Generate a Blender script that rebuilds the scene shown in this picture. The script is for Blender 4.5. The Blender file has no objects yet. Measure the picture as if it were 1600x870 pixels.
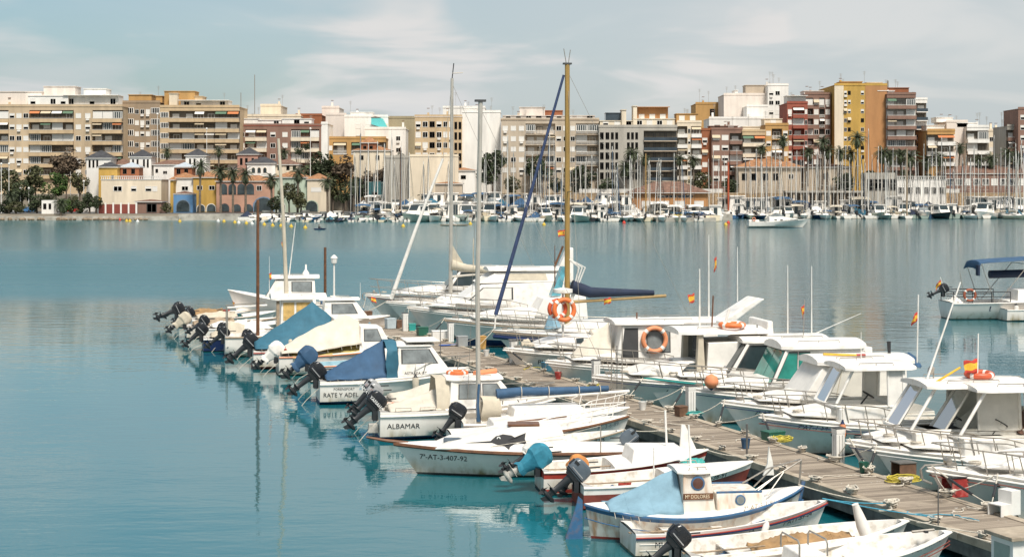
import bpy, math, random
from math import sin, cos, pi, radians, atan2, sqrt, hypot
from mathutils import Vector, Matrix, noise as mnoise
R = random.Random(7)
S = bpy.context.scene
COL = S.collection

# ------------------------------------------------------------------ camera, sky, sun, exposure
F, CH, HY = 2500.0, 8.2, 293.0            # focal length in photo pixels, eye height, horizon row
cam = bpy.data.cameras.new('camera'); cam.sensor_width = 36.0; cam.lens = F/1600*36
cam.shift_y = -(435-HY)/1600; cam.clip_end = 9000; cam.clip_start = .5
camo = bpy.data.objects.new('camera', cam); COL.objects.link(camo)
camo.location = (0, 0, CH); camo.rotation_euler = (pi/2, 0, 0); S.camera = camo
S.view_settings.view_transform = 'Standard'; S.view_settings.look = 'None'
S.view_settings.gamma = 1.0; S.view_settings.exposure = 0.55; S.view_settings.use_curve_mapping = False
SUN_EL, SUN_AZ = radians(56), radians(160)   # azimuth from +Y towards +X
W = bpy.data.worlds.new('World'); S.world = W; W.use_nodes = True
def setup_sky():
    nt = W.node_tree; nt.nodes.clear(); N = nt.nodes.new; L = nt.links.new
    out = N('ShaderNodeOutputWorld'); bg = N('ShaderNodeBackground'); sky = N('ShaderNodeTexSky')
    sky.sky_type = 'NISHITA'; sky.sun_disc = False; sky.sun_elevation = SUN_EL; sky.sun_rotation = SUN_AZ
    sky.air_density = 1.0; sky.dust_density = 2.2; sky.ozone_density = 1.4
    bg.inputs['Strength'].default_value = .1
    tc = N('ShaderNodeTexCoord'); sx = N('ShaderNodeSeparateXYZ'); L(tc.outputs['Generated'], sx.inputs[0])
    # project the view direction on a cloud layer: (x, y) / (z + k)
    ad = N('ShaderNodeMath'); ad.operation = 'ADD'; ad.inputs[1].default_value = .12; L(sx.outputs['Z'], ad.inputs[0])
    dx = N('ShaderNodeMath'); dx.operation = 'DIVIDE'; L(sx.outputs['X'], dx.inputs[0]); L(ad.outputs[0], dx.inputs[1])
    dy = N('ShaderNodeMath'); dy.operation = 'DIVIDE'; L(sx.outputs['Y'], dy.inputs[0]); L(ad.outputs[0], dy.inputs[1])
    cb = N('ShaderNodeCombineXYZ'); L(dx.outputs[0], cb.inputs[0]); L(dy.outputs[0], cb.inputs[1])
    def cloud(scale, loc, rot, det, rough, dist, lo, hi, stretch):
        mp = N('ShaderNodeMapping'); mp.inputs['Scale'].default_value = stretch; mp.inputs['Location'].default_value = loc
        mp.inputs['Rotation'].default_value = (0, 0, rot); L(cb.outputs[0], mp.inputs[0])
        nz = N('ShaderNodeTexNoise'); nz.inputs['Scale'].default_value = scale; nz.inputs['Detail'].default_value = det
        nz.inputs['Roughness'].default_value = rough; nz.inputs['Distortion'].default_value = dist; L(mp.outputs[0], nz.inputs[0])
        mr = N('ShaderNodeMapRange'); mr.interpolation_type = 'SMOOTHSTEP'
        mr.inputs[1].default_value = lo; mr.inputs[2].default_value = hi; L(nz.outputs['Fac'], mr.inputs[0])
        return mr.outputs[0]
    a = cloud(.8, (2.3, 1.1, 0), .12, 5, .52, .35, .40, .64, (1, .5, 1))
    b = cloud(1.6, (7.1, 3.3, 0), .2, 4, .5, .5, .44, .68, (.8, .7, 1))
    # overall veil grows towards +X (the overcast side)
    vx = N('ShaderNodeMapRange'); vx.inputs[1].default_value = -.38; vx.inputs[2].default_value = .12
    vx.inputs[3].default_value = .0; vx.inputs[4].default_value = .78; L(sx.outputs['X'], vx.inputs[0])
    mx = N('ShaderNodeMath'); mx.operation = 'MULTIPLY_ADD'; mx.inputs[1].default_value = .55; L(b, mx.inputs[0])
    m2 = N('ShaderNodeMath'); m2.operation = 'MULTIPLY'; m2.inputs[1].default_value = .7; L(a, m2.inputs[0]); L(m2.outputs[0], mx.inputs[2])
    mm = N('ShaderNodeMath'); mm.operation = 'MAXIMUM'; L(mx.outputs[0], mm.inputs[0]); L(vx.outputs[0], mm.inputs[1])
    cl = N('ShaderNodeMath'); cl.operation = 'MULTIPLY_ADD'; cl.use_clamp = True; cl.inputs[1].default_value = .95; cl.inputs[2].default_value = .1; L(mm.outputs[0], cl.inputs[0])
    ez = N('ShaderNodeMapRange'); ez.inputs[1].default_value = .11; ez.inputs[2].default_value = .5; ez.inputs[3].default_value = 1; ez.inputs[4].default_value = 1.0; L(sx.outputs['Z'], ez.inputs[0])
    cz = N('ShaderNodeMath'); cz.operation = 'MULTIPLY'; L(cl.outputs[0], cz.inputs[0]); L(ez.outputs[0], cz.inputs[1]); cl = cz   # clearer overhead
    # tint the clear sky a little towards teal, and the cloud colour between grey and warm white
    tint = N('ShaderNodeMix'); tint.data_type = 'RGBA'; tint.blend_type = 'MULTIPLY'; tint.inputs[0].default_value = 1
    L(sky.outputs[0], tint.inputs[6]); tint.inputs[7].default_value = (.69, .84, .83, 1)
    cc = N('ShaderNodeMix'); cc.data_type = 'RGBA'; L(b, cc.inputs[0])
    cc.inputs[6].default_value = (4.15, 4.4, 4.5, 1); cc.inputs[7].default_value = (5.15, 5.08, 5.0, 1)
    fin = N('ShaderNodeMix'); fin.data_type = 'RGBA'; L(cl.outputs[0], fin.inputs[0]); L(tint.outputs[2], fin.inputs[6]); L(cc.outputs[2], fin.inputs[7])
    L(fin.outputs[2], bg.inputs['Color']); L(bg.outputs[0], out.inputs[0])
setup_sky()
sl = bpy.data.lights.new('sun', 'SUN'); sl.energy = 3.5; sl.angle = radians(14); sl.color = (1, .94, .85)
so = bpy.data.objects.new('sun', sl); COL.objects.link(so)
_d = Vector((sin(SUN_AZ)*cos(SUN_EL), cos(SUN_AZ)*cos(SUN_EL), sin(SUN_EL)))
so.rotation_euler = (-_d).to_track_quat('-Z', 'Y').to_euler(); so.location = _d*60

# ------------------------------------------------------------------ places
def WP(px, py, Y):                        # point at depth Y seen at photo position px, py
    return Vector(((px-800)/F*Y, Y, CH-(py-HY)/F*Y))
def GP(px, py, z):                        # point on the level z
    Y = F*(CH-z)/(py-HY); return Vector(((px-800)/F*Y, Y, z))
PA = atan2(880, F)                        # the pier runs towards its vanishing point
def PP(s, n, z=0): return Vector((-sin(PA)*s+cos(PA)*n, cos(PA)*s+sin(PA)*n, z))

# ------------------------------------------------------------------ materials
MATS = {}
def mat(name, col, rough=.55, metal=0, var=.08, scale=3.0, spec=.5, stain=None, alpha=None, streak=False, bump=0):
    """procedural paint: base colour broken by two noises; optional stains"""
    if name in MATS: return MATS[name]
    m = bpy.data.materials.new(name); m.use_nodes = True; nt = m.node_tree
    p = nt.nodes['Principled BSDF']; N = nt.nodes.new; L = nt.links.new
    p.inputs['Roughness'].default_value = rough; p.inputs['Metallic'].default_value = metal
    p.inputs['Specular IOR Level'].default_value = spec
    c = (col[0], col[1], col[2], 1)
    if var > 0:
        tc = N('ShaderNodeTexCoord'); nz = N('ShaderNodeTexNoise'); nz.inputs['Scale'].default_value = scale
        nz.inputs['Detail'].default_value = 6; nz.inputs['Roughness'].default_value = .65
        src = tc.outputs['Object']
        if streak:
            mp = N('ShaderNodeMapping'); mp.inputs['Scale'].default_value = (1, 1, .18); L(src, mp.inputs[0]); src = mp.outputs[0]
        L(src, nz.inputs[0])
        mr = N('ShaderNodeMapRange'); mr.inputs[1].default_value = .3; mr.inputs[2].default_value = .7
        mr.inputs[3].default_value = 1-var*1.6; mr.inputs[4].default_value = 1+var; L(nz.outputs['Fac'], mr.inputs[0])
        mu = N('ShaderNodeMix'); mu.data_type = 'RGBA'; mu.blend_type = 'MULTIPLY'; mu.inputs[0].default_value = 1
        mu.inputs[6].default_value = c; L(mr.outputs[0], mu.inputs[7]); o = mu.outputs[2]
        if stain:                        # stain = (colour, amount, low z, high z) or (colour, amount)
            n2 = N('ShaderNodeTexNoise'); n2.inputs['Scale'].default_value = scale*2.3; n2.inputs['Detail'].default_value = 8; L(src, n2.inputs[0])
            r2 = N('ShaderNodeMapRange'); r2.inputs[1].default_value = .5; r2.inputs[2].default_value = .72; r2.inputs[4].default_value = stain[1]
            L(n2.outputs['Fac'], r2.inputs[0]); f = r2.outputs[0]
            if len(stain) > 2:           # a scum line that ends at a height on the thing
                sz = N('ShaderNodeSeparateXYZ'); L(tc.outputs['Object'], sz.inputs[0])
                rz = N('ShaderNodeMapRange'); rz.inputs[1].default_value = stain[2]; rz.inputs[2].default_value = stain[3]
                rz.inputs[3].default_value = 1.0; rz.inputs[4].default_value = 0; L(sz.outputs['Z'], rz.inputs[0])
                ml = N('ShaderNodeMath'); ml.operation = 'MULTIPLY'; ad = N('ShaderNodeMath'); ad.operation = 'ADD'; ad.inputs[1].default_value = .35*stain[1]
                L(f, ad.inputs[0]); L(ad.outputs[0], ml.inputs[0]); L(rz.outputs[0], ml.inputs[1]); f = ml.outputs[0]
            m3 = N('ShaderNodeMix'); m3.data_type = 'RGBA'; L(f, m3.inputs[0]); L(o, m3.inputs[6]); m3.inputs[7].default_value = (*stain[0], 1); o = m3.outputs[2]
        L(o, p.inputs['Base Color'])
        if bump:
            b = N('ShaderNodeBump'); b.inputs['Strength'].default_value = bump; b.inputs['Distance'].default_value = .03
            L(nz.outputs['Fac'], b.inputs['Height']); L(b.outputs[0], p.inputs['Normal'])
    else: p.inputs['Base Color'].default_value = c
    if alpha is not None: p.inputs['Alpha'].default_value = alpha
    MATS[name] = m; return m
SCUM = (.16, .17, .09)
M_gel = mat('white gelcoat', (.80, .765, .715), .32, var=.06, scale=1.6, stain=((.42, .36, .24), .35))
M_hull = mat('white hull gelcoat', (.80, .75, .69), .3, var=.08, scale=1.3, streak=True, stain=((.33, .26, .15), .9, .05, .55))
M_hullg = mat('grey white hull', (.62, .61, .59), .3, var=.07, scale=1.3, stain=((.22, .22, .15), .7, .05, .4))
M_cream = mat('cream paint', (.72, .62, .45), .4, var=.08)
M_deck = mat('deck white', (.78, .75, .705), .5, var=.07, scale=2.5, stain=((.40, .33, .2), .4))
M_inner = mat('worn inner white', (.70, .67, .62), .6, var=.1, scale=2.5, stain=((.28, .22, .13), .6))
M_anti = mat('dark bottom paint', (.05, .055, .05), .8, var=.3)
M_antib = mat('blue bottom paint', (.03, .07, .16), .7, var=.3)
M_antir = mat('red bottom paint', (.24, .04, .025), .7, var=.3)
M_antig = mat('green bottom paint', (.10, .14, .10), .8, var=.3)
M_blue = mat('blue paint', (.04, .125, .25), .4, var=.15, stain=((.25, .12, .04), .4))
M_navy = mat('navy paint', (.012, .025, .085), .3, var=.15)
M_red = mat('red paint', (.35, .045, .03), .45, var=.18)
M_dred = mat('dark red paint', (.22, .05, .035), .5, var=.2)
M_brown = mat('varnished wood', (.15, .065, .03), .4, var=.3, scale=5)
M_wood = mat('weathered wood', (.33, .25, .17), .8, var=.25, scale=5)
M_teal = mat('teal paint', (.03, .30, .27), .4, var=.1)
M_green = mat('green plastic', (.02, .11, .075), .5, var=.1)
M_steel = mat('stainless rail', (.40, .365, .32), .35, .6, var=.15, scale=9)
M_alu = mat('mast aluminium', (.52, .48, .42), .42, .35, var=.1, scale=2)
M_black = mat('black rubber', (.022, .023, .025), .55, var=.2)
M_cowl = mat('dark grey engine paint', (.014, .016, .02), .25, var=.15)
M_cowlg = mat('blue grey engine paint', (.10, .125, .15), .32, var=.15)
M_cowls = mat('silver engine paint', (.38, .38, .38), .3, .2, var=.12)
M_leg = mat('engine leg paint', (.025, .027, .03), .4, var=.2)
M_legw = mat('pale corroded leg', (.42, .40, .36), .6, var=.25, scale=8)
M_glass = mat('dark glass', (.03, .045, .05), .06, var=.2, scale=1.5, spec=.7)
M_glassg = mat('green tinted glass', (.03, .26, .21), .06, var=.25, scale=1.2, spec=.7)
M_glassl = mat('grey window', (.22, .24, .24), .08, var=.3, scale=1.4, spec=.7)
M_gasket = mat('window gasket', (.05, .05, .05), .6, var=.1)
M_tblue = mat('blue tarpaulin', (.032, .085, .165), .75, var=.16, scale=2, bump=.4)
M_tteal = mat('teal tarpaulin', (.03, .125, .185), .75, var=.14, scale=2, bump=.4)
M_tlb = mat('faded light blue tarpaulin', (.19, .32, .40), .8, var=.14, scale=2.5, bump=.4)
M_tcream = mat('cream tarpaulin', (.60, .54, .45), .85, var=.1, scale=2, bump=.4)
M_tyel = mat('ochre tarpaulin', (.48, .38, .13), .85, var=.15, scale=2, bump=.4)
M_tnavy = mat('navy canvas', (.015, .025, .055), .8, var=.2, scale=3, bump=.3)
M_twhite = mat('white canvas', (.72, .69, .64), .85, var=.08, scale=2, bump=.3)
M_tbrown = mat('brown tarpaulin', (.33, .2, .09), .75, var=.25, scale=3, bump=.7)
M_torange = mat('orange cloth', (.55, .22, .06), .8, var=.2, scale=3, bump=.5)
M_tcyan = mat('bright cyan cloth', (.025, .20, .29), .75, var=.2, scale=3, bump=.6)
M_beige = mat('beige canvas', (.52, .46, .36), .85, var=.12, scale=2.5, bump=.4)
M_orange = mat('orange life ring', (.72, .17, .045), .55, var=.1)
M_orange2 = mat('faded orange life ring', (.70, .26, .12), .6, var=.1)
M_rope = mat('pale rope', (.55, .50, .42), .9, var=.25, scale=20)
M_ropeb = mat('blue rope', (.06, .30, .42), .8, var=.2, scale=20)
M_ropey = mat('yellow hose', (.55, .45, .06), .6, var=.15, scale=9)
M_fred = mat('flag red', (.5, .05, .03), .8, var=.15)
M_fyel = mat('flag yellow', (.7, .42, .04), .8, var=.15)
M_ink = mat('black lettering', (.02, .02, .022), .6, var=0)
M_inkw = mat('white lettering', (.75, .75, .73), .6, var=0)
M_inkr = mat('red lettering', (.35, .1, .08), .6, var=0)
M_inkb = mat('blue lettering', (.03, .25, .42), .6, var=0)
def clear_glass():
    m = bpy.data.materials.new('clear plastic pane'); m.use_nodes = True; nt = m.node_tree; nt.nodes.clear(); N = nt.nodes.new
    o = N('ShaderNodeOutputMaterial'); mx = N('ShaderNodeMixShader'); t = N('ShaderNodeBsdfTransparent'); g = N('ShaderNodeBsdfGlossy')
    t.inputs[0].default_value = (.88, .88, .86, 1); g.inputs['Roughness'].default_value = .08; lw = N('ShaderNodeFresnel'); lw.inputs[0].default_value = 1.15
    nt.links.new(lw.outputs[0], mx.inputs[0]); nt.links.new(t.outputs[0], mx.inputs[1]); nt.links.new(g.outputs[0], mx.inputs[2]); nt.links.new(mx.outputs[0], o.inputs[0])
    return m
M_clear = clear_glass()

# ------------------------------------------------------------------ mesh builder
class MB:
    def __init__(s): s.v = []; s.f = []; s.k = []; s.mats = []
    def mi(s, m):
        if m not in s.mats: s.mats.append(m)
        return s.mats.index(m)
    def face(s, pts, m):
        b = len(s.v); s.v += [tuple(p) for p in pts]; s.f.append(tuple(range(b, b+len(pts)))); s.k.append(s.mi(m)); return s
    def add(s, vs, fs, m, M=None):
        b = len(s.v); k = s.mi(m)
        s.v += [tuple(M @ Vector(p)) for p in vs] if M else [tuple(p) for p in vs]
        for f in fs: s.f.append(tuple(b+i for i in f)); s.k.append(k)
        return s
    def box(s, x0, x1, y0, y1, z0, z1, m, M=None, tx=0, ty=0):   # tx, ty: inset of the top
        vs = [(x0, y0, z0), (x1, y0, z0), (x1, y1, z0), (x0, y1, z0), (x0+tx, y0+ty, z1), (x1-tx, y0+ty, z1), (x1-tx, y1-ty, z1), (x0+tx, y1-ty, z1)]
        return s.add(vs, [(3, 2, 1, 0), (4, 5, 6, 7), (0, 1, 5, 4), (1, 2, 6, 5), (2, 3, 7, 6), (3, 0, 4, 7)], m, M)
    def grid(s, rows, m, cyc=False, mf=None):      # rows: equal-length lists of points; mf(i, j) -> material
        b = len(s.v); n = len(rows[0])
        for r in rows: s.v += [tuple(p) for p in r]
        for i in range(len(rows)-1):
            for j in range(n if cyc else n-1):
                a, c = b+i*n+j, b+i*n+(j+1) % n
                s.f.append((a, c, c+n, a+n)); s.k.append(s.mi(mf(i, j) if mf else m))
        return s
    def tube(s, pts, r, m, n=6, r2=None, cap=True, closed=False):
        pts = [Vector(p) for p in pts]; N = len(pts); rows = []; up = None
        for i, p in enumerate(pts):
            if closed: d = pts[(i+1) % N]-pts[i-1]
            else: d = pts[min(i+1, N-1)]-pts[max(i-1, 0)]
            if d.length < 1e-9: d = Vector((0, 0, 1))
            d.normalize()
            if up is None: up = d.orthogonal().normalized()
            u = up-d*up.dot(d); u = u.normalized() if u.length > 1e-6 else d.orthogonal().normalized(); up = u; w = d.cross(u)
            rr = r if r2 is None else r+(r2-r)*i/max(1, N-1)
            rows.append([p+(u*cos(2*pi*k/n)+w*sin(2*pi*k/n))*rr for k in range(n)])
        if closed: rows.append(rows[0])
        s.grid(rows, m, True)
        if cap and not closed: s.face(rows[0][::-1], m); s.face(rows[-1], m)
        return s
    def prism(s, prof, y0, y1, m, M=None, w=None):  # profile in x, z extruded across y; w(z): half width instead
        n = len(prof)
        A = [(x, -w(z) if w else y0, z) for x, z in prof]; B = [(x, w(z) if w else y1, z) for x, z in prof]
        fs = [tuple(range(n)), tuple(range(2*n-1, n-1, -1))]+[(i, i+n, (i+1) % n+n, (i+1) % n) for i in range(n)]
        return s.add(A+B, fs, m, M)
    def lathe(s, prof, m, n=12, M=None, c=(0, 0)):  # profile of (r, z)
        rows = [[Vector((c[0]+r*cos(2*pi*k/n), c[1]+r*sin(2*pi*k/n), z)) for k in range(n)] for r, z in prof]
        if M: rows = [[M @ p for p in q] for q in rows]
        s.grid(rows, m, True); s.face(rows[0][::-1], m); s.face(rows[-1], m); return s
    def mesh(s, name, smooth=35):
        me = bpy.data.meshes.new(name); me.from_pydata(s.v, [], s.f)
        for m in s.mats: me.materials.append(m)
        me.polygons.foreach_set('material_index', s.k)
        if smooth:
            me.polygons.foreach_set('use_smooth', [True]*len(s.f)); me.update(); me.set_sharp_from_angle(angle=radians(smooth))
        me.update(); return me
    def build(s, name, parent=None, smooth=35, bevel=0):
        o = bpy.data.objects.new(name, s.mesh(name, smooth)); COL.objects.link(o)
        if parent: o.parent = parent
        if bevel:
            b = o.modifiers.new('bevel', 'BEVEL'); b.width = bevel; b.segments = 2; b.limit_method = 'ANGLE'; b.angle_limit = radians(40)
        return o
def link(me, name, parent=None, loc=None, rz=0, sc=None):
    o = bpy.data.objects.new(name, me); COL.objects.link(o); o.parent = parent
    if loc is not None: o.location = loc
    if rz: o.rotation_euler.z = rz
    if sc: o.scale = sc
    return o
def tag(o, label, cat, group=None):
    o['label'] = label; o['category'] = cat
    if group: o['group'] = group
    return o
def struct(o, kind='structure'): o['kind'] = kind; return o
def thing(name, label, cat, loc=(0, 0, 0), rz=0, group=None):
    o = bpy.data.objects.new(name, None); COL.objects.link(o); o.location = loc; o.rotation_euler.z = rz; o.empty_display_size = .2
    return tag(o, label, cat, group)
def text_geo(txt, size, sx=1.0, shear=0):
    """flat lettering as (vertices 2-D starting at x=0, faces)"""
    cu = bpy.data.curves.new('lettering', 'FONT'); cu.body = txt; cu.size = size; cu.shear = shear; cu.resolution_u = 2; cu.fill_mode = 'FRONT'
    o = bpy.data.objects.new('lettering', cu); COL.objects.link(o)
    bpy.context.view_layer.update()
    dg = bpy.context.evaluated_depsgraph_get(); me = bpy.data.meshes.new_from_object(o.evaluated_get(dg))
    vs = [(v.co.x*sx, v.co.y) for v in me.vertices]; fs = [tuple(p.vertices) for p in me.polygons]
    bpy.data.objects.remove(o); bpy.data.curves.remove(cu); bpy.data.meshes.remove(me)
    return vs, fs
# ------------------------------------------------------------------ water, ground
def water_mat():
    m = bpy.data.materials.new('harbour water'); m.use_nodes = True; nt = m.node_tree
    p = nt.nodes['Principled BSDF']; N = nt.nodes.new; L = nt.links.new
    tc = N('ShaderNodeTexCoord')
    def noise(scale, det, rough, sc=(1, 1, 1), rot=0, dist=0):
        mp = N('ShaderNodeMapping'); mp.inputs['Scale'].default_value = sc; mp.inputs['Rotation'].default_value = (0, 0, rot); L(tc.outputs['Object'], mp.inputs[0])
        n = N('ShaderNodeTexNoise'); n.inputs['Scale'].default_value = scale; n.inputs['Detail'].default_value = det
        n.inputs['Roughness'].default_value = rough; n.inputs['Distortion'].default_value = dist; L(mp.outputs[0], n.inputs[0]); return n.outputs['Fac']
    def rng(f, a, b, c, d):
        r = N('ShaderNodeMapRange'); r.interpolation_type = 'SMOOTHSTEP'; L(f, r.inputs[0])
        for i, v in enumerate((a, b, c, d)): r.inputs[i+1].default_value = v
        return r.outputs[0]
    def op(o, a, b):
        n = N('ShaderNodeMath'); n.operation = o
        for i, v in enumerate((a, b)):
            if isinstance(v, (int, float)): n.inputs[i].default_value = v
            else: L(v, n.inputs[i])
        return n.outputs[0]
    sep = N('ShaderNodeSeparateXYZ'); L(tc.outputs['Object'], sep.inputs[0])
    # wind: calm near the pier and in the lee on the +X side, ruffled out in the basin, with cat's-paw bands
    wob = op('MULTIPLY', op('SUBTRACT', noise(.012, 3, .6, (.35, 1, 1), .08, .4), .5), 70)
    yy = op('ADD', sep.outputs['Y'], wob)
    wind = op('MULTIPLY', rng(yy, 108, 126, 0, 1), rng(yy, 165, 235, 1, .45))
    wind = op('MULTIPLY', wind, rng(op('SUBTRACT', sep.outputs['X'], op('MULTIPLY', sep.outputs['Y'], .05)), -22, 20, 1, .10))
    paws = rng(noise(.022, 4, .6, (.14, 1, 1), .05, .6), .38, .62, .25, 1)
    amp = op('ADD', op('MULTIPLY', wind, op('MULTIPLY', paws, 2.0)), rng(sep.outputs['Y'], 70, 190, .20, 1.9))
    h = op('ADD', op('MULTIPLY', noise(.85, 2, .5, (.55, 1.2, 1), .1, .3), .075), op('MULTIPLY', noise(3.6, 3, .55, (.6, 1.15, 1), -.15), .024))
    h2 = op('ADD', op('MULTIPLY', h, amp), op('MULTIPLY', noise(.16, 2, .5, (.7, 1.2, 1), .3), .035))
    b = N('ShaderNodeBump'); b.inputs['Strength'].default_value = 1.0; b.inputs['Distance'].default_value = .75; L(h2, b.inputs['Height']); L(b.outputs[0], p.inputs['Normal'])
    cm = N('ShaderNodeMix'); cm.data_type = 'RGBA'; L(paws, cm.inputs[0]); cm.inputs[6].default_value = (.009, .118, .142, 1); cm.inputs[7].default_value = (.008, .106, .130, 1)
    L(cm.outputs[2], p.inputs['Base Color'])
    p.inputs['IOR'].default_value = 1.55; p.inputs['Specular IOR Level'].default_value = .5
    L(op('ADD', op('MULTIPLY', wind, .22), rng(sep.outputs['Y'], 60, 160, .02, .06)), p.inputs['Roughness'])
    return m
g = MB()
g.face([(-2500, -120, 0), (2500, -120, 0), (2500, 470, 0), (-2500, 470, 0)], water_mat())
struct(g.build('water', smooth=0))
M_ground = mat('dusty ground', (.27, .235, .185), .95, var=.25, scale=.08)
M_conc = mat('quay concrete', (.42, .385, .33), .9, var=.25, scale=.35, stain=((.15, .12, .09), .6))
M_asph = mat('quay asphalt', (.09, .088, .085), .95, var=.2, scale=.4)
M_stone = mat('sandstone wall', (.40, .285, .17), .95, var=.35, scale=.9, stain=((.18, .12, .07), .7))
M_rock = mat('shore rock', (.24, .18, .12), .95, var=.4, scale=1.2)
QY, QZ, TY, TZ = 399.0, 1.55, 447.0, 6.3
g = MB()   # one sheet of land: quay apron, rise to the town, then far flat land
XQ = WP(1120, 0, QY).x
g.grid([[(x, max(y, 442.2) if k else y, z) for x, k in ((-4500, 0), (-600, 0), (-170, 0), (XQ, 0), (XQ+.01, 1), (600, 1), (4500, 1))] for y, z in ((QY+1.2, -1), (QY+1.2, QZ-.02), (TY+.6, QZ-.02), (TY+.6, TZ-.02), (560, TZ), (5000, 14))], M_ground)
struct(g.build('ground', smooth=0))
g = MB()   # quay edge
x = -320.0
while x < 330:
    w = R.uniform(9, 16); hz = QZ+R.uniform(-.04, .05)
    if x+w < WP(205, 0, QY).x or x > WP(150, 0, QY).x: yq = QY if x+w < XQ+8 else 441; g.box(x, x+w-.08, yq-.3+R.uniform(-.05, .05), yq+5, -1.5, hz if x > WP(205, 0, QY).x else hz-.5, M_conc)
    x += w
struct(g.build('quay', smooth=0))
g = MB(); g.box(-330, XQ-.5, QY+5.02, TY, QZ-.2, QZ+.06, M_asph)
struct(g.build('quay_road', smooth=0))
g = MB(); g.box(-330, 330, TY+3, TY+9, TZ-.1, TZ+.12, M_conc)
struct(g.build('promenade_pavement', smooth=0))
g = MB()
for i in range(60):                      # rubble along the foot of the far quay on the town side
    px = R.uniform(0, 235); p = WP(px, 0, QY-.9+R.uniform(-.5, .8)); r = R.uniform(.3, .8)
    ph = R.uniform(0, 6); rows = [[Vector((p.x+r*cos(a)*sqrt(1-(z*z))*R.uniform(.8, 1.15), p.y+r*.7*sin(a)*sqrt(1-z*z), .25+r*.7*z)) for a in [ph+k*pi/3 for k in range(6)]] for z in (-.9, -.3, .3, .9)]
    g.grid(rows, M_rock, True); g.face(rows[-1], M_rock)
struct(g.build('shore_rubble', smooth=0), 'stuff')
# retaining wall of the promenade, with its parapet
w = thing('retaining_wall', 'long sandstone retaining wall under the promenade behind the masts', 'wall', (0, TY, 0))
g = MB(); x0, x1 = WP(560, 0, TY).x, WP(1640, 0, TY).x
g.box(x0, x1, 0, .58, QZ, TZ+.2, M_stone); g.build('wall', w, 0)
g = MB(); g.box(x0, x1, -.06, .62, TZ+.202, TZ+.42, mat('coping stone', (.45, .36, .25), .9, var=.2)); g.build('coping', w, 0)
M_parap = mat('white parapet', (.66, .63, .58), .8, var=.1, scale=.5)
for a, b in ((905, 1130), (1395, 1500)):
    g = MB(); xa, xb = WP(a, 0, TY).x, WP(b, 0, TY).x
    g.box(xa, xb, .12, .42, TZ+.422, TZ+1.5, M_parap); g.build('parapet', w, 0)

# ------------------------------------------------------------------ the floating pier
PN0, PN1, PS0, PS1, PZ = 20.82, 23.06, 18.0, 94.2, .65
def plank_mat():
    m = bpy.data.materials.new('grey pier planks'); m.use_nodes = True; nt = m.node_tree; p = nt.nodes['Principled BSDF']; N = nt.nodes.new; L = nt.links.new
    tc = N('ShaderNodeTexCoord'); sp = N('ShaderNodeSeparateXYZ'); L(tc.outputs['Object'], sp.inputs[0])
    dv = N('ShaderNodeMath'); dv.operation = 'DIVIDE'; dv.inputs[1].default_value = .145; L(sp.outputs['X'], dv.inputs[0])
    fl = N('ShaderNodeMath'); fl.operation = 'FLOOR'; L(dv.outputs[0], fl.inputs[0])
    wn = N('ShaderNodeTexWhiteNoise'); wn.noise_dimensions = '1D'; L(fl.outputs[0], wn.inputs['W'])
    nz = N('ShaderNodeTexNoise'); nz.inputs['Scale'].default_value = 2.2; nz.inputs['Detail'].default_value = 8; nz.inputs['Roughness'].default_value = .7
    mp = N('ShaderNodeMapping'); mp.inputs['Scale'].default_value = (3, .5, 1); L(tc.outputs['Object'], mp.inputs[0]); L(mp.outputs[0], nz.inputs[0])
    mx = N('ShaderNodeMath'); mx.operation = 'MULTIPLY_ADD'; mx.inputs[1].default_value = .55; L(wn.outputs['Value'], mx.inputs[0]); 
    m5 = N('ShaderNodeMath'); m5.operation = 'MULTIPLY'; m5.inputs[1].default_value = .55; L(nz.outputs['Fac'], m5.inputs[0]); L(m5.outputs[0], mx.inputs[2])
    cr = N('ShaderNodeValToRGB'); cr.color_ramp.elements[0].color = (.11, .083, .06, 1); cr.color_ramp.elements[1].color = (.37, .305, .235, 1)
    cr.color_ramp.elements[0].position = .12; cr.color_ramp.elements[1].position = .85; L(mx.outputs[0], cr.inputs[0])
    fr = N('ShaderNodeMath'); fr.operation = 'FRACT'; L(dv.outputs[0], fr.inputs[0])   # the gap between two planks
    gp = N('ShaderNodeMath'); gp.operation = 'LESS_THAN'; gp.inputs[1].default_value = .07; L(fr.outputs[0], gp.inputs[0])
    gm = N('ShaderNodeMix'); gm.data_type = 'RGBA'; L(gp.outputs[0], gm.inputs[0]); L(cr.outputs[0], gm.inputs[6]); gm.inputs[7].default_value = (.05, .04, .03, 1)
    def blot(scale, lo, hi, col, src):       # droppings, worn grey patches and spills lying on the boards
        n = N('ShaderNodeTexNoise'); n.inputs['Scale'].default_value = scale; n.inputs['Detail'].default_value = 5; L(tc.outputs['Object'], n.inputs[0])
        r = N('ShaderNodeMapRange'); r.inputs[1].default_value = lo; r.inputs[2].default_value = hi; L(n.outputs['Fac'], r.inputs[0])
        x = N('ShaderNodeMix'); x.data_type = 'RGBA'; L(r.outputs[0], x.inputs[0]); L(src, x.inputs[6]); x.inputs[7].default_value = col; return x.outputs[2]
    o = blot(.9, .56, .70, (.09, .07, .05, 1), gm.outputs[2]); o = blot(5.5, .69, .72, (.55, .53, .48, 1), o)
    L(o, p.inputs['Base Color']); p.inputs['Roughness'].default_value = .85
    return m
M_beam = mat('pier edge beam', (.40, .335, .255), .85, var=.25, scale=1.5, stain=((.2, .15, .1), .6))
M_fascia = mat('pier grey fascia board', (.13, .125, .115), .9, var=.35, scale=1.5, stain=((.05, .05, .04), .7))
pier = thing('floating_pier', 'long floating pier with grey plank deck between two rows of moored boats', 'pier', PP(0, 0), PA+pi/2)
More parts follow.
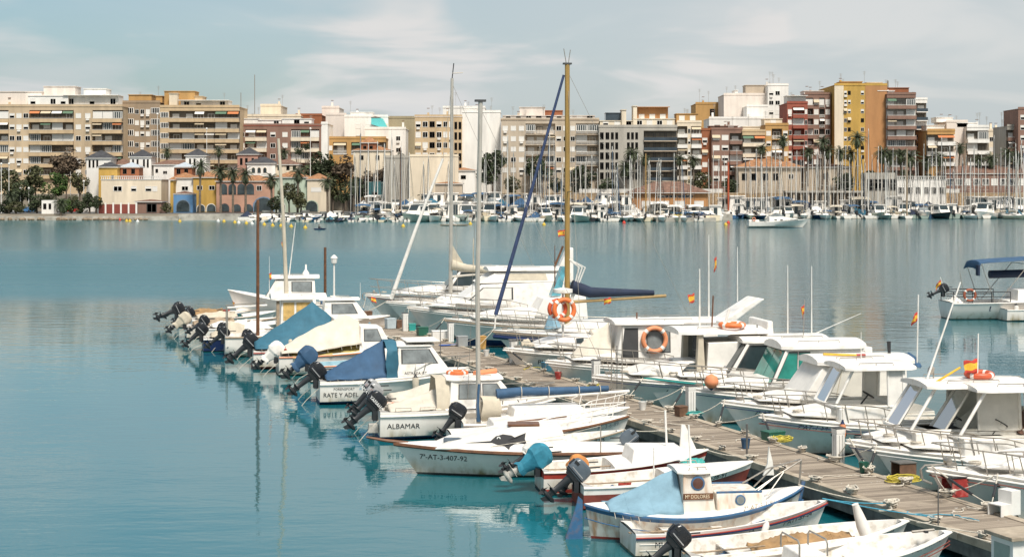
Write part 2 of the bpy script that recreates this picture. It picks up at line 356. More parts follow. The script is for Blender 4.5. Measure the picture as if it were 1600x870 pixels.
# local frame of the pier: x = along (s), y = -(n)
g = MB(); g.box(PS0, PS1, -PN1+.24, -PN0-.24, PZ-.12, PZ, plank_mat()); g.build('decking', pier, 0)
for n0, n1 in ((PN0, PN0+.237), (PN1-.237, PN1)):
    g = MB(); s = PS0
    while s < PS1-.1:
        e = min(s+5.9, PS1); g.box(s, e-.02, -n1, -n0, PZ-.16, PZ+.03, M_beam); s = e
    g.build('edge_beam', pier, 0, bevel=.012)
for n0, n1 in ((PN0+.02, PN0+.1), (PN1-.1, PN1-.02)):
    g = MB(); g.box(PS0, PS1-.05, -n1, -n0, PZ-.44, PZ-.163, M_fascia); g.build('fascia_board', pier, 0)
g = MB(); s = PS0+.5
while s < PS1-3: g.box(s, s+2.6, -PN1+.2, -PN0-.2, -.3, .17, M_fascia); s += 4.4
g.build('float', pier, 0)
def cleat():
    g = MB(); g.box(-.1, .1, -.05, .05, 0, .03, M_black); g.tube([(-.045, 0, .03), (-.045, 0, .1)], .02, M_black); g.tube([(.045, 0, .03), (.045, 0, .1)], .02, M_black)
    g.tube([(-.16, 0, .105), (.16, 0, .105)], .022, M_black); return g.mesh('cleat')
def rope_coil():                         # rope turned round a cleat
    g = MB(); q = random.Random(3)
    for k in range(7):
        r = q.uniform(.06, .13); g.tube([(r*cos(a)*1.5+q.uniform(-.02, .02), r*sin(a)+q.uniform(-.02, .02), .03+k*.016+q.uniform(-.012, .02)) for a in [j*pi/5 for j in range(11)]], .017, M_rope, 5)
    g.tube([(.1, 0, .05), (.25, .1, .02), (.4, .06, .018), (.5, -.05, .018)], .016, M_rope, 5); return g.mesh('cleat_rope')
ME_cleat, ME_coil = cleat(), rope_coil()
CLEATS = []
for side, n in ((0, PN0+.12), (1, PN1-.12)):
    s = 27.3+side*.7
    while s < 92:
        c = link(ME_cleat, 'cleat', pier, (s, -n, PZ+.03)); r_ = link(ME_coil, 'cleat_rope', c); r_.rotation_euler.z = R.uniform(0, 6); r_.scale = (R.uniform(.8, 1.3),)*3
        CLEATS.append((side, s, n)); s += 1.75 if s < 62 else 2.4
# lamp posts and service pedestals standing on the pier
M_post = mat('white enamel post', (.74, .72, .68), .4, var=.06, scale=4)
M_line = mat('dark seam', (.12, .11, .1), .7, var=0)
def pedestal_parts(root):
    g = MB(); g.box(-.13, .13, -.13, .13, 0, .80, M_post); g.build('column', root, bevel=.012)
    g = MB()
    for a in (-.045, .045): g.box(a-.006, a+.006, -.1325, .1325, .03, .76, M_line); g.box(-.1325, .1325, a-.006, a+.006, .03, .76, M_line)
    g.build('seam', root, 0)
    g = MB(); g.box(-.135, .135, -.135, .135, .802, .94, M_post, tx=-.012, ty=-.012); g.box(-.16, .16, -.16, .16, .942, .965, M_gasket); g.build('cap', root, bevel=.006)
PED = [((1310, 722), 'by the yellow hose box'), ((1079, 647), 'beside the orange buoy'), ((931, 601), 'beside a boat with a tall ladder'), ((802, 567), 'below the blue hulled sailboat'), ((704, 534), 'beside the blue mat'), ((633, 517), 'by the brown crate')]
for i, ((px, py), where) in enumerate(PED):
    p = GP(px, py, PZ)
    r_ = thing('service_pedestal', 'white square service pedestal on the pier '+where, 'service pedestal', p, PA, 'white service pedestals on the pier'); pedestal_parts(r_)
p = GP(522, 492, PZ); lamp = thing('street_lamp', 'slim white lamp post at the far end of the pier', 'street lamp', p)
g = MB(); g.lathe([(.13, 0), (.13, .5), (.09, .6), (.06, 1.1), (.05, 3.0)], M_post, 10); g.build('post', lamp)
g = MB(); g.lathe([(.05, 3.0), (.16, 3.08), (.2, 3.36)], M_post, 10); g.build('lantern', lamp)
g = MB(); g.lathe([(.22, 3.362), (.2, 3.42), (.05, 3.56)], M_post, 10); g.build('lantern_cap', lamp)
for (px, py, top, desc, r0) in (((1167), 714, 662, 'short grey steel stake at the pier edge by the yellow hose', .03), (1466, 822, 757, 'thin dark rod standing in the pier edge by the red box', .014), (976, 640, 604, 'grey steel stake at the pier edge near the blue sail cover', .022), (964, 618, 540, 'tall thin ladder pole by the pier beside a life ring', .016), (688, 560, 512, 'thin grey stake at the pier edge near the white crates', .02)):
    p = GP(px, py, PZ); hgt = (py-top)/F*p.y
    o = MB().tube([(0, 0, 0), (0, 0, hgt)], r0, mat('grey steel', (.18, .17, .16), .5, .5, var=.2)).build('mooring_stake'); o.location = p; tag(o, desc, 'stake', 'steel stakes along the pier')
# crates, boxes and steps left on the pier
M_crate = mat('brown crate wood', (.16, .085, .05), .8, var=.3, scale=4)
M_redbox = mat('worn red box', (.36, .035, .03), .55, var=.3, scale=3, stain=((.5, .35, .3), .5))
def open_box(name, label, px, py, w, d, h, m, top=None, rz=0, cat='box', group='boxes left on the pier'):
    r_ = thing(name, label, cat, GP(px, py, PZ+.004), PA+rz, group); t = .03
    g = MB(); g.box(-w/2, w/2, -d/2, -d/2+t, 0, h, m); g.box(-w/2, w/2, d/2-t, d/2, 0, h, m); g.box(w/2-t, w/2, -d/2+t, d/2-t, 0, h, m); g.box(-w/2, w/2-t, -d/2+t, d/2-t, 0, t, m)
    g.build('case', r_, 0, bevel=.006)
    g = MB(); g.box(-w/2-.02, w/2+.02, -d/2-.02, d/2+.02, h+.002, h+.035, top or m); g.build('lid', r_, 0, bevel=.008); return r_
open_box('red_box', 'worn red wooden box with black lid, open towards the pier', 1492, 774, .46, .46, .46, M_redbox, M_black, cat='box')
open_box('brown_crate', 'brown crate with grey lid above a yellow hose coil', 1412, 744, .5, .42, .36, M_crate, M_fascia, cat='crate')
r_ = thing('boarding_steps', 'white two-step boarding stool at the pier edge', 'steps', GP(1570, 803, PZ+.004), PA+.2)
g = MB(); t = .02
for y in (-.2, .18): g.box(-.34, .0, y, y+t, 0, .27, M_post); g.box(0, .3, y, y+t, 0, .56, M_post)
g.box(-.34, 0, -.179, .179, .25, .27, M_post); g.box(0, .3, -.179, .179, .54, .56, M_post); g.box(0, .02, -.179, .179, .272, .539, M_post); g.box(.28, .3, -.179, .179, 0, .539, M_post)
g.build('steps', r_, 0)
for px, py, w, d, h, m, lab in ((1088, 640, .5, .4, .28, M_green, ''), (1208, 688, .55, .4, .3, M_green, 'dark green box beside a coil of yellow hose'), (1064, 650, .3, .3, .35, M_crate, 'small brown crate beside a white pedestal'), (854, 579, .3, .3, .36, mat('blue box', (.05, .17, .25), .6, var=.3, scale=6), 'small dark blue box at the pier edge under a white bow'),
        (886, 588, .42, .34, .42, M_post, 'white plastic tub at the pier edge by a rope heap'), (688, 532, .8, .5, .5, M_post, 'large white chest at the pier edge'), (660, 524, .5, .4, .45, M_green, 'dark green bin beside the large white chest'), (625, 512, .55, .4, .42, M_crate, 'brown chest behind the white pedestal near the pier head'),
        (610, 513, .5, .35, .55, mat('pale blue box', (.45, .52, .55), .6, var=.1), 'pale blue tub beside the brown chest'), (592, 503, .55, .4, .35, M_redbox, 'small red box near the pier head'), (575, 498, .4, .4, .45, M_crate, 'small brown box beside a white bow at the pier head'), (560, 495, .5, .4, .5, mat('blue chest', (.05, .18, .28), .6, var=.2), 'blue chest at the very end of the pier'),
        (722, 541, .45, .4, .5, mat('grey bin', (.3, .31, .31), .6, var=.1), 'grey bin beside a blue mat'), (752, 545, .35, .3, .62, mat('ochre bin', (.5, .28, .08), .6, var=.2), 'ochre bin under a blue hulled bow'), (644, 517, .32, .3, .4, M_teal, 'teal tub behind a white pedestal')):
    if not lab: continue
    o = MB().box(-w/2, w/2, -d/2, d/2, 0, h-.05, m, tx=-.02, ty=-.02).box(-w/2-.03, w/2+.03, -d/2-.03, d/2+.03, h-.048, h, m).build('storage_box', None, 0, bevel=.012)
    o.location = GP(px, py, PZ+.004); o.rotation_euler.z = PA+R.uniform(-.2, .2); tag(o, lab, 'box', 'boxes left on the pier')
o = MB().box(-.45, .45, -.2, .2, 0, .02, mat('blue mat', (.03, .09, .33), .9, var=.15)).build('door_mat'); o.location = GP(701, 539, PZ+.035); o.rotation_euler.z = PA; tag(o, 'flat blue mat on the pier before a white pedestal', 'mat')
def coil(label, px, py, m, r=.3, n=9, z=PZ+.03, name='hose_coil', cat='hose'):
    q = random.Random(px); g = MB()
    for k in range(n):
        rr = r*q.uniform(.7, 1.05); a0 = q.uniform(0, 6)
        g.tube([(rr*cos(a0+a)*1.25, rr*sin(a0+a)*.75, .02+.018*k*q.uniform(.7, 1.1)) for a in [j*pi/9 for j in range(18)]], .014, m, 5, closed=True)
    o = g.build(name); o.location = GP(px, py, z); o.rotation_euler.z = PA; return tag(o, label, cat)
coil('coil of yellow hose at the pier edge beside a green box', 1221, 690, M_ropey)
coil('flattened coil of yellow hose around a brown crate', 1411, 751, M_ropey, .42, 7)
coil('small coil of teal rope around a white pedestal', 1083, 648, M_teal, .3, 5, name='rope_coil', cat='rope')
coil('coil of yellow hose around a pedestal behind the ladder pole', 931, 603, M_ropey, .3, 4)

r_ = thing('pier_cabinet', 'grey white cabinet with weathered wooden top at the corner of the pier', 'cabinet', GP(1592, 885, PZ+.004), PA)
MB().box(-.4, .4, -.35, .35, 0, .62, M_post).box(-.402, -.41, -.25, .25, .08, .5, mat('greenish panel', (.3, .36, .32), .6, var=.1)).build('body', r_, 0, bevel=.01); MB().box(-.5, .5, -.45, .45, .622, .7, M_beam).build('wooden_top', r_, 0, bevel=.01)
def loose_rope(label, px, py, m, ln, seed):
    q = random.Random(seed); a = q.uniform(0, 6); p = Vector((0, 0, .015)); pts = []
    for i in range(26): pts.append(p.copy()); a += q.uniform(-.75, .75); p = p+Vector((cos(a), sin(a)*.8, 0))*ln/26; p.z = .015+.012*(i % 5 == 0)
    o = MB().tube(pts, .014, m, 5).build('loose_rope'); o.location = GP(px, py, PZ+.006); tag(o, label, 'rope', 'loose ropes on the pier')
for i, (px, py, m, lab) in enumerate(((1150, 690, M_rope, 'pale loose rope on the planks by the green box'), (1285, 745, M_rope, 'pale loose rope winding on the planks opposite the white pedestal'), (1420, 800, M_ropeb, 'short blue loose rope on the planks behind the brown tarpaulin boat'), (1030, 655, M_rope, 'pale loose rope on the planks opposite the orange buoy'), (900, 600, M_rope, 'pale loose rope on the planks before the ladder pole'), (820, 578, M_ropey, 'yellowish loose rope on the planks under the numbered white bow'), (1530, 815, M_rope, 'pale loose rope behind the boarding steps'))): loose_rope(lab, px, py, m, 2.4, i+3)
M_lid = mat('white bucket', (.7, .69, .66), .5, var=.08)
for i, (px, py, m, lab) in enumerate(((1165, 700, M_tblue, 'blue bucket on the pier planks near the green box'), (1004, 640, M_lid, 'white bucket on the pier planks by the small crate'), (872, 592, M_redbox, 'red bucket at the pier edge by the white tub'), (1350, 738, M_green, 'green bucket at the pier edge by the white pedestal'), (760, 556, M_lid, 'white bucket beside the ochre bin'))):
    o = MB().lathe([(.1, 0), (.14, .27), (.145, .28), (.125, .275), (.09, .03)], m, 12).tube([(.14*cos(a), .02, .27+.13*sin(a)) for a in [k*pi/8 for k in range(9)]], .006, M_steel, 4).build('bucket'); o.location = GP(px, py, PZ+.004); o.rotation_euler.z = i; tag(o, lab, 'bucket', 'buckets on the pier')
# ------------------------------------------------------------------ the town across the water
def fm(name, c, **k): return mat(name, c, **{**dict(rough=.9, var=.13, scale=.22, streak=True, stain=(tuple(x*.55 for x in c), .35)), **k})
B_beige = fm('beige brick facade', (.50, .385, .255)); B_tan = fm('tan facade', (.52, .385, .235)); B_brown = fm('brown facade', (.31, .23, .155)); B_brick = fm('brown brick facade', (.24, .14, .105))
B_white = fm('white facade', (.78, .75, .70)); B_pink = fm('pinkish white facade', (.70, .62, .55)); B_cream = fm('cream facade', (.70, .60, .46)); B_sand = fm('sandy grey facade', (.49, .405, .31))
B_rust = fm('rust facade', (.28, .10, .045)); B_red = fm('red brick facade', (.30, .085, .055)); B_ochre = fm('ochre facade', (.46, .27, .10)); B_yel = fm('yellow facade', (.50, .31, .075)); B_oran = fm('orange facade', (.44, .22, .09))
B_grey = fm('grey facade', (.40, .37, .32)); B_olive = fm('olive facade', (.30, .25, .16)); B_salm = fm('salmon facade', (.44, .24, .18)); B_blue = fm('blue facade', (.16, .23, .32)); B_mint = fm('mint facade', (.40, .47, .37))
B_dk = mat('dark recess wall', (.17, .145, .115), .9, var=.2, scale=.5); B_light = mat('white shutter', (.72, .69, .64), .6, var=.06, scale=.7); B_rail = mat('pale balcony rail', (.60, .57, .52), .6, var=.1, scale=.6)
B_win = mat('town window glass', (.045, .06, .065), .12, var=.5, scale=.35, spec=.6); B_dglass = mat('dark glass balcony', (.035, .05, .065), .15, var=.3, scale=.3, spec=.6)
B_tile = mat('orange roof tiles', (.33, .16, .075), .9, var=.3, scale=1.2); B_tile2 = mat('brown roof tiles', (.18, .10, .07), .9, var=.3, scale=.9); B_slate = mat('blue glazed roof tiles', (.05, .05, .055), .55, var=.3, scale=1); B_lslate = mat('pale blue roof', (.40, .44, .48), .6, var=.15)
B_frame = mat('white window frame', (.70, .68, .64), .6, var=0); B_dframe = mat('dark window frame', (.06, .055, .05), .6, var=0); B_awn = mat('beige awning', (.52, .43, .30), .9, var=.1); B_awno = mat('orange awning', (.50, .18, .07), .9, var=.1); B_tur = mat('turquoise glass', (.12, .50, .50), .3, var=.1)
def win_mesh(kind):                      # 1 x 1 m, stands on z = 0, front at y = -.06
    g = MB(); fr = B_dframe if kind == 'dark' else B_frame; t = .07
    g.box(-.5, -.5+t, -.06, .1, 0, 1, fr); g.box(.5-t, .5, -.06, .1, 0, 1, fr); g.box(-.5+t, .5-t, -.06, .1, 0, t, fr); g.box(-.5+t, .5-t, -.06, .1, 1-t, 1, fr)
    if kind == 'white': g.box(-.5+t, .5-t, -.03, .05, t, 1-t, B_light)
    elif kind == 'half': g.box(-.5+t, .5-t, -.03, .05, .5, 1-t, B_light); g.box(-.5+t, .5-t, .0, .05, t, .5, B_win)
    else:
        g.box(-.5+t, .5-t, .0, .05, t, 1-t, B_win)
        for x in ((0,) if kind != 'strip' else (-.3, -.1, .1, .3)): g.box(x-.025, x+.025, -.05, 0, t, 1-t, fr)
    return g.mesh('window', 0)
WIN = {k: win_mesh(k) for k in ('white', 'half', 'glass', 'dark', 'strip')}
def awning_mesh():
    g = MB(); g.add([(-.5, 0, 1), (.5, 0, 1), (.5, -1, .45), (-.5, -1, .45), (-.5, 0, .94), (.5, 0, .94), (.5, -1, .36), (-.5, -1, .36)], [(0, 3, 2, 1), (4, 5, 6, 7), (3, 7, 6, 2), (0, 4, 7, 3), (1, 2, 6, 5)], B_awn); return g.mesh('awning', 0)
ME_awn = awning_mesh()
ME_awns = [ME_awn, ME_awn]
for _c in (B_awno, B_light, mat('green awning', (.10, .17, .11), .9, var=.1)): _a = ME_awn.copy(); _a.materials[0] = _c; ME_awns.append(_a)
def balcony_mesh(w, d, solid, rail):     # slab with a parapet round its free sides
    g = MB(); h = .95; g.box(0, w, -d, 1.25, -.22, .02, solid); 
    if rail == 'solid':
        g.box(0, w, -d, -d+.1, .02, h-.18, solid); g.box(0, w, -d-.02, -d+.06, h-.1, h, B_rail)
        if d > .2: g.box(0, .1, -d+.1, 0, .02, h-.18, solid); g.box(w-.1, w, -d+.1, 0, .02, h-.18, solid)
    elif rail == 'glass': g.box(.02, w-.02, -d, -d+.05, .02, h, B_dglass)
    else:
        for z in (.3, .55, .8, .98): g.box(0, w, -d, -d+.06, z-.05, z+.05, B_rail)
        for i in range(int(w/1.6)+2): g.box(min(i*1.6, w-.06), min(i*1.6, w-.06)+.06, -d+.0, -d+.055, .02, 1.0, B_rail)
    return g.mesh('balcony', 0)
BLD = []
def building(label, x0, x1, ytop, Y, wallm, bays='', floors=0, pitch=17, depth=14, rz=0, zb=None, pw=.9, recess=None, rail='solid', balm=None, name='apartment_block', roofs=(), rng=None, wk=('white', 'white', 'half', 'glass'), band=None, cat='building', para=.5, ant=0, top0=1.0, wsz=(1.5, 1.4)):
    q = rng or random.Random(int(x0*7+ytop))
    p = WP(x0, ytop, Y); wd = (x1-x0)/F*Y; zr = p.z; zb = TZ-.3 if zb is None else zb; hh = zr-zb; fh = pitch/F*Y
    t = thing(name, label, cat, (p.x, Y, zb), rz, 'buildings of the town across the harbour'); BLD.append((x0, x1, ytop, label))
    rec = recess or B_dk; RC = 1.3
    toks = [b.split(':') for b in bays.split()] if bays else [['S', '1']]
    tot = sum(float(b[1]) for b in toks); xs = 0; g = MB(); g.box(.02, wd-.02, RC, depth, 0, hh-.02, wallm)
    zf = [hh-top0-(k+1)*fh for k in range(floors)]
    zlow = max(0, zf[-1]) if floors else 0
    bm = balm or wallm; wins = []; jobs = []
    for b in toks:
        kind, bw = b[0], float(b[1])/tot*wd; xa, xb = xs, xs+bw; xs = xb
        if kind in 'BPDR':                 # recessed bay: back wall, low solid part, top lintel
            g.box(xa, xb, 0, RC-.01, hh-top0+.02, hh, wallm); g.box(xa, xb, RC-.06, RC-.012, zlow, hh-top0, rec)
            if zlow > .4: g.box(xa, xb, 0, RC-.01, 0, zlow-.25, wallm)
            bmesh_ = balcony_mesh(bw-.06, {'B': .12, 'P': pw, 'D': .5, 'R': .1}[kind], bm, {'D': 'glass', 'R': 'bars'}.get(kind, rail))
            for k, z in enumerate(zf):
                if z < .3: continue
                link(bmesh_, 'balcony', t, (xa+.03, 0, z)); n = max(1, int(bw/2.6))
                for i in range(n):
                    cx = xa+(i+.5)*bw/n; r = q.random()
                    if kind == 'D': link(WIN['dark'], 'window', t, (cx, RC-.05, z+.05), 0, (bw/n*.92, 1, fh*.82)); continue
                    if r < .16: link(WIN['white'], 'window', t, (cx, .3, z+.85), 0, (bw/n*.96, 1, fh-1.15))       # glazed-in balcony
                    elif r < .26: link(WIN['strip'], 'window', t, (cx, .3, z+.85), 0, (bw/n*.96, 1, fh-1.15))
                    else:
                        link(WIN[q.choice(('glass', 'dark', 'half', 'white'))], 'window', t, (cx+q.uniform(-.2, .2), RC-.05, z+.05), 0, (min(1.9, bw/n*.7), 1, fh*.72))
                        if r > .74: a = link(q.choice(ME_awns), 'awning', t, (cx, .05, z+fh-1.35), 0, (bw/n*.9, .9, 1.1))
        else:
            g.box(xa, xb, 0, RC-.01, 0, hh, wallm)
            n = {'W': 1, 'V': 2, 'X': 3, 'G': 1, 'T': 2, 'Y': 3}.get(kind, 0)
            for k, z in enumerate(zf):
                if z < .3: continue
                for i in range(n):
                    cx = xa+(i+.5)*bw/n; ww = min(wsz[0], bw/n*.75); kk = q.choice(wk); ht, z0 = wsz[1], z+.95
                    if kind == 'G': kk, ww, ht, z0 = 'strip', bw*.94, fh*.52, z+fh*.36
                    if kind in 'TY': kk, ww, ht, z0 = 'dark', bw/n*.66, fh*.72, z+.35
                    link(WIN[kk], 'window', t, (cx, 0, z0), 0, (ww, 1, ht))
                    if kind in 'WVX' and q.random() < .16: MB().box(cx-.45, cx+.45, -.42, -.02, z0-.62, z0-.12, B_light).build('air_conditioner', t, 0)
                    elif kind in 'WVX' and q.random() < .1: link(ME_awn, 'awning', t, (cx, -.02, z0+.1), 0, (ww*1.2, .7, 1.4))
    g.build('wall', t, 0)
    g = MB(); g.box(-.12, wd+.12, -.12, depth+.1, hh, hh+.18, band or wallm)
    g.box(-.05, wd+.05, -.05, .12, hh+.18, hh+.18+para, wallm)
    g.build('roof', t, 0)
    for rf in roofs:                       # roof houses: x0, x1, y top, setback, material, kind
        ra, rb, ry, sb, rm = rf[:5]; kd = rf[5] if len(rf) > 5 else ''
        xa, xb = (ra-x0)/F*Y, (rb-x0)/F*Y; zt = WP(0, ry, Y).z-zb
        r_ = MB().box(xa, xb, sb, min(depth, sb+6), hh+.15, zt, rm).box(xa-.15, xb+.15, sb-.2, min(depth, sb+6)+.15, zt, zt+.18, rm).build('roof_house', t, 0)
        if 'w' in kd:
            n = max(1, int((xb-xa)/2.8))
            for i in range(n): link(WIN[q.choice(('glass', 'half', 'dark', 'white'))], 'window', r_, (xa+(i+.5)*(xb-xa)/n, sb, hh+.7), 0, (min(1.6, (xb-xa)/n*.6), 1, max(.8, (zt-hh)*.55)))
        if 't' in kd:
            MB().box(xa-.4, xb+.4, sb-1.5, sb-.21, zt-.02, zt+.14, rm).build('canopy', r_, 0)
    for i in range(ant):                   # chimneys and aerials
        cx = q.uniform(.05, .95)*wd; cy = q.uniform(3, depth-2); hz = q.uniform(2.2, 5.5)
        if q.random() < .4: MB().box(cx-.3, cx+.3, cy-.3, cy+.3, hh+.1, hh+q.uniform(1.4, 2.6), wallm).box(cx-.38, cx+.38, cy-.38, cy+.38, hh+2.6, hh+2.75, B_tile2).build('chimney', t, 0)
        else:
            a = MB().tube([(cx, cy, hh), (cx, cy, hh+hz)], .05, M_steel, 4)
            for j in range(4): a.tube([(cx-.5+j*.06, cy, hh+hz-.15-j*.28), (cx+.5-j*.06, cy, hh+hz-.15-j*.28)], .035, M_steel, 4)
            a.build('aerial', t, 0)
    return t
def hip(parent, x0, x1, y0, y1, z, h, m, over=.4, ridge=True, name='roof'):
    x0 -= over; x1 += over; y0 -= over; y1 += over; d = min(x1-x0, y1-y0)/2
    if x1-x0 >= y1-y0: r0, r1 = (x0+d, (y0+y1)/2, z+h), (x1-d, (y0+y1)/2, z+h)
    else: r0, r1 = ((x0+x1)/2, y0+d, z+h), ((x0+x1)/2, y1-d, z+h)
    v = [(x0, y0, z), (x1, y0, z), (x1, y1, z), (x0, y1, z), r0, r1]
    f = [(0, 1, 5, 4), (2, 3, 4, 5), (1, 2, 5), (3, 0, 4), (3, 2, 1, 0)] if x1-x0 >= y1-y0 else [(0, 1, 4), (1, 2, 5, 4), (2, 3, 5), (3, 0, 4, 5), (3, 2, 1, 0)]
    g = MB(); g.add(v, f, m); g.box(x0+.05, x1-.05, y0+.05, y1-.05, z-.22, z-.005, B_frame); return g.build(name, parent, 0)
# --- the back row, from the town side of the pier head along the whole shore
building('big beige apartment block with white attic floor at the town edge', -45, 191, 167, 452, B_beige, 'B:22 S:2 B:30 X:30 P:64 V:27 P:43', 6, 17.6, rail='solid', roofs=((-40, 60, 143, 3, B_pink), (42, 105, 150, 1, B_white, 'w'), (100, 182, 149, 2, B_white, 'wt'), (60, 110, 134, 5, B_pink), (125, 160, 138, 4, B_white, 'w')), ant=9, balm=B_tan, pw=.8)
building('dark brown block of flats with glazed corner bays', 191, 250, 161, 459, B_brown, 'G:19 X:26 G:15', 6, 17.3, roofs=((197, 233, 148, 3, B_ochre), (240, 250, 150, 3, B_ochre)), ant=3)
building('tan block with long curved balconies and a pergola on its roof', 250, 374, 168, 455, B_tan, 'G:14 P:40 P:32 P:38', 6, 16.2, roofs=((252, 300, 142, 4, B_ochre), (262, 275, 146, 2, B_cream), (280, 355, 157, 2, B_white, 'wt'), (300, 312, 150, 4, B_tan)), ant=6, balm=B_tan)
building('plain beige stair tower behind the long white attic', 407, 439, 166, 500, B_cream, '', 0, ant=2, name='stair_tower')
building('low cream block with roof rooms behind brown brick flats', 372, 470, 182, 490, B_cream, 'Y:98', 2, 16, ant=4)
building('brown brick flats with white awnings and red roof edge', 374, 502, 197, 462, B_brick, 'W:9 P:32 W:18 W:18 P:42 S:3', 3, 17, roofs=((378, 402, 186, 1, B_white, 'w'), (402, 440, 188, 1.6, B_white, 'w'), (440, 486, 186, 1, B_white, 'w')), band=B_red, recess=B_brick, ant=3, balm=B_cream)
building('rust coloured blank wall behind brown brick flats', 462, 503, 181, 495, B_rust, '', 0, name='blank_gable')
building('narrow white gable wall beside the brown brick flats', 502, 512, 194, 462, B_white, '', 0, name='blank_gable')
building('beige blank tower with stained plaster and roof tank', 503, 530, 169, 505, B_pink, '', 0, ant=1, name='stair_tower')
building('stained beige wall below the blank tower', 509, 541, 180, 492, B_pink, '', 0, name='blank_gable')
building('white terraced block with turquoise glass dome', 538, 606, 183, 482, B_white, 'S:14 V:30 S:14 W:10', 2, 18, roofs=((545, 580, 175, 5, B_white),), ant=2)
building('white stepped block below the turquoise dome', 570, 634, 202, 474, B_white, 'S:10 W:10 S:20 W:8 S:6', 2, 18, ant=1)
t = thing('glass_canopy', 'sloping turquoise glass canopy on the white terraced block', 'canopy', WP(580, 192, 478)); MB().prism([(0, -.4), (4.2, -1.8), (4.9, -1.6), (3.4, 1.2), (1.2, 1.9), (0, 1.6)], 0, 4, B_tur).build('glass_roof', t, 0); MB().prism([(-.05, 1.62), (1.2, 1.95), (2.6, 1.6), (2.5, 1.45), (0, 1.45)], -.1, 4.1, B_dk).build('frame', t, 0)
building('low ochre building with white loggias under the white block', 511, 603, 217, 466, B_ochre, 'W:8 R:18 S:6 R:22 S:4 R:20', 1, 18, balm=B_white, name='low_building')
building('blank olive wall between white block and tan flats', 606, 649, 185, 486, B_olive, '', 0, name='blank_gable')
building('tan brown flats with yellow blind and awnings at the top', 648, 722, 183, 462, B_tan, 'W:10 V:20 W:10 V:16 T:12', 5, 16.3, wk=('white', 'white', 'half', 'glass', 'dark'), top0=.9, wsz=(1.7, 1.7), recess=B_brown, ant=5, band=B_pink)
building('tall blank white party wall beside the tan brown flats', 722, 782, 176, 463, B_white, '', 0, name='blank_gable', roofs=((725, 745, 169, 3, B_white),), ant=3)
building('white rear block rising behind the tan brown flats', 692, 758, 169, 500, B_white, 'S:20 V:20 S:20', 1, 17, ant=4)
building('blank beige warehouse wall behind moored masts', 640, 716, 245, 438, B_cream, '', 0, zb=QZ, name='warehouse', depth=8)
building('grey shuttered warehouse beside the blank beige wall', 602, 641, 247, 440, B_grey, 'S:1', 0, zb=QZ, name='warehouse', depth=7)
building('long sandy apartment block with brown roof band', 783, 936, 188, 456, B_sand, 'X:38 P:46 V:22 W:10 P:36', 5, 16.3, roofs=((786, 930, 181, 2, B_pink, 'w'), (812, 852, 167, 5, B_pink), (830, 880, 172, 6, B_rust)), rail='bars', band=B_brown, balm=B_sand, recess=B_sand, ant=9)
building('modern grey block with dark glass balconies and orange penthouse', 936, 1058, 199, 453, B_grey, 'T:18 T:14 S:12 Y:20 S:8 D:54', 5, 15.6, roofs=((938, 992, 189, 2, B_cream, 'w'), (948, 975, 176, 5, B_dglass), (996, 1046, 167, 4, B_oran, 'wt'), (992, 1055, 186, 1.5, B_cream, 'w'), (972, 979, 172, 1.4, B_cream), (990, 996, 166, 1.4, B_cream)), ant=5, balm=B_sand)
building('narrow cream block with ochre gable and white balconies', 1058, 1096, 192, 458, B_cream, 'P:17 W:6 P:17', 5, 16.5, roofs=((1058, 1092, 178, 2, B_ochre, 'w'),), ant=3, balm=B_white)
building('slim red brown stair front beside the cream balconies', 1096, 1112, 204, 459, B_rust, 'W:10 S:5', 4, 19, name='stair_tower')
building('brown block with white roller blinds above the palms', 1112, 1160, 203, 457, B_brick, 'V:28 P:20', 5, 16, wk=('white', 'white', 'white', 'half'), wsz=(2.0, 1.5), roofs=((1112, 1155, 197, 3, B_brick, 'w'),), ant=3)
building('pinkish white party wall with tan water tower room', 1131, 1226, 149, 505, B_pink, 'S:1', 0, roofs=((1167, 1212, 133, 3, B_sand), (1150, 1155, 141, 3, B_white)), ant=3, name='blank_gable')
building('white stepped terraces in front of the pinkish wall', 1108, 1200, 186, 488, B_white, 'W:10 S:30 W:10 S:20', 1, 18, ant=2)
building('white cube house on the stepped terraces', 1167, 1200, 167, 496, B_white, 'S:24 W:8', 1, 15, name='white_house')
building('white stair tower with balconies at the top of the pinkish wall', 1200, 1232, 134, 502, B_white, 'W:10 W:10 S:12', 3, 15, ant=5)
building('ochre rear block with roof clutter behind the white terraces', 1087, 1132, 163, 520, B_ochre, 'S:8 T:10', 2, 15, ant=4)
building('tan flats with glazed gallery and planted roof terrace', 1160, 1196, 206, 456, B_tan, 'P:36', 4, 16.6, balm=B_cream, roofs=((1163, 1190, 198, 3, B_cream),), ant=1)
building('ochre flats with dark loggias between palms and red tower', 1196, 1232, 196, 460, B_ochre, 'W:9 R:15 W:9', 4, 16, roofs=((1196, 1224, 186, 2, B_cream, 'w'),), ant=2)
building('slim red brick tower with white bay windows', 1230, 1262, 162, 466, B_red, 'W:8 P:18 W:5', 6, 16.3, recess=B_red, roofs=((1231, 1260, 150, 1, B_white, 'wt'),), ant=3, balm=B_red)
building('brown red tower with white loggias beside slim brick tower', 1258, 1298, 148, 474, B_brick, 'P:12 W:9 R:8 W:9', 8, 15.6, wk=('white', 'glass', 'white'), wsz=(2.1, 1.6), roofs=((1259, 1290, 142, 3, B_pink),), ant=4, balm=B_brick)
building('white low house between brown red tower and yellow tower', 1284, 1312, 212, 485, B_white, 'V:20', 2, 17, name='white_house')
t = building('tall yellow tower with blank tan and orange walls', 1304, 1386, 134, 470, B_yel, 'S:14 V:12 S:13 W:9 S:34', 8, 14.3, wk=('glass', 'dark', 'half'), wsz=(.95, 1.2), roofs=((1318, 1352, 127, 4, B_ochre), (1360, 1385, 128, 5, B_cream)), ant=4, depth=24)
_x = lambda a: (a-1304)/F*470
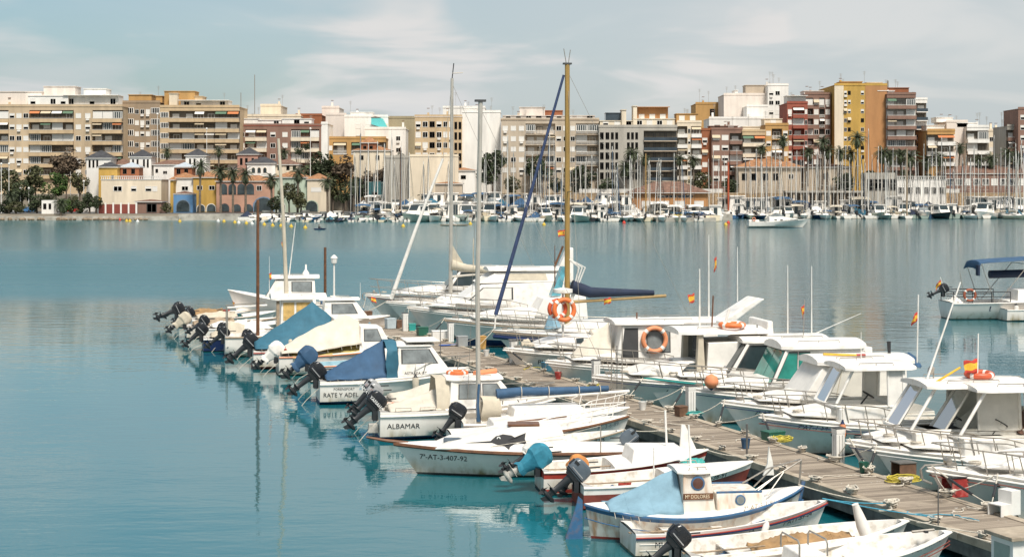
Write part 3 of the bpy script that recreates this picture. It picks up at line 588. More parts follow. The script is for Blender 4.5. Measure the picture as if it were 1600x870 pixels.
MB().box(_x(1304)-.03, _x(1318), -.06, .0, 0, WP(0, 134, 470).z-TZ+.32, B_cream).build('pale_wall_panel', t, 0)
MB().box(_x(1352), _x(1386)+.03, -.08, .0, 0, WP(0, 134, 470).z-TZ+.32, B_oran).build('orange_wall_panel', t, 0)
building('brown brick tower with long balconies against the orange wall', 1386, 1431, 148, 468, B_brick, 'P:45', 7, 16, roofs=((1388, 1424, 137, 3, B_rust), (1374, 1400, 142, 2, B_white, 'w')), ant=4, balm=B_brick, recess=B_grey)
building('thin white tower with glass balconies beyond the brick tower', 1431, 1449, 156, 476, B_white, 'P:18', 8, 13.6, rail='glass', ant=1, balm=B_white)
building('ochre low flats with striped awnings near the tall palms', 1449, 1492, 205, 464, B_ochre, 'R:14 P:26', 3, 16, roofs=((1452, 1480, 196, 3, B_white),), balm=B_white, ant=2)
building('blank beige gable with dark tiled annex', 1479, 1512, 191, 472, B_pink, '', 0, roofs=((1470, 1496, 183, 5, B_white), ), ant=4, name='blank_gable')
building('white flats with long balconies beside the beige gable', 1511, 1545, 199, 469, B_white, 'P:34', 3, 18, roofs=((1500, 1532, 192, 3, B_white),), balm=B_white, ant=3)
building('pale distant flats with an ochre panel', 1545, 1576, 205, 490, B_cream, 'V:14 S:6 W:8', 3, 16, ant=3)
building('white and brown flats with turquoise awning', 1574, 1592, 198, 470, B_grey, 'P:18', 4, 16, balm=B_brick, ant=2)
building('dark red brick block at the edge of the view', 1591, 1660, 171, 466, B_brick, 'V:30 P:40', 6, 16, ant=2, balm=B_brick)
# --- low harbour buildings
def house(label, x0, x1, ytop, ybot, Y, wallm, roofm=None, rh=1.6, depth=8, wins=(), arches=(), name='house', over=.4, cat='house', flat=False, extra=None):
    p = WP(x0, ybot, Y); wd = (x1-x0)/F*Y; hh = (ybot-ytop)/F*Y; zb = p.z if p.z > TZ or p.z < QZ else p.z
    t = thing(name, label, cat, (p.x, Y, p.z), 0, 'harbour houses across the water'); BLD.append((x0, x1, ytop, label))
    bz = min(0, QZ-p.z) if Y < TY else min(0, TZ-p.z-.2)
    MB().box(0, wd, 0, depth, bz, hh, wallm).build('wall', t, 0)
    if roofm and not flat: hip(t, 0, wd, 0, depth, hh+.22, rh, roofm, over)
    elif roofm: 
        g = MB(); g.box(-.15, wd+.15, -.15, depth+.15, hh, hh+.15, roofm)
        for k in range(int(wd/.5)): g.box(k*.5+.1, k*.5+.26, -.1, .05, hh+.151, hh+.85, roofm)
        g.box(-.15, wd+.15, -.14, .08, hh+.851, hh+1.0, roofm); g.build('roof', t, 0)
    for wx, wy, ww, wh, kk in wins:
        link(WIN[kk], 'window', t, ((wx-x0)/F*Y, 0, (ybot-wy)/F*Y), 0, (ww/F*Y, 1, wh/F*Y))
    for ax, ay, aw, ah, am in arches:      # arched openings: a dark arch set proud with a pale rim
        cx, z0, r, h = (ax-x0)/F*Y, (ybot-ay)/F*Y, aw/F*Y/2, ah/F*Y
        pr = [(cx-r, z0), (cx+r, z0), (cx+r, z0+h-r)]+[(cx+r*cos(a), z0+h-r+r*sin(a)) for a in [k*pi/8 for k in range(1, 8)]]+[(cx-r, z0+h-r)]
        g = MB(); g.prism([(cx+(x-cx)*1.16, z0+(z-z0)*1.08) for x, z in pr], -.05, .1, B_frame if am is B_win else am); g.prism(pr, -.09, .05, B_win); g.build('arched_opening', t, 0)
    return t
house('slim white tower house with blue pyramid roof beside big beige block', 135, 173, 248, 330, 436, B_white, B_slate, 2.2, 6.5, [(x, 262, 3, 12, 'dark') for x in (140, 146, 152)]+[(165, 262, 5, 8, 'glass')], name='tower_house')
house('white tower house with blue pyramid roof above the cream house', 203, 236, 246, 300, 440, B_white, B_slate, 2.0, 6, [(x, 262, 3, 13, 'dark') for x in (208, 215, 225, 231)], name='tower_house')
house('white tower house with blue pyramid roof behind the tall palm', 290, 322, 244, 300, 440, B_white, B_slate, 1.9, 6, [(x, 260, 3, 12, 'dark') for x in (297, 304, 314)], name='tower_house')
house('pink tower house with blue pyramid roof behind brown mast', 371, 403, 242, 300, 440, B_salm, B_slate, 1.9, 6, [(x, 258, 4, 11, 'dark') for x in (377, 385, 395)], name='tower_house')
house('white upper house with dark blue hipped roof above the arcade', 386, 430, 256, 290, 438, B_white, B_slate, 1.7, 6, (), [(x, 270, 5, 8, B_cream) for x in (396, 405, 414)], name='upper_house')
house('cream upper house with brown tiled roof above the arcade', 428, 466, 258, 292, 439, B_cream, B_tile2, 1.5, 6, [(436, 266, 5, 7, 'dark'), (450, 266, 5, 7, 'dark'), (460, 266, 5, 7, 'dark')], name='upper_house')
house('white terrace house with tiled roof behind the cream house', 240, 300, 258, 300, 441, B_white, B_tile2, 1.2, 6, [(245, 270, 4, 6, 'dark'), (258, 272, 7, 5, 'glass'), (280, 270, 5, 6, 'dark')])
house('low tiled house behind the pyramid roofs', 174, 205, 258, 300, 442, B_salm, B_tile2, 1.6, 6, [(180, 270, 4, 7, 'dark')])
house('small pavilion with pale blue roof on the cream terrace', 188, 217, 262, 284, 433, B_rust, B_lslate, 1.3, 5, [(195, 272, 6, 8, 'dark'), (208, 272, 6, 8, 'dark')], name='roof_pavilion')
house('pavilion with pale blue roof beside the tall palm', 272, 300, 262, 284, 433, B_rust, B_lslate, 1.3, 5, [(279, 272, 6, 8, 'dark'), (291, 272, 6, 8, 'dark')], name='roof_pavilion')
house('small yellow house with blue pyramid roof on the cream terrace', 154, 183, 262, 296, 430, B_yel, B_slate, 1.4, 5, [(176, 282, 4, 8, 'dark')], name='roof_pavilion')
house('flat roofed cream house with white balustrade on the quay', 158, 252, 281, 331, 424, B_cream, B_frame, depth=9, wins=[(184, 299, 14, 8, 'glass'), (209, 299, 9, 8, 'half'), (242, 299, 8, 8, 'white'), (232, 299, 10, 8, 'half')], flat=True)
house('white house with tiled roof above the blue arched front', 270, 302, 279, 331, 424, B_white, B_tile, 1.4, 7, [(289, 298, 11, 7, 'glass')])
house('low blue front with tiled lean-to and wide arch on the quay', 271, 301, 304, 331, 417, mat('blue painted front', (.11, .24, .42), .9, var=.15, scale=.3), B_tile2, .7, 5, (), [(286, 331, 20, 18, B_blue)], over=.15)
house('yellow upper front beside the blue arched house', 266, 271, 282, 331, 421, B_yel, B_tile, .6, 7)
house('yellow house with brown tiled eaves between blue house and arcade', 302, 338, 278, 331, 423, B_yel, B_tile, 1.5, 8, [(312, 297, 9, 7, 'glass'), (331, 297, 9, 7, 'glass')], [(314, 331, 12, 11, B_white), (330, 331, 13, 12, B_white)])
house('salmon arcade house with arched openings behind the palms', 338, 428, 284, 331, 421, mat('warm salmon facade', (.47, .27, .19), .9, var=.15, scale=.25), B_tile, 1.5, 9, [(405, 298, 8, 8, 'glass')], [(x, 304, 12, 17, B_salm) for x in (349, 363, 377, 391)]+[(351, 331, 14, 13, B_salm), (370, 331, 13, 12, B_salm), (388, 331, 13, 12, B_salm), (412, 331, 30, 22, B_blue)])
house('mint green house with tiled roof and white balcony', 428, 480, 278, 331, 422, B_mint, B_tile, 1.7, 9, [(450, 298, 8, 8, 'half')], [(440, 331, 10, 14, B_white)])
house('cream house with white arched doorway beside the mint house', 480, 510, 281, 331, 421, B_cream, B_tile, 1.5, 9, [(494, 300, 16, 7, 'white')], [(487, 331, 18, 17, B_mint)])
house('low dark boat shed by the quay road', 212, 252, 316, 334, 408, B_brick, B_tile2, .5, 6, [(237, 332, 16, 14, 'dark')], name='boat_shed', cat='shed')
house('white kiosk with blue trim by the quay railing', 65, 84, 313, 330, 404, B_white, None, wins=[(70, 327, 5, 9, 'dark'), (78, 327, 4, 9, 'dark')], depth=3, name='kiosk', cat='kiosk')
house('orange harbour office with wide tiled roof behind moored boats', 988, 1106, 302, 327, 424, B_oran, B_tile2, 2.9, 13, [(x, 309, 5, 4, 'glass') for x in (1030, 1036, 1042, 1048, 1054, 1062, 1068, 1074, 1080)]+[(x, 326, 15, 12, 'white') for x in (1010, 1038, 1062, 1092)], name='harbour_office', over=.9, cat='building')
house('low brick shed with flat tiled roof beside the harbour office', 935, 986, 309, 326, 420, B_oran, B_tile2, .5, 8, [(945, 324, 8, 9, 'dark'), (958, 324, 8, 9, 'dark')], name='brick_shed', over=.5, cat='shed')
house('yacht club with broad orange tiled roof above the wall', 1154, 1252, 262, 284, 449.5, B_sand, B_tile, 2.9, 14, [(x, 282, 8, 11, 'dark') for x in (1163, 1178, 1196, 1212)]+[(1236, 280, 8, 8, 'glass')], name='club_house', over=.8, cat='building')
house('low ochre house under palms beside the yellow tower', 1256, 1330, 262, 284, 452, B_sand, B_tile2, .8, 8, [(1290, 280, 9, 9, 'dark'), (1312, 280, 9, 9, 'dark')])
house('long low restaurant with brown tiled roof behind the masts', 1478, 1640, 272, 292, 448, B_brick, B_tile2, 2.2, 10, [(x, 290, 11, 11, 'strip' if (x//14) % 3 else 'white') for x in range(1484, 1600, 14)], name='restaurant', cat='building')
house('white glazed pavilion behind the marina masts', 1402, 1478, 281, 312, 443, B_white, B_frame, depth=7, wins=[(x, 304, 10, 12, 'strip') for x in range(1408, 1478, 13)], flat=True, name='pavilion', cat='building')
house('grey and dark pavilion by the masts', 1352, 1400, 270, 300, 443.5, B_grey, None, depth=6, wins=[(x, 298, 10, 18, 'dark') for x in range(1360, 1400, 12)], name='pavilion', cat='building')
house('small white shed with red tiled roof near the blank warehouse', 706, 742, 267, 300, 441, B_white, B_tile, .7, 6, [(724, 280, 8, 6, 'dark')], cat='shed')
house('low brick shed in front of the beige warehouse', 680, 722, 288, 320, 428, B_sand, B_tile, .5, 6, [(690, 312, 8, 11, 'dark')], name='brick_shed', cat='shed')
house('tower pavilion with tiled roof behind the bushes', 564, 588, 224, 262, 450, B_rust, B_tile, 1.8, 5, [(570, 234, 5, 6, 'dark'), (580, 234, 5, 6, 'dark')], name='roof_pavilion')
house('house with low orange tiled roof under the white block', 552, 610, 236, 275, 449.5, B_cream, B_tile, 1.4, 8, [(565, 250, 6, 7, 'dark'), (590, 250, 6, 7, 'dark')])
house('dark turquoise harbour hut behind the masts', 576, 596, 284, 318, 432, mat('turquoise hut paint', (.03, .11, .12), .7, var=.15), None, depth=5, wins=[(586, 312, 8, 12, 'dark')], name='harbour_hut', cat='hut')
# dark colonnade under the club terrace, seen through the masts
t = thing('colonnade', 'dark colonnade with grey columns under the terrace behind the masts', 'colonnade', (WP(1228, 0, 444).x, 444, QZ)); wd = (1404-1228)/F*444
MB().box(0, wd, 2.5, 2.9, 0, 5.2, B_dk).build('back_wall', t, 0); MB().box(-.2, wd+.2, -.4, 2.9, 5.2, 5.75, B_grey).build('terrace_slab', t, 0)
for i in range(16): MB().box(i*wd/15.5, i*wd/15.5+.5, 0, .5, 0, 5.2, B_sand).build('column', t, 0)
w = thing('yard_wall', 'red panelled yard wall with white posts by the cream house', 'wall', WP(153, 334, 405)); wd = (213-153)/F*405
MB().box(0, wd, 0, .2, -.2, 2.4, M_dred).build('panel', w, 0)
for i in range(6): MB().box(i*wd/5-.2, i*wd/5+.2, -.08, .28, -.2, 2.8, M_post).build('post', w, 0)
for px, top, Y, lab in ((398, 117, 600, 'tall thin radio mast on the skyline behind the brick flats'), (376.5, 145, 610, 'shorter thin radio mast on the skyline near the tall one'), (1402, 122, 472, 'stubby telecom mast on the roof of the orange tower')):
    p = WP(px, top, Y); zb = TZ if Y > 500 else WP(0, 136, Y).z; t = MB().tube([(0, 0, 0), (0, 0, p.z-zb)], .16 if Y > 500 else .3, M_steel, 5).build('radio_mast'); t.location = (p.x, Y+(12 if Y < 500 else 0), zb); tag(t, lab, 'mast')

# ------------------------------------------------------------------ trees and palms
M_leaf = mat('dark foliage', (.045, .062, .024), .8, var=.45, scale=.6); M_leaf2 = mat('olive foliage', (.085, .088, .035), .8, var=.4, scale=.6); M_leaf3 = mat('bright foliage', (.06, .11, .02), .8, var=.4, scale=.6); M_leaf4 = mat('brownish twigs', (.12, .085, .055), .9, var=.3, scale=.6); M_palm = mat('palm fronds', (.05, .066, .028), .7, var=.4, scale=.8)
M_bark = mat('bark', (.13, .10, .075), .95, var=.3, scale=2); M_pbark = mat('palm trunk bark', (.17, .135, .10), .95, var=.35, scale=3)
def crown_mesh(seed, n, lm, sz=1.25, sparse=0):   # unit crown: radius 1 around the origin, flattened by scale
    q = random.Random(seed); g = MB(); C = []
    while len(C) < 17:
        c = Vector((q.uniform(-1, 1), q.uniform(-1, 1), q.uniform(-.8, .9)))
        if c.length < .88: C.append((c, q.uniform(.22, .46)))
    for c, r in C:
        for k in range(n//17):
            d = Vector((q.gauss(0, 1), q.gauss(0, 1), q.gauss(0, 1))).normalized()*r*q.uniform(.45, 1.05)**.6; p = c+d
            u = Vector((q.gauss(0, 1), q.gauss(0, 1), q.gauss(0, .6))).normalized(); w = u.cross(Vector((q.gauss(0, 1), q.gauss(0, 1), q.gauss(0, 1)))).normalized(); a = sz*q.uniform(.05, .11)
            g.face([p-u*a, p+w*a*.6, p+u*a, p-w*a*.6], lm)
    return g.mesh('crown', 0)
CR = {(k, s): crown_mesh(s*9+i, 1500, m) for i, (k, m) in enumerate((('dark', M_leaf), ('olive', M_leaf2), ('bright', M_leaf3), ('twig', M_leaf4))) for s in (1, 2)}
def tree(px, ytop, ybase, wpx, Y, kind, label, zb=None, cat='tree'):
    p = WP(px, ybase, Y); h = (ybase-ytop)/F*Y; r = wpx/F*Y/2; q = random.Random(px)
    t = thing('broadleaf_tree', label, cat, p, q.uniform(0, 6), 'trees behind the far quay'); cr = min(r, h*.5)
    g = MB(); g.tube([(0, 0, min(0, QZ-p.z)), (.1, .05, h*.3), (0, 0, h*.55)], .28, M_bark, 7, .12)
    for k in range(6): a = k*1.05+q.random(); g.tube([(0, 0, h*(.3+.04*k)), (cos(a)*r*.45, sin(a)*r*.45, h*(.58+.03*k)), (cos(a)*r*.75, sin(a)*r*.75, h*(.75+.02*k))], .1, M_bark, 5, .02)
    g.build('trunk', t)
    link(CR[kind, q.choice((1, 2))], 'crown', t, (0, 0, h-cr*.96), 0, (r*1.02, r*1.02, cr)); return t
for i, (px, yt, yb, w, Y, k, lab) in enumerate(((103, 237, 330, 52, 436, 'twig', 'bare brownish tree in front of the big beige block'), (12, 268, 325, 46, 430, 'olive', 'bushy olive tree under the big beige block near the frame edge'), (55, 262, 322, 44, 433, 'olive', 'olive tree with dense crown before the beige block'), (88, 272, 325, 36, 425, 'bright', 'bright green round tree beside the white tower house'),
    (35, 285, 325, 40, 424, 'dark', 'dark low tree behind the parked cars'), (140, 300, 334, 26, 410, 'dark', 'dark shrub beside the white kiosk'), (124, 270, 325, 30, 434, 'olive', 'thin olive tree against the white tower house'), (452, 288, 335, 30, 412, 'olive', 'yellowish conifer before the mint green house'), (500, 240, 300, 44, 447, 'dark', 'dark round tree below the brown brick flats'),
    (540, 248, 310, 50, 446, 'twig', 'wide brownish tree under the ochre building'), (515, 252, 305, 40, 450, 'olive', 'olive bush below the white gable'), (580, 258, 312, 46, 449, 'twig', 'brown leafless thicket below the tiled pavilion'), (625, 240, 310, 16, 447, 'dark', 'slim dark cypress beside the grey warehouse'), (648, 248, 308, 13, 448, 'dark', 'second slim cypress next to the grey warehouse'),
    (770, 234, 300, 44, 450, 'dark', 'big dark tree before the tall white party wall'), (840, 246, 302, 40, 451, 'dark', 'dark round tree below the sandy apartment block'), (910, 258, 304, 44, 450, 'dark', 'clipped dark tree by the promenade at the grey block'), (466, 230, 300, 14, 449, 'dark', 'slim cypress behind the cream upper house'), (480, 224, 300, 12, 450, 'dark', 'taller slim cypress below brown brick flats'), (1095, 270, 304, 30, 451, 'olive', 'olive shrub below the narrow cream block'))):
    tree(px, yt, yb, w, Y, k, lab)
def palm_crown(seed, n=46):
    q = random.Random(seed); g = MB()
    for i in range(n):
        az = i*2.39996+q.uniform(-.2, .2); el = radians(78-150*(i/n)**.85)+q.uniform(-.12, .12); ln = q.uniform(.82, 1.05); d = Vector((cos(az), sin(az), 0)); side = Vector((-sin(az), cos(az), 0)); pts = []
        p = Vector((0, 0, 0)); a = el
        for s in range(7): pts.append(p.copy()); p = p+(d*cos(a)+Vector((0, 0, sin(a))))*ln/6; a -= .17+.09*s*.35
        for s in range(1, 7):
            for k in range(3):
                f = (k+.5)/3; c = pts[s-1].lerp(pts[s], f); dr = (pts[s]-pts[s-1]).normalized(); wl = .24*(1-((s-1+f)/6-.4)**2*1.6)
                for sg in (-1, 1): e = c+side*sg*wl*.8+dr*wl*.6-Vector((0, 0, wl*.42)); g.face([c-dr*.022, c+dr*.022, e], M_palm)
    for k in range(26):                    # dead skirt
        az = q.uniform(0, 6.28); g.face([(cos(az)*.06, sin(az)*.06, -.03), (cos(az+.5)*.07, sin(az+.5)*.07, -.05), (cos(az+.2)*.22, sin(az+.2)*.22, -.38*q.uniform(.6, 1.1))], M_leaf4)
    return g.mesh('crown', 0)
PCR = [palm_crown(s) for s in (1, 2, 3)]
def palm(px, yc, ybase, wpx, Y, label):
    p = WP(px, ybase, Y); h = (ybase-yc)/F*Y; r = wpx/F*Y*.62; q = random.Random(int(px*3))
    t = thing('palm_tree', label, 'palm', p, q.uniform(0, 6), 'palm trees along the far shore'); lx = q.uniform(-.4, .4)
    MB().tube([(0, 0, min(-.2, QZ-p.z) if Y < TY else -.3), (lx*.3, 0, h*.5), (lx, 0, h)], .33, M_pbark, 8, .24).build('trunk', t)
    link(PCR[q.randrange(3)], 'crown', t, (lx, 0, h), 0, (r,)*3)
PL = [(312, 259, 333, 30, 412, 'tallest palm before the yellow house'), (345, 268, 333, 28, 413, 'palm before the salmon arcade beside the yellow house'), (364, 270, 333, 28, 412, 'leafy palm before the middle arches of the arcade'), (384, 272, 333, 29, 411, 'palm before the arcade beside the brown mast'), (425, 280, 333, 28, 413, 'low palm behind the grey mast at the arcade'), (465, 271, 333, 28, 412, 'palm before the mint green house'), (512, 285, 333, 26, 413, 'shorter palm beside the cream doorway house'), (14, 306, 335, 26, 404, 'squat palm among parked cars at the edge of the view'), (95, 318, 338, 26, 400, 'small palm on the rocks beside the white kiosk'),
      (260, 237, 300, 20, 447, 'palm top behind the terrace house roof'), (342, 236, 300, 18, 446, 'palm top below the tan curved block'), (445, 238, 300, 22, 447, 'palm below the brown brick flats'), (553, 290, 334, 28, 412, 'palm beside the dark turquoise hut'), (855, 241, 303, 0, 450, ''), (987, 240, 300, 28, 450, 'tall palm before the dark glass balconies'), (978, 262, 303, 30, 449, 'broad palm on the promenade before the grey block'), (1006, 248, 303, 20, 451, 'palm at the corner of the dark glass block'),
      (1062, 248, 303, 22, 450, 'palm before the narrow cream block'), (1084, 250, 303, 24, 451, 'palm between cream and red brown fronts'), (1224, 218, 284, 24, 453, 'palm above the yacht club roof'), (1190, 232, 284, 22, 455, 'palm behind the yacht club roof ridge'), (1262, 238, 290, 26, 451, 'palm below the slim red brick tower'), (1285, 222, 295, 26, 450, 'tall palm below the brown red tower'), (1292, 236, 295, 24, 452, 'lower palm beside the tall one at the brown red tower'),
      (1313, 238, 296, 26, 451, 'palm before the tan wall of the yellow tower'), (1340, 216, 296, 30, 450, 'tallest palm before the yellow tower'), (1330, 240, 296, 24, 452, 'lower palm before the yellow tower'), (1378, 240, 298, 30, 451, 'palm before the orange wall'), (1392, 244, 298, 28, 450, 'bushy palm below the brick tower balconies'), (1408, 242, 298, 28, 452, 'palm under the brick tower'), (1424, 246, 298, 30, 451, 'palm below the thin white tower'), (1448, 252, 300, 26, 452, 'low palm by the ochre flats'), (1468, 246, 300, 26, 451, 'palm before the striped awnings'),
      (1498, 230, 298, 22, 455, 'palm before the blank beige gable'), (1530, 250, 298, 24, 452, 'palm below the white flats with long balconies'), (1548, 248, 298, 26, 451, 'palm behind the restaurant roof'), (1575, 240, 298, 26, 452, 'palm below the turquoise awning flats'), (1590, 246, 298, 26, 451, 'palm beside the dark red block')]
for a in PL:
    if a[5]: palm(*a)
SHR = [('dark', 8, 312, 334, 34, 405), ('olive', 25, 316, 334, 26, 403), ('dark', 58, 306, 333, 30, 408), ('dark', 76, 300, 332, 22, 412), ('olive', 112, 306, 333, 26, 409), ('dark', 124, 312, 335, 22, 405), ('dark', 150, 308, 334, 20, 404), ('bright', 100, 312, 334, 22, 406), ('olive', 260, 318, 333, 16, 407), ('dark', 432, 306, 333, 24, 409), ('olive', 470, 302, 332, 26, 410), ('dark', 448, 258, 292, 40, 446), ('dark', 478, 262, 300, 40, 446), ('olive', 520, 270, 318, 40, 445), ('dark', 560, 276, 318, 36, 444), ('twig', 600, 262, 300, 30, 446), ('dark', 536, 296, 330, 24, 410), ('dark', 760, 262, 304, 30, 449), ('olive', 800, 276, 304, 30, 449), ('dark', 870, 280, 304, 26, 449), ('dark', 948, 280, 304, 30, 449), ('olive', 1030, 284, 304, 26, 449), ('dark', 1140, 278, 304, 26, 449), ('dark', 1320, 270, 300, 34, 449.5), ('dark', 1365, 266, 300, 36, 449.5), ('dark', 1410, 268, 300, 40, 449.5), ('dark', 1450, 272, 300, 34, 449.5), ('olive', 1512, 262, 300, 30, 455), ('dark', 1560, 262, 300, 30, 455)]
SW = ['among parked cars by the view edge', 'beside the squat palm', 'between the blue car and the kiosk', 'just behind the white kiosk', 'below the bright green tree', 'beside the white tower house foot', 'at the red panelled yard wall', 'between kiosk and tower house', 'by the boat shed', 'before the mint green house corner', 'between mint house and cream doorway', 'behind the cream upper house', 'under the slim cypresses', 'below the white gable wall', 'behind the turquoise hut', 'under the ochre building', 'beside the low palm at the cream doorway', 'at the foot of the white party wall', 'at the corner of the sandy block', 'below the sandy block middle', 'between sandy and grey blocks', 'below the dark glass balconies', 'below the roller blind block', 'under the palms at the yellow tower', 'under the orange wall', 'under the brick tower', 'under the thin white tower', 'behind the restaurant roof end', 'behind the restaurant roof middle']
for (k, px, yt, yb, w_, Y), sw in zip(SHR, SW): tree(px, yt, yb, w_, Y, k, {'dark': 'dense dark shrub ', 'olive': 'olive green shrub ', 'bright': 'bright green shrub ', 'twig': 'brownish shrub '}[k]+sw, cat='shrub')
# ------------------------------------------------------------------ boat builders (x forward from the stern, y to port, z up from the waterline)
def lerp(a, b, t): return a+(b-a)*t
class Hull:
    def __init__(s, L, B, fs, fb, kind='t', rake=.6, keel=.3, fm=None, chine=True, full=.86, sp=2.4):
        s.L, s.B, s.fs, s.fb, s.kind, s.rake, s.keel, s.fm, s.chine, s.full, s.sp = L, B, fs, fb, kind, rake, keel, fm if fm is not None else min(fs, fb), chine, full, sp
    def zs(s, t):
        if s.kind == 't': return s.fs+(s.fb-s.fs)*t**1.9
        m = .42; return s.fm+(s.fb-s.fm)*((t-m)/(1-m))**2 if t > m else s.fm+(s.fs-s.fm)*((m-t)/m)**2
    def b(s, t):
        if s.kind == 't':
            return s.B/2*((s.full+(1-s.full)*sin(pi*min(t/.46, 1)/2)) if t < .46 else max(.0, 1-((t-.46)/.54)**s.sp))+.012
        return s.B/2*max(0, 1-abs(2*t-1)**2.5)**.85+.012
    def X(s, t, z):
        q = min(1.2, max(0, (z+s.keel)/(s.fb+s.keel)))
        x = t*(s.L-s.rake*(1-q)); 
        if s.kind != 't': x = lerp(s.rake*.6*(1-q), s.L-s.rake*(1-q), t)
        return x
    def w(s, t, z):
        zs = s.zs(t); q = min(1.02, max(0, (z+s.keel)/(zs+s.keel)))
        if s.chine:
            gc = lerp(.90, .42, t**2); qc = lerp(.34, .62, t**1.5)
            g = gc*q/qc if q < qc else gc+(1-gc)*((q-qc)/(1-qc))**lerp(.8, 1.1, t)
        else: g = q**lerp(.33, .75, t**2)
        if s.kind != 't': g = q**(.4+.5*abs(2*t-1)**2)
        return s.b(t)*g
    def t_of(s, x, z):
        lo, hi = 0, 1
        for _ in range(24):
            m = (lo+hi)/2
            if s.X(m, z) < x: lo = m
            else: hi = m
        return lo
    def side(s, x, z, sg=1, off=0): return Vector((x, sg*(s.w(s.t_of(x, z), z)+off), z))
    def ts(s, n=22): return [(i/n)**.9 if s.kind == 't' else i/n for i in range(n+1)]
    def hull_mb(s, top, bot=M_anti, stripe=None, sh=.13, low=None, n=22, wl=.05, low_z=None):
        g = MB(); rows = []
        for t in s.ts(n):
            zs = s.zs(t); lv = [-s.keel, (wl-s.keel)/2, wl]
            mid = low_z if low_z else .3*(zs-sh-wl)+wl
            lv += [wl+.02, mid, lerp(mid, zs-sh, .5), zs-sh, zs]
            h = [(s.X(t, z), s.w(t, z), z) for z in lv]
            rows.append([(x, -y, z) for x, y, z in h[::-1]]+[(x, y, z) for x, y, z in h])
        N = 8
        def mf(i, j):
            k = N-1-1-j if j < N-1 else (None if j == N-1 else j-N)
            if k is None: return bot
            if k < 2: return bot
            if k == 6: return stripe or top
            if k in (3,) and low: return low
            return top
        g.grid(rows, top, mf=mf)
        r0 = rows[0]; 
        if s.kind == 't':
            for k in range(N-1): j = N-1-k; g.face([r0[j], r0[j-1], r0[2*N-1-(j-1)], r0[2*N-1-j]], bot if k < 2 else (stripe if k == 6 and stripe else top))
        return g
    def deck_mb(s, m, td=1.1, inner=None, iw=.09, zf=.15, camber=.07, t_in=(.02, .94), n=22, drop=.0):
        g = MB(); inner = inner or m; rows = []; kinds = []
        T = s.ts(n)
        if t_in[0] < td < 1: T = sorted(set(T+[td-.0008, td]))
        for t in T:
            zs = s.zs(t)-drop; b = s.w(t, zs); x = s.X(t, zs); op = t < td and t_in[0] <= t <= t_in[1]
            if op:
                bi = max(.01, min(b-iw-.02, s.w(t, zf)-.05)); h = [(b, zs), (max(b-iw, .012), zs), (bi, zf), (0, zf)]
            else: c = camber*min(1, b/.5); h = [(b, zs), (max(b-.05, b*.8), zs+c*.25), (b*.5, zs+c*.8), (0, zs+c)]
            rows.append([(x, -y, z) for y, z in h]+[(x, y, z) for y, z in h[-2::-1]]); kinds.append(op)
        g.grid(rows, m, mf=lambda i, j: inner if kinds[i] and 1 <= j <= 4 else m); return g
    def rail_pts(s, t0, t1, sg, dz=0, off=0, n=16):
        out = []
        for i in range(n+1):
            t = lerp(t0, t1, i/n); z = s.zs(t); out.append(Vector((s.X(t, z), sg*(s.w(t, z)+off), z+dz)))
        return out
    def rub_mb(s, m, r=.03, dz=-.03, off=.008, t0=0.0, t1=1.0):
        g = MB(); a = s.rail_pts(t0, t1, 1, dz, off); b = s.rail_pts(t0, t1, -1, dz, off)
        g.tube(a+b[::-1], r, m, 6); return g
    def text(s, txt, size, x, z, sg, m, parent, sx=1.0, shear=0, slope=0, off=.012, name='lettering'):
        """lettering laid on the hull side; sg -1 = starboard; reads left to right for who looks at that side"""
        vs, fs = text_geo(txt, size, sx, shear); g = MB(); out = []
        for a, b in vs:
            xx = x+(a if sg < 0 else -a); zz = z+b+slope*a; p = s.side(xx, zz, sg, off); out.append(p)
        g.add(out, fs, m); return g.build(name, parent, 0)
def rail(h, parent, t0, t1, hgt=.5, posts=5, inset=.08, mid=False, r=.018, lean=.06, name='pulpit_rail', open_bow=False, m=M_steel):
    """stainless bow rail round the foredeck"""
    g = MB()
    def pt(t, sg, z): zz = h.zs(t); return Vector((h.X(t, zz)+(.0), sg*max(.04, h.w(t, zz)-inset+lean*z/hgt), zz+z))
    n = 14; A = [pt(lerp(t0, t1, i/n), 1, hgt*min(1, .75+i*.1)) for i in range(n+1)]; B = [pt(lerp(t0, t1, i/n), -1, hgt*min(1, .75+i*.1)) for i in range(n+1)]
    bow = [Vector((A[-1].x+.12, 0, A[-1].z+.02))] if not open_bow else []
    A0, B0 = pt(t0, 1, 0), pt(t0, -1, 0)
    if open_bow: g.tube([A0]+A+[pt(t1, 1, 0)], r, m, 6); g.tube([B0]+B+[pt(t1, -1, 0)], r, m, 6)
    else: g.tube([A0]+A+bow+B[::-1]+[B0], r, m, 6)
    if mid:
        q = [a-Vector((0, 0, hgt*.5)) for a in A]; w = [a-Vector((0, 0, hgt*.5)) for a in B]; g.tube(q+([bow[0]-Vector((0.05, 0, hgt*.5))] if bow else [])+w[::-1], r*.8, m, 5)
    for i in range(posts):
        f = (i+.6)/posts; t = lerp(t0, t1, f)
        for sg in (1, -1): a = pt(max(0, t-.02), sg, 0); g.tube([a, pt(t, sg, hgt*min(1, .75+f*1.4))], r*.9, m, 5)
    return g.build(name, parent)
def offset_poly(pts, k):
    cx = sum(p[0] for p in pts)/len(pts); cz = sum(p[1] for p in pts)/len(pts); return [(cx+(x-cx)*k, cz+(z-cz)*k) for x, z in pts]
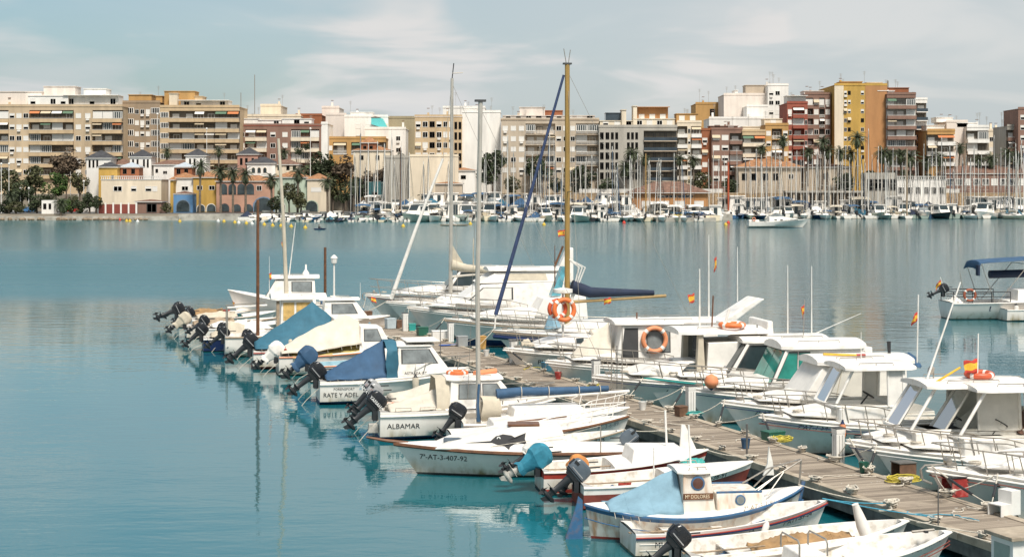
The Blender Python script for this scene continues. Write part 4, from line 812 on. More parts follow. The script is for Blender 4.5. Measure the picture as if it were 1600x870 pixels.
def side_window(parent, pts, wf, glass=M_glass, name='window', frame=M_gasket, k=1.1, off=.004, sides=(1, -1)):
    """pane with its gasket on both cabin sides; pts in (x, z), wf(z) half width there"""
    for sg in sides:
        g = MB(); o = offset_poly(pts, k)
        for P, d, m in ((o, off, frame), (pts, off+.006, glass)):
            q = [Vector((x, sg*(wf(z)+d), z)) for x, z in P]; q2 = [Vector((x, sg*(wf(z)-.02), z)) for x, z in P]; q = q if sg < 0 else q[::-1]; q2 = q2 if sg < 0 else q2[::-1]
            n = len(q); g.add(q+q2, [tuple(range(n))]+[(i, i+n, (i+1) % n+n, (i+1) % n) for i in range(n)], m)
        g.build(name, parent, 0)
def front_window(parent, a, b, wf, glass=M_glass, mx=.1, mz=.08, split=1, name='windscreen', frame=M_gasket):
    """panes on the sloping face between profile points a (low) and b (high), each (x, z)"""
    A, B = Vector((a[0], 0, a[1])), Vector((b[0], 0, b[1])); d = B-A; nrm = Vector((d.z, 0, -d.x)).normalized()
    if nrm.x < 0: nrm = -nrm
    lo, hi = A+d*mz, B-d*mz; wl, wh = wf(lo.z)-mx, wf(hi.z)-mx
    for i in range(split):
        f0, f1 = -1+2*i/split, -1+2*(i+1)/split; gp = .025 if split > 1 else 0
        g = MB()
        for e, off, m in ((.03, .004, frame), (0, .011, glass)):
            ds = d.normalized()*e
            c = [lo-ds+Vector((0, f0*wl+gp-e, 0)), lo-ds+Vector((0, f1*wl-gp+e, 0)), hi+ds+Vector((0, f1*wh-gp+e, 0)), hi+ds+Vector((0, f0*wh+gp-e, 0))]
            q = [p+nrm*off for p in c]; q2 = [p-nrm*.02 for p in c]; g.add(q+q2, [(0, 1, 2, 3)]+[(j, j+4, (j+1) % 4+4, (j+1) % 4) for j in range(4)], m)
        g.build(name, parent, 0)
def cabin(parent, prof, w0, w1, m, name='cabin', bevel=.03):
    z0, z1 = min(p[1] for p in prof), max(p[1] for p in prof)
    wf = lambda z: lerp(w0, w1, (z-z0)/(z1-z0))
    o = MB().prism(prof, 0, 0, m, w=wf).build(name, parent, 13, bevel); return o, wf
def slab(parent, x0, x1, hw, z, th, m, name='roof', camber=.06, nose=.25, slope=0):
    """cambered roof with rounded corners"""
    g = MB(); rows = []; n = 10
    for i in range(n+1):
        f = i/n; x = lerp(x0, x1, f); e = min(f, 1-f)*(x1-x0); k = min(1, .82+.18*sqrt(min(1, e/nose))); w = hw*k; zz = z+slope*(x-x0)
        rows.append([(x, -w, zz), (x, -w*.99, zz+th*.7), (x, -w*.9, zz+th), (x, -w*.45, zz+th+camber*.8), (x, 0, zz+th+camber), (x, w*.45, zz+th+camber*.8), (x, w*.9, zz+th), (x, w*.99, zz+th*.7), (x, w, zz)])
    g.grid(rows, m, cyc=True); g.face(rows[0][::-1], m); g.face(rows[-1], m); o = g.build(name, parent, 50)
    if 'roof' in name or 'top' in name:
        for sg in (1, -1):
            y = sg*hw*.72; a, b = x0+.3*(x1-x0), x0+.8*(x1-x0); za, zb = z+th+camber*.35, z+th+camber*.35+.07
            MB().tube([(a, y, za-.03), (a+.04, y, zb), (b-.04, y, zb), (b, y, za-.03)], .014, M_steel, 5).tube([((a+b)/2, y, za-.03), ((a+b)/2, y, zb)], .012, M_steel, 5).build('roof_rail', o)
    return o
def tarp(parent, secs, m, name='tarpaulin', wr=.03, seed=1, sag=.08, nv=22, rib=True):
    """cloth over a ridge; secs: (x, half width, edge z, ridge z)"""
    S_ = []; n = 30
    for i in range(n+1):
        f = i/n*(len(secs)-1); k = min(int(f), len(secs)-2); u = f-k; S_.append([lerp(a, b, u) for a, b in zip(secs[k], secs[k+1])])
    g = MB(); rows = []
    for i, (x, w, ze, zr) in enumerate(S_):
        row = []
        for j in range(nv+1):
            v = -1+2*j/nv; a = abs(v); y = v*w; z = lerp(zr, ze, a)-(zr-ze)*sag*sin(pi*a)
            nz = mnoise.noise(Vector((x*1.3+seed*7, y*2.6, z*1.5)))+.5*mnoise.noise(Vector((x*3.7, y*5+seed, 2)))
            fold = sin((x*1.0+a*1.7)*9+seed)*.25*a
            z += wr*(nz+fold)*(1.0 if 0 < j < nv else .3); cr = (1-abs(mnoise.noise(Vector((x*1.1-a*.9, y*1.4+seed*3, seed)))))**9-.25; z += wr*1.5*cr*(1 if 0 < j < nv else .2); row.append((x+wr*.5*nz, y*(1+.06*sin(x*8+seed)*a), z))
        rows.append(row)
    g.grid(rows, m); g.face([r for r in rows[-1]][::-1], m); g.face([r for r in rows[0]], m)
    o = g.build(name, parent, 60); sd = o.modifiers.new('thickness', 'SOLIDIFY'); sd.thickness = .012
    if parent and name == 'tarpaulin':       # hem cord, lashings to the gunwale and two sewn seams
        h_ = MB(); up = Vector((0, 0, .012))
        for sd_ in (0, -1):
            h_.tube([Vector(r[sd_]) for r in rows], .016, m, 5)
            for r in rows[2::4]: a = Vector(r[sd_]); h_.tube([a, a+Vector((.03, (.03 if a.y > 0 else -.03), -.16))], .009, M_rope, 4)
        for f in (.34, .67): h_.tube([Vector(q_)+up for q_ in rows[int(f*n)]], .011, m, 4)
        h_.build('hem_and_lashing', o)
    return o
def flag(parent, loc, w=.5, h=.33, yaw=pi, droop=.3, name='flag', seed=1, stripes=True):
    w *= .62; h *= .66
    g = MB(); rows = []; nx, nz = 8, 8
    for i in range(nx+1):
        f = i/nx; rows.append([(f*w*(1-droop*.35), .07*sin(f*7+seed+j*.25)*f, -j/nz*h-f*f*droop*w+.02*sin(f*9+j)) for j in range(nz+1)])
    g.grid(rows, M_fred, mf=lambda i, j: M_fred if (j < 2 or j > 5) else M_fyel); o = g.build(name, parent, 80); o.location = loc; o.rotation_euler.z = yaw
    sd = o.modifiers.new('thickness', 'SOLIDIFY'); sd.thickness = .006
    MB().lathe([(.0, .0), (.045*w/.5, .001), (.045*w/.5, .014), (0, .015)], M_dred, 8, Matrix.Translation((w*.4, .03, -h*.5-.16*droop*w)) @ Matrix.Rotation(pi/2, 4, 'X')).build('emblem', o) if w > .42 else None
    return o
# --- outboard engines: pivot at the transom top; x backwards is negative
def cowl_mesh(m, band=M_black, sc=1.0):
    g = MB(); rows = []; T = [(-.08, -.25, .15, .12), (.0, -.30, .17, .135), (.03, -.33, .185, .15), (.05, -.355, .195, .162), (.055, -.34, .185, .15), (.075, -.34, .185, .15), (.08, -.365, .2, .168), (.2, -.375, .205, .17), (.33, -.365, .185, .165), (.40, -.325, .14, .15), (.435, -.26, .07, .12), (.45, -.18, .0, .07)]
    for z, l0, l1, w in T:
        cx, rx = (l0+l1)/2, (l1-l0)/2; row = []
        for k in range(20):
            a = 2*pi*k/20; c, s_ = cos(a), sin(a); row.append((cx+rx*abs(c)**.48*(1 if c > 0 else -1), w*abs(s_)**.48*(1 if s_ > 0 else -1), z+.05*(cx+rx*c)*(1 if z > .3 else 0)))
        rows.append(row)
    g.grid(rows, m, True, mf=lambda i, j: band if i in (0, 1, 3, 4, 5) else m); g.face(rows[0][::-1], band); g.face(rows[-1], m)
    for sg in (1, -1): g.box(-.3, .1, sg*.172-.003, sg*.172+.003, .12, .145, M_cowls); g.box(-.36, -.22, sg*.169-.004, sg*.169+.004, .24, .31, M_black)
    g.box(-.39, -.372, -.06, .06, .12, .3, M_black); return g.mesh('engine_cowl', 28)
def leg_mesh(m):
    g = MB(); sec = [(.06, -.20, .10, .12), (-.05, -.20, .06, .10), (-.25, -.19, .0, .075), (-.55, -.18, -.03, .055), (-.62, -.26, .0, .07), (-.66, -.2, -.02, .04), (-.78, -.19, -.04, .035)]
    rows = []
    for z, l0, l1, w in sec:
        cx, rx = (l0+l1)/2, (l1-l0)/2; rows.append([(cx+rx*cos(2*pi*k/10), w*sin(2*pi*k/10), z) for k in range(10)])
    g.grid(rows, m, True); g.face(rows[-1], m)
    g.box(-.34, .02, -.09, .09, -.60, -.585, m)                       # anti-ventilation plate
    g.lathe([(.01, -.14), (.055, -.08), (.06, .1), (.045, .24), (.02, .28)], m, 10, Matrix.Translation((-.03, 0, -.78)) @ Matrix.Rotation(-pi/2, 4, 'Y'))
    g.add([(-.16, -.012, -.82), (.02, -.012, -.82), (-.1, -.008, -.97), (-.2, -.008, -.97), (-.16, .012, -.82), (.02, .012, -.82), (-.1, .008, -.97), (-.2, .008, -.97)], [(0, 1, 2, 3), (7, 6, 5, 4), (0, 3, 7, 4), (1, 0, 4, 5), (2, 1, 5, 6), (3, 2, 6, 7)], m)
    return g.mesh('outboard_motor')
def prop_mesh():
    g = MB(); g.tube([(-.36, 0, -.78), (-.27, 0, -.78)], .04, M_black, 8)
    for k in range(3):
        a = k*2*pi/3; d = Vector((0, cos(a), sin(a))); e = Vector((0, -sin(a), cos(a))); o = Vector((-.31, 0, -.78))
        g.face([o+d*.03-e*.02+Vector((.03, 0, 0)), o+d*.13-e*.07+Vector((.03, 0, 0)), o+d*.16+e*.03, o+d*.11+e*.07-Vector((.03, 0, 0)), o+d*.03+e*.02-Vector((.03, 0, 0))], M_black)
    return g.mesh('propeller')
def bracket_mesh():
    g = MB()
    for y in (-.1, .08): g.box(-.10, .05, y, y+.02, -.3, .06, M_leg); 
    g.tube([(-.06, -.11, 0), (-.06, .11, 0)], .03, M_leg, 8); g.box(.005, .05, -.1, .1, -.3, .05, M_black)
    g.tube([(.02, 0, .12), (.25, .05, .2), (.5, .1, .2)], .018, M_black, 6); return g.mesh('motor_bracket')
ME_leg = {k: leg_mesh(m) for k, m in (('d', M_leg), ('w', M_legw), ('g', M_cowlg))}; ME_prop, ME_brk = prop_mesh(), bracket_mesh()
ME_cowl = {}
def cover_mesh(m, seed, long=False):     # a bag tied over the engine: slack folds, pinched at the cord
    q = random.Random(seed); g = MB(); rows = []; n = 17; ph = [q.uniform(0, 6) for _ in range(6)]
    zs = [-.46, -.40, -.33, -.24, -.14, -.06, .02, .1, .18, .26, .33, .39, .43, .455] if long else [-.14, -.09, -.03, .04, .11, .18, .25, .32, .38, .43, .455]
    for i, z in enumerate(zs):
        f = max(0, (z+.02)/.475); r = (.80 if z < -.05 else 1.0)*(1-.30*abs(z+.22)/.2*(1 if -.3 < z < -.12 else 0)*0)
        if long: r *= .62+.38*min(1, max(0, (z+.30)/.28))
        if z < -.38: r *= 1.22
        if f > .55: r *= sqrt(max(.02, 1-((f-.55)/.47)**2.2))
        row = []
        for k in range(n):
            a = 2*pi*k/n; c, s_ = cos(a), sin(a); bx, by = abs(c)**.7*(1 if c > 0 else -1), abs(s_)**.7*(1 if s_ > 0 else -1)
            fold = abs(sin(2.5*a+ph[0]+z*2.2))**.6*.09+abs(sin(4.5*a+ph[1]-z*5))**.5*.055; fold += .07*mnoise.noise(Vector((bx*2+seed, by*2, z*6)))
            w = (1+(.16-fold)*(1.1-.75*f))*(1+q.uniform(-.065, .065)); row.append((-.085+.30*r*w*bx, .19*r*w*by, z+.025*sin(3*a+ph[2])*(1-f)+.02*mnoise.noise(Vector((bx*3, by*3+seed, z*9)))))
        rows.append(row)
    g.grid(rows, m, True); g.face(rows[-1], m)
    if not long: g.tube([(-.085+.3*cos(a), .19*sin(a), -.05) for a in [k*pi/8 for k in range(16)]], .012, M_rope, 5, closed=True)
    return g.mesh('engine_cover', 17)
def outboard(parent, x, y, z, tilt=62, cowl=M_cowl, sc=1.0, cover=None, yaw=0, leg='d', seed=1, mark=None, long=False):
    o = link(ME_leg[leg], 'outboard_motor', parent, (x-.10*sc, y, z+.02)); o.rotation_euler = (0, radians(tilt), radians(yaw)); o.scale = (sc*.85, sc*.8, sc*.87)
    b = link(ME_brk, 'motor_bracket', parent, (x-.04, y, z+.02)); b.rotation_euler.z = radians(yaw); b.scale = (sc,)*3
    link(ME_prop, 'propeller', o)
    if cover: link(cover_mesh(cover, seed, long), 'engine_cover', o)
    else:
        if cowl not in ME_cowl: ME_cowl[cowl] = cowl_mesh(cowl)
        link(ME_cowl[cowl], 'engine_cowl', o)
    if mark:
        for txt, size, mx, mz, m in mark:
            vs, fs = text_geo(txt, size); g = MB()
            for sg in (1, -1): g.add([(mx+(-a if sg > 0 else a)-(0 if sg < 0 else -.0), sg*.178, mz+b_) for a, b_ in vs], fs, m)
            g.build('cowl_lettering', o, 0)
    return o
def sag(a, b, d, n=10):
    a, b = Vector(a), Vector(b); return [a.lerp(b, i/n)-Vector((0, 0, d*4*(i/n)*(1-i/n))) for i in range(n+1)]
def mooring(a, b, label, m=M_rope, r=.014, d=.06, snub=False):
    a, b = Vector(a), Vector(b); c = (a+b)/2; P = [p-c for p in sag(a, b, d)]
    o = MB().tube(P, r, m, 6).build('mooring_rope'); o.location = c; tag(o, label, 'rope', 'mooring ropes')
    if snub: MB().tube(P[3:8], r*2.5, M_black, 8).tube([P[2], P[3]], r*1.6, m, 6).build('rubber_snubber', o)
    return o
def life_ring(loc, r, rot, label, m=M_orange, tube=.075):
    t = thing('life_ring', label, 'life ring', loc, 0, 'orange life rings'); t.rotation_euler = rot
    g = MB(); pts = [(r*cos(a), r*sin(a), 0) for a in [k*2*pi/32 for k in range(32)]]; g.tube(pts, tube, m, 10, closed=True); g.build('ring', t)
    for k in range(4):
        a0 = k*pi/2+pi/4; MB().tube([(r*cos(a0+d), r*sin(a0+d), 0) for d in (-.13, -.06, 0, .06, .13)], tube+.006, M_twhite, 10).build('white_band', t)
    return t
def fender(loc, label, m=M_twhite, h=.55, r=.1, tip=M_navy, tilt=0):
    t = thing('fender', label, 'fender', loc, 0, 'fenders hanging on boats'); t.rotation_euler.x = tilt
    MB().lathe([(.02, 0), (r*.8, .05), (r, .12), (r, h-.12), (r*.7, h-.03)], m, 12).build('body', t); MB().lathe([(r*.72, h-.028), (.035, h+.05), (.03, h+.1)], tip, 10).build('cap', t)
    MB().tube([(0, 0, h+.1), (0, .03, h+.5)], .01, M_rope, 5).build('lanyard', t); return t
def whip(parent, x, y, z, h, r=.012, m=M_gel, lean=(0, 0), name='aerial'):
    return MB().tube([(x, y, z), (x+lean[0]*h*.5, y+lean[1]*h*.5, z+h*.5), (x+lean[0]*h, y+lean[1]*h, z+h)], r*1.3, m, 6, r*.6).build(name, parent)
def place(root, px, py, lx, ly, lz, head):
    """put the boat so that its local point shows at photo position px, py at that height above the water"""
    p = GP(px, py, lz); c, s_ = cos(head), sin(head); root.location = (p.x-(lx*c-ly*s_), p.y-(lx*s_+ly*c), 0); root.rotation_euler.z = head
def world(root, v):
    a = root.rotation_euler.z; c, s_ = cos(a), sin(a); v = Vector(v); return Vector((root.location.x+v.x*c-v.y*s_, root.location.y+v.x*s_+v.y*c, root.location.z+v.z))
# ------------------------------------------------------------------ marina, cars and buoys on the far shore
RM = random.Random(21); X1 = WP(1120, 0, 399).x
ORD = ['', 'second', 'third', 'fourth', 'fifth', 'sixth', 'seventh', 'eighth', 'ninth', 'tenth', 'eleventh', 'twelfth', 'thirteenth', 'fourteenth', 'fifteenth', 'sixteenth']
MARKS = [(0, 'near the white kiosk'), (380, 'below the salmon arcade'), (440, 'below the mint green house'), (500, 'below the brown flats'), (545, 'before the turquoise hut'), (600, 'before the grey warehouse'), (640, 'before the beige warehouse'), (715, 'before the white party wall'), (785, 'below the sandy block'), (860, 'below the sandy block end'), (935, 'below the grey block'), (985, 'before the harbour office'), (1050, 'at the harbour office corner'),
         (1106, 'by the brown block'), (1154, 'before the yacht club'), (1205, 'below the slim red tower'), (1255, 'below the brown tower'), (1304, 'below the yellow tower'), (1350, 'below the orange wall'), (1386, 'below the brick tower'), (1431, 'below the white tower'), (1460, 'below the striped awnings'), (1500, 'before the long restaurant'), (1545, 'below the pale distant flats'), (1575, 'at the edge of the view')]
SEEN = {}
def where(px):
    return [m for x, m in MARKS if px >= x][-1]
def uniq(desc, px):                      # an ordinal (counted from the town end) only where two would read alike
    SEEN.setdefault((desc, where(px)), []).append(px); return desc
PEND = []
def pend(o, desc, cat, group, px): PEND.append((o, desc, cat, group, px))
def flush():
    by = {}
    for e in PEND: by.setdefault((e[1], where(e[4])), []).append(e)
    for (d, w), es in by.items():
        es.sort(key=lambda e: e[4])
        for i, (o, _, cat, grp, px) in enumerate(es):
            o_ = ORD[i] if i < len(ORD) else 'yet another'
            tag(o, ' '.join(((o_+' ') if o_ else ('first ' if len(es) > 1 else '')+'').split()+[d, w]).strip(), cat, grp)
    PEND.clear()
M_hullgn = mat('pale green hull', (.30, .36, .31), .35, var=.1); M_hulld = mat('dark hull', (.03, .03, .035), .35, var=.15)
def far_hull(L, B, hm, sail):
    h = Hull(L, B, .9 if sail else .75, 1.15 if sail else 1.2, rake=L*.1, chine=not sail)
    g = h.hull_mb(hm, M_anti, n=10); d = h.deck_mb(M_deck, .32, M_inner, zf=.3, n=10); g.add(d.v, d.f, M_deck)
    if sail:
        g.prism([(L*.34, .9), (L*.72, 1.1), (L*.66, 1.42), (L*.36, 1.5)], 0, 0, M_gel, w=lambda z: .8-(z-.9)*.3); 
        for sg in (1, -1): g.box(L*.4, L*.62, sg*.66-.06, sg*.66+.06, 1.16, 1.32, M_glass)
    return g.mesh('hull', 40)
HS = {k: far_hull(9, 2.9, m, True) for k, m in (('white', M_hull), ('cream', M_cream), ('navy', M_navy), ('pale green', M_hullgn))}
M_mastw = mat('pale mast', (.70, .67, .62), .5, var=.15, scale=.6)
def mast_mesh(n):
    g = MB(); g.tube([(4.9, 0, 1.2), (4.9, 0, 12.5)], .115, M_mastw, 6, .09)
    for z, w in ((6.2, .9), (9.4, .65))[:n]: g.tube([(4.8, -w, z), (4.9, 0, z+.06), (4.8, w, z)], .035, M_alu, 4)
    for sg in (1, -1): g.tube([(4.7, sg*1.3, 1.1), (4.8, sg*.9, 6.2), (4.9, 0, 12.2)], .035, M_black, 3)
    g.tube([(.1, 0, 1.0), (4.9, 0, 12.4)], .03, M_black, 3); g.tube([(8.7, 0, 1.2), (4.9, 0, 12.2)], .03, M_black, 3); g.tube([(4.9, 0, 12.5), (4.95, 0, 13.1)], .025, M_steel, 3); return g.mesh('mast')
MM = [mast_mesh(1), mast_mesh(2), mast_mesh(2)]
_m = mast_mesh(1); _m.transform(Matrix.Translation((4.9, 0, 0)) @ Matrix.Diagonal((.7, .7, 1, 1)) @ Matrix.Translation((-4.9, 0, 0))); MM.append(_m)
def boom_mesh(m):
    g = MB(); g.tube([(4.8, 0, 2.1), (4.2, 0, 2.25), (2.5, 0, 2.2), (.8, 0, 2.1)], .26, m, 7, .13); g.tube([(4.9, 0, 1.95), (.7, 0, 1.95)], .06, M_alu, 5); return g.mesh('sail_cover', 60)
BC = {k: boom_mesh(m) for k, m in (('blue', M_tblue), ('white', M_twhite), ('navy', M_tnavy), ('beige', M_beige), ('teal', M_tteal))}
def jib_mesh(m): return MB().tube([(8.6, 0, 1.5), (7.4, 0, 4.6), (4.95, 0, 12)], .085, m, 6, .05).mesh('furled_sail')
JB = [jib_mesh(M_twhite), jib_mesh(M_tblue), jib_mesh(M_beige)]
def biminib(m):
    g = MB(); rows = [[(x, y, 2.15+.18*cos(y*1.2)-(.25 if k in (0, 4) else 0)) for y in (-1.1, -.6, 0, .6, 1.1)] for k, x in enumerate((.5, .9, 1.6, 2.3, 2.7))]; g.grid(rows, m)
    for x in (.7, 2.5):
        for y in (-1.05, 1.05): g.tube([(1.6, y, .95), (x, y, 2.05)], .03, M_steel, 4)
    return g.mesh('bimini', 60)
BIM = {k: biminib(m) for k, m in (('blue', M_tblue), ('white', M_twhite), ('beige', M_beige))}
def far_sail(px, top, Y, head=None, hull=None, cover=None, wood=False):
    hull = hull or RM.choice(('white',)*6+('cream', 'navy', 'pale green')); cover = cover or RM.choice(('blue', 'blue', 'white', 'navy', 'beige', 'white', 'teal'))
    p = WP(px, 0, Y); head = head if head is not None else (RM.choice((-1, 1))*pi/2+RM.uniform(-.3, .3)); sc = RM.uniform(.8, 1.05)
    r_ = thing('sailboat', 'x', 'sailboat', (p.x, Y, 0), head); c, s_ = cos(head), sin(head); r_.location.x -= 4.9*c*sc; r_.location.y -= 4.9*s_*sc; r_.scale = (sc,)*3
    link(HS[hull], 'hull', r_); mh = (CH-(top-HY)/F*Y)/sc; k = mh/12.8; m = link(RM.choice(MM), 'mast', r_); m.scale = (1, 1, k); m.rotation_euler = (RM.gauss(0, .012), RM.gauss(0, .012), 0)
    link(BC[cover], 'sail_cover', r_)
    x = ''
    if RM.random() < .55: j = link(RM.choice(JB), 'furled_sail', r_); j.scale = (1, 1, k*.97); x = ' and furled jib'
    if RM.random() < .35: b = RM.choice(('blue', 'white', 'beige')); link(BIM[b], 'bimini', r_); x = ' and %s bimini' % b
    x = '' if len((hull+cover+x).split()) > 4 else x
    pend(r_, '%s hulled sailboat with %s boom cover%s' % (hull, cover, x), 'sailboat', 'sailboats moored at the far shore', px)
def far_motor_mesh(L, B, hm, kind):
    h = Hull(L, B, .8, 1.25, rake=L*.12); g = h.hull_mb(hm, M_anti, n=10); d = h.deck_mb(M_deck, .42, M_inner, zf=.3, n=10); g.add(d.v, d.f, M_deck)
    return g.mesh('hull', 40)
FM = {k: far_motor_mesh(6.5, 2.5, m, 0) for k, m in (('white', M_hull), ('cream', M_cream), ('pale green', M_hullgn), ('dark', M_hulld), ('blue', M_blue))}
def cab_mesh(kind):
    g = MB()
    if kind == 'cabin':
        g.prism([(2.2, .5), (4.9, 1.1), (4.5, 1.45), (3.9, 2.35), (2.2, 2.4)], 0, 0, M_gel, w=lambda z: 1.05-(z-.5)*.12); g.box(2.0, 4.1, -.98, .98, 2.4, 2.52, M_gel)
        for sg in (1, -1): g.box(2.5, 3.2, sg*.9-.05, sg*.9+.05, 1.55, 2.15, M_glass); g.box(3.3, 3.85, sg*.9-.05, sg*.9+.05, 1.55, 2.1, M_glass)
        g.add([(4.42, -.8, 1.58), (4.42, .8, 1.58), (3.99, .75, 2.25), (3.99, -.75, 2.25)], [(0, 1, 2, 3)], M_glass); g.box(2.18, 2.199, -.3, .3, .6, 2.1, M_glass)
    elif kind == 'screen':
        g.prism([(2.9, .8), (5.4, 1.2), (3.6, 1.4), (3.0, 1.4)], 0, 0, M_gel, w=lambda z: 1.0-(z-.8)*.3); g.add([(3.9, -.8, 1.38), (3.9, .8, 1.38), (3.3, .75, 1.95), (3.3, -.75, 1.95), (2.7, -.85, 1.4), (2.7, .85, 1.4)], [(0, 1, 2, 3), (0, 3, 4), (1, 5, 2)], M_glassl)
    return g.mesh('cabin', 30)
CB = {k: cab_mesh(k) for k in ('cabin', 'screen')}
ME_tarps = {}
for k, m in (('blue', M_tblue), ('white', M_twhite), ('navy', M_tnavy), ('beige', M_beige), ('ochre', M_tyel), ('teal', M_tteal)):
    o = tarp(None, [(0, .95, .75, .95), (1.8, 1.1, .8, 1.6), (3.4, 1.1, .95, 1.9), (5, .7, 1.1, 1.35)], m, 'tarpaulin', .08); ME_tarps[k] = o.data; bpy.data.objects.remove(o)
ME_cowl[M_cowl] = cowl_mesh(M_cowl)
def far_motor(px, Y, kind, head=None, hull=None, tp=None, sc=None, ob=True, z=0):
    hull = hull or RM.choice(('white',)*8+('cream', 'pale green', 'dark', 'blue')); head = head if head is not None else (RM.choice((pi/2, pi/2, -pi/2))+RM.uniform(-.45, .45))
    p = WP(px, 0, Y); sc = sc or RM.uniform(.95, 1.35); r_ = thing('motorboat', 'x', 'motorboat', (p.x, Y, 0), head); c, s_ = cos(head), sin(head); r_.location.x -= 3.2*c*sc; r_.location.y -= 3.2*s_*sc; r_.scale = (sc,)*3; r_.location.z = z
    if z: MB().box(1.2, 1.5, -.7, .7, -.9, .1, M_wood).box(4, 4.3, -.5, .5, -.9, .2, M_wood).build('cradle', r_, 0)
    link(FM[hull], 'hull', r_); d = 'open %s motorboat' % hull
    if kind == 'cabin': link(CB['cabin'], 'cabin', r_); d = '%s cabin boat' % hull
    elif kind == 'screen': link(CB['screen'], 'cabin', r_); d = '%s runabout with windscreen' % hull
    elif kind == 'tarp': tp = tp or RM.choice(('blue', 'white', 'white', 'navy', 'beige', 'teal')); link(ME_tarps[tp], 'tarpaulin', r_); d = '%s motorboat under %s tarpaulin' % (hull, tp)
    if kind != 'tarp' and RM.random() < .3: b = RM.choice(('blue', 'white', 'beige')); o = link(BIM[b], 'bimini', r_); o.location.z = .2; d += ' with %s bimini' % b
    if ob and RM.random() < .75:
        o = link(ME_leg['d'], 'outboard_motor', r_, (-.1, 0, .85)); o.rotation_euler.y = radians(60); o.scale = (1.3,)*3; link(ME_cowl[M_cowl], 'engine_cowl', o); d += ' and engine'
    pend(r_, d+(' ashore' if z else ''), 'motorboat', 'motorboats on the far quay' if z else 'motorboats moored at the far shore', px)
def yrow(px, k): return (397-2-k*9) if px < 1120 else (436-k*9)
# front ranks of motorboats, read from the photo
for px in range(388, 640, 13): far_motor(px+RM.uniform(-3, 3), 390+RM.uniform(-3, 5), RM.choice(('', 'screen', 'tarp', 'cabin', 'screen')), pi/2+RM.uniform(-.5, .5))
for px in range(396, 640, 17): far_motor(px+RM.uniform(-3, 3), 379+RM.uniform(-2, 2), RM.choice(('', 'tarp', 'screen')), pi/2+RM.uniform(-.4, .4), sc=RM.uniform(.6, .8))
far_motor(655, 381, 'cabin', -2.3, 'pale green', sc=1.75, ob=False); far_motor(905, 380, 'cabin', -1.9, 'pale green', sc=1.5, ob=False); far_motor(402, 390, 'screen', pi-.2, 'pale green', sc=1.1, ob=False)
for px in range(680, 1120, 13): far_motor(px+RM.uniform(-4, 4), 387+RM.uniform(-4, 4), RM.choice(('', 'screen', 'tarp', 'cabin', 'cabin')))
for px in range(690, 1120, 24): far_motor(px+RM.uniform(-4, 4), 396+RM.uniform(-2, 1), RM.choice(('tarp', 'cabin')), sc=RM.uniform(1, 1.25))
far_motor(1072, 388, 'tarp', .2, 'white', 'ochre', 1.25, False); far_motor(1098, 388, 'tarp', .1, 'white', 'navy', 1.1, False)
for px in range(1125, 1610, 15): far_motor(px+RM.uniform(-4, 4), 424+RM.uniform(-3, 3), RM.choice(('screen', 'tarp', 'cabin', 'cabin')), sc=RM.uniform(1.2, 1.7))
far_motor(1538, 420, 'cabin', -2.2, 'white', sc=1.7, ob=False); far_motor(1470, 421, 'cabin', -1.3, 'dark', sc=1.5, ob=False); far_motor(1372, 419, 'cabin', -1.5, 'pale green', sc=1.5, ob=False)
for px in range(560, 1120, 15): far_motor(px+RM.uniform(-5, 5), 392.5+RM.uniform(-1, 1), RM.choice(('tarp', 'cabin', 'cabin', 'screen')), sc=RM.uniform(1.5, 2.0), ob=False)
for px in range(1130, 1610, 19): far_motor(px+RM.uniform(-5, 5), 434+RM.uniform(-1, 2), RM.choice(('tarp', 'cabin', 'cabin')), sc=RM.uniform(1.8, 2.4), ob=False)
for px in range(570, 985, 15): far_motor(px+RM.uniform(-5, 5), 407+RM.uniform(-2, 2), RM.choice(('tarp', 'tarp', 'cabin', 'screen')), sc=RM.uniform(1.2, 1.55), ob=False, z=QZ+1.15)
for px in range(640, 985, 23): far_motor(px+RM.uniform(-6, 6), 418+RM.uniform(-2, 2), RM.choice(('tarp', 'cabin', 'cabin')), sc=RM.uniform(1.3, 1.7), ob=False, z=QZ+1.3)
# masts: (photo x, top y, depth)
MA = []
for px, top in ((563, 196), (575, 220), (590, 218), (602, 222), (612, 205), (627, 224), (632, 231), (556, 236), (640, 236), (618, 250), (548, 262), (572, 255), (585, 265), (700, 250), (669, 240), (662, 250)): MA.append((px, top, 392+RM.uniform(-4, 2)))
for px, top in ((760, 238), (773, 230), (783, 232), (792, 208), (803, 230), (820, 228), (832, 238), (846, 226), (858, 205), (866, 214), (842, 255), (850, 248), (878, 255), (892, 262), (900, 256), (905, 250), (914, 250), (924, 240), (935, 262), (957, 226), (976, 252), (986, 246), (996, 238), (1000, 244), (1027, 245), (1032, 252), (1053, 238), (1066, 250), (1012, 250)): MA.append((px, top, 391+RM.uniform(-6, 4)))
for px, top in ((1114, 232), (1122, 246), (1133, 240), (1152, 230), (1165, 244), (1172, 250), (1182, 231), (1190, 248), (1198, 240), (1206, 232), (1211, 224), (1219, 250), (1228, 245), (1236, 236), (1244, 233), (1256, 226), (1262, 242), (1270, 240), (1276, 230), (1283, 234), (1290, 246), (1296, 236), (1302, 240), (1308, 232), (1314, 250), (1320, 224), (1327, 244), (1334, 236), (1340, 230), (1346, 240), (1352, 246), (1357, 198), (1364, 240), (1371, 226), (1377, 228), (1384, 244), (1390, 250), (1395, 229), (1402, 240), (1410, 252), (1416, 236), (1424, 250), (1430, 240), (1436, 250), (1443, 222), (1450, 246), (1457, 228), (1464, 230), (1471, 212), (1478, 246), (1485, 226), (1492, 250), (1496, 224), (1503, 244), (1509, 240), (1516, 252), (1523, 225), (1531, 240), (1540, 250), (1553, 208), (1560, 246), (1564, 228), (1570, 232), (1577, 250), (1584, 242), (1587, 222), (1594, 216), (1599, 230)): MA.append((px, top, 428+RM.uniform(-8, 6)))
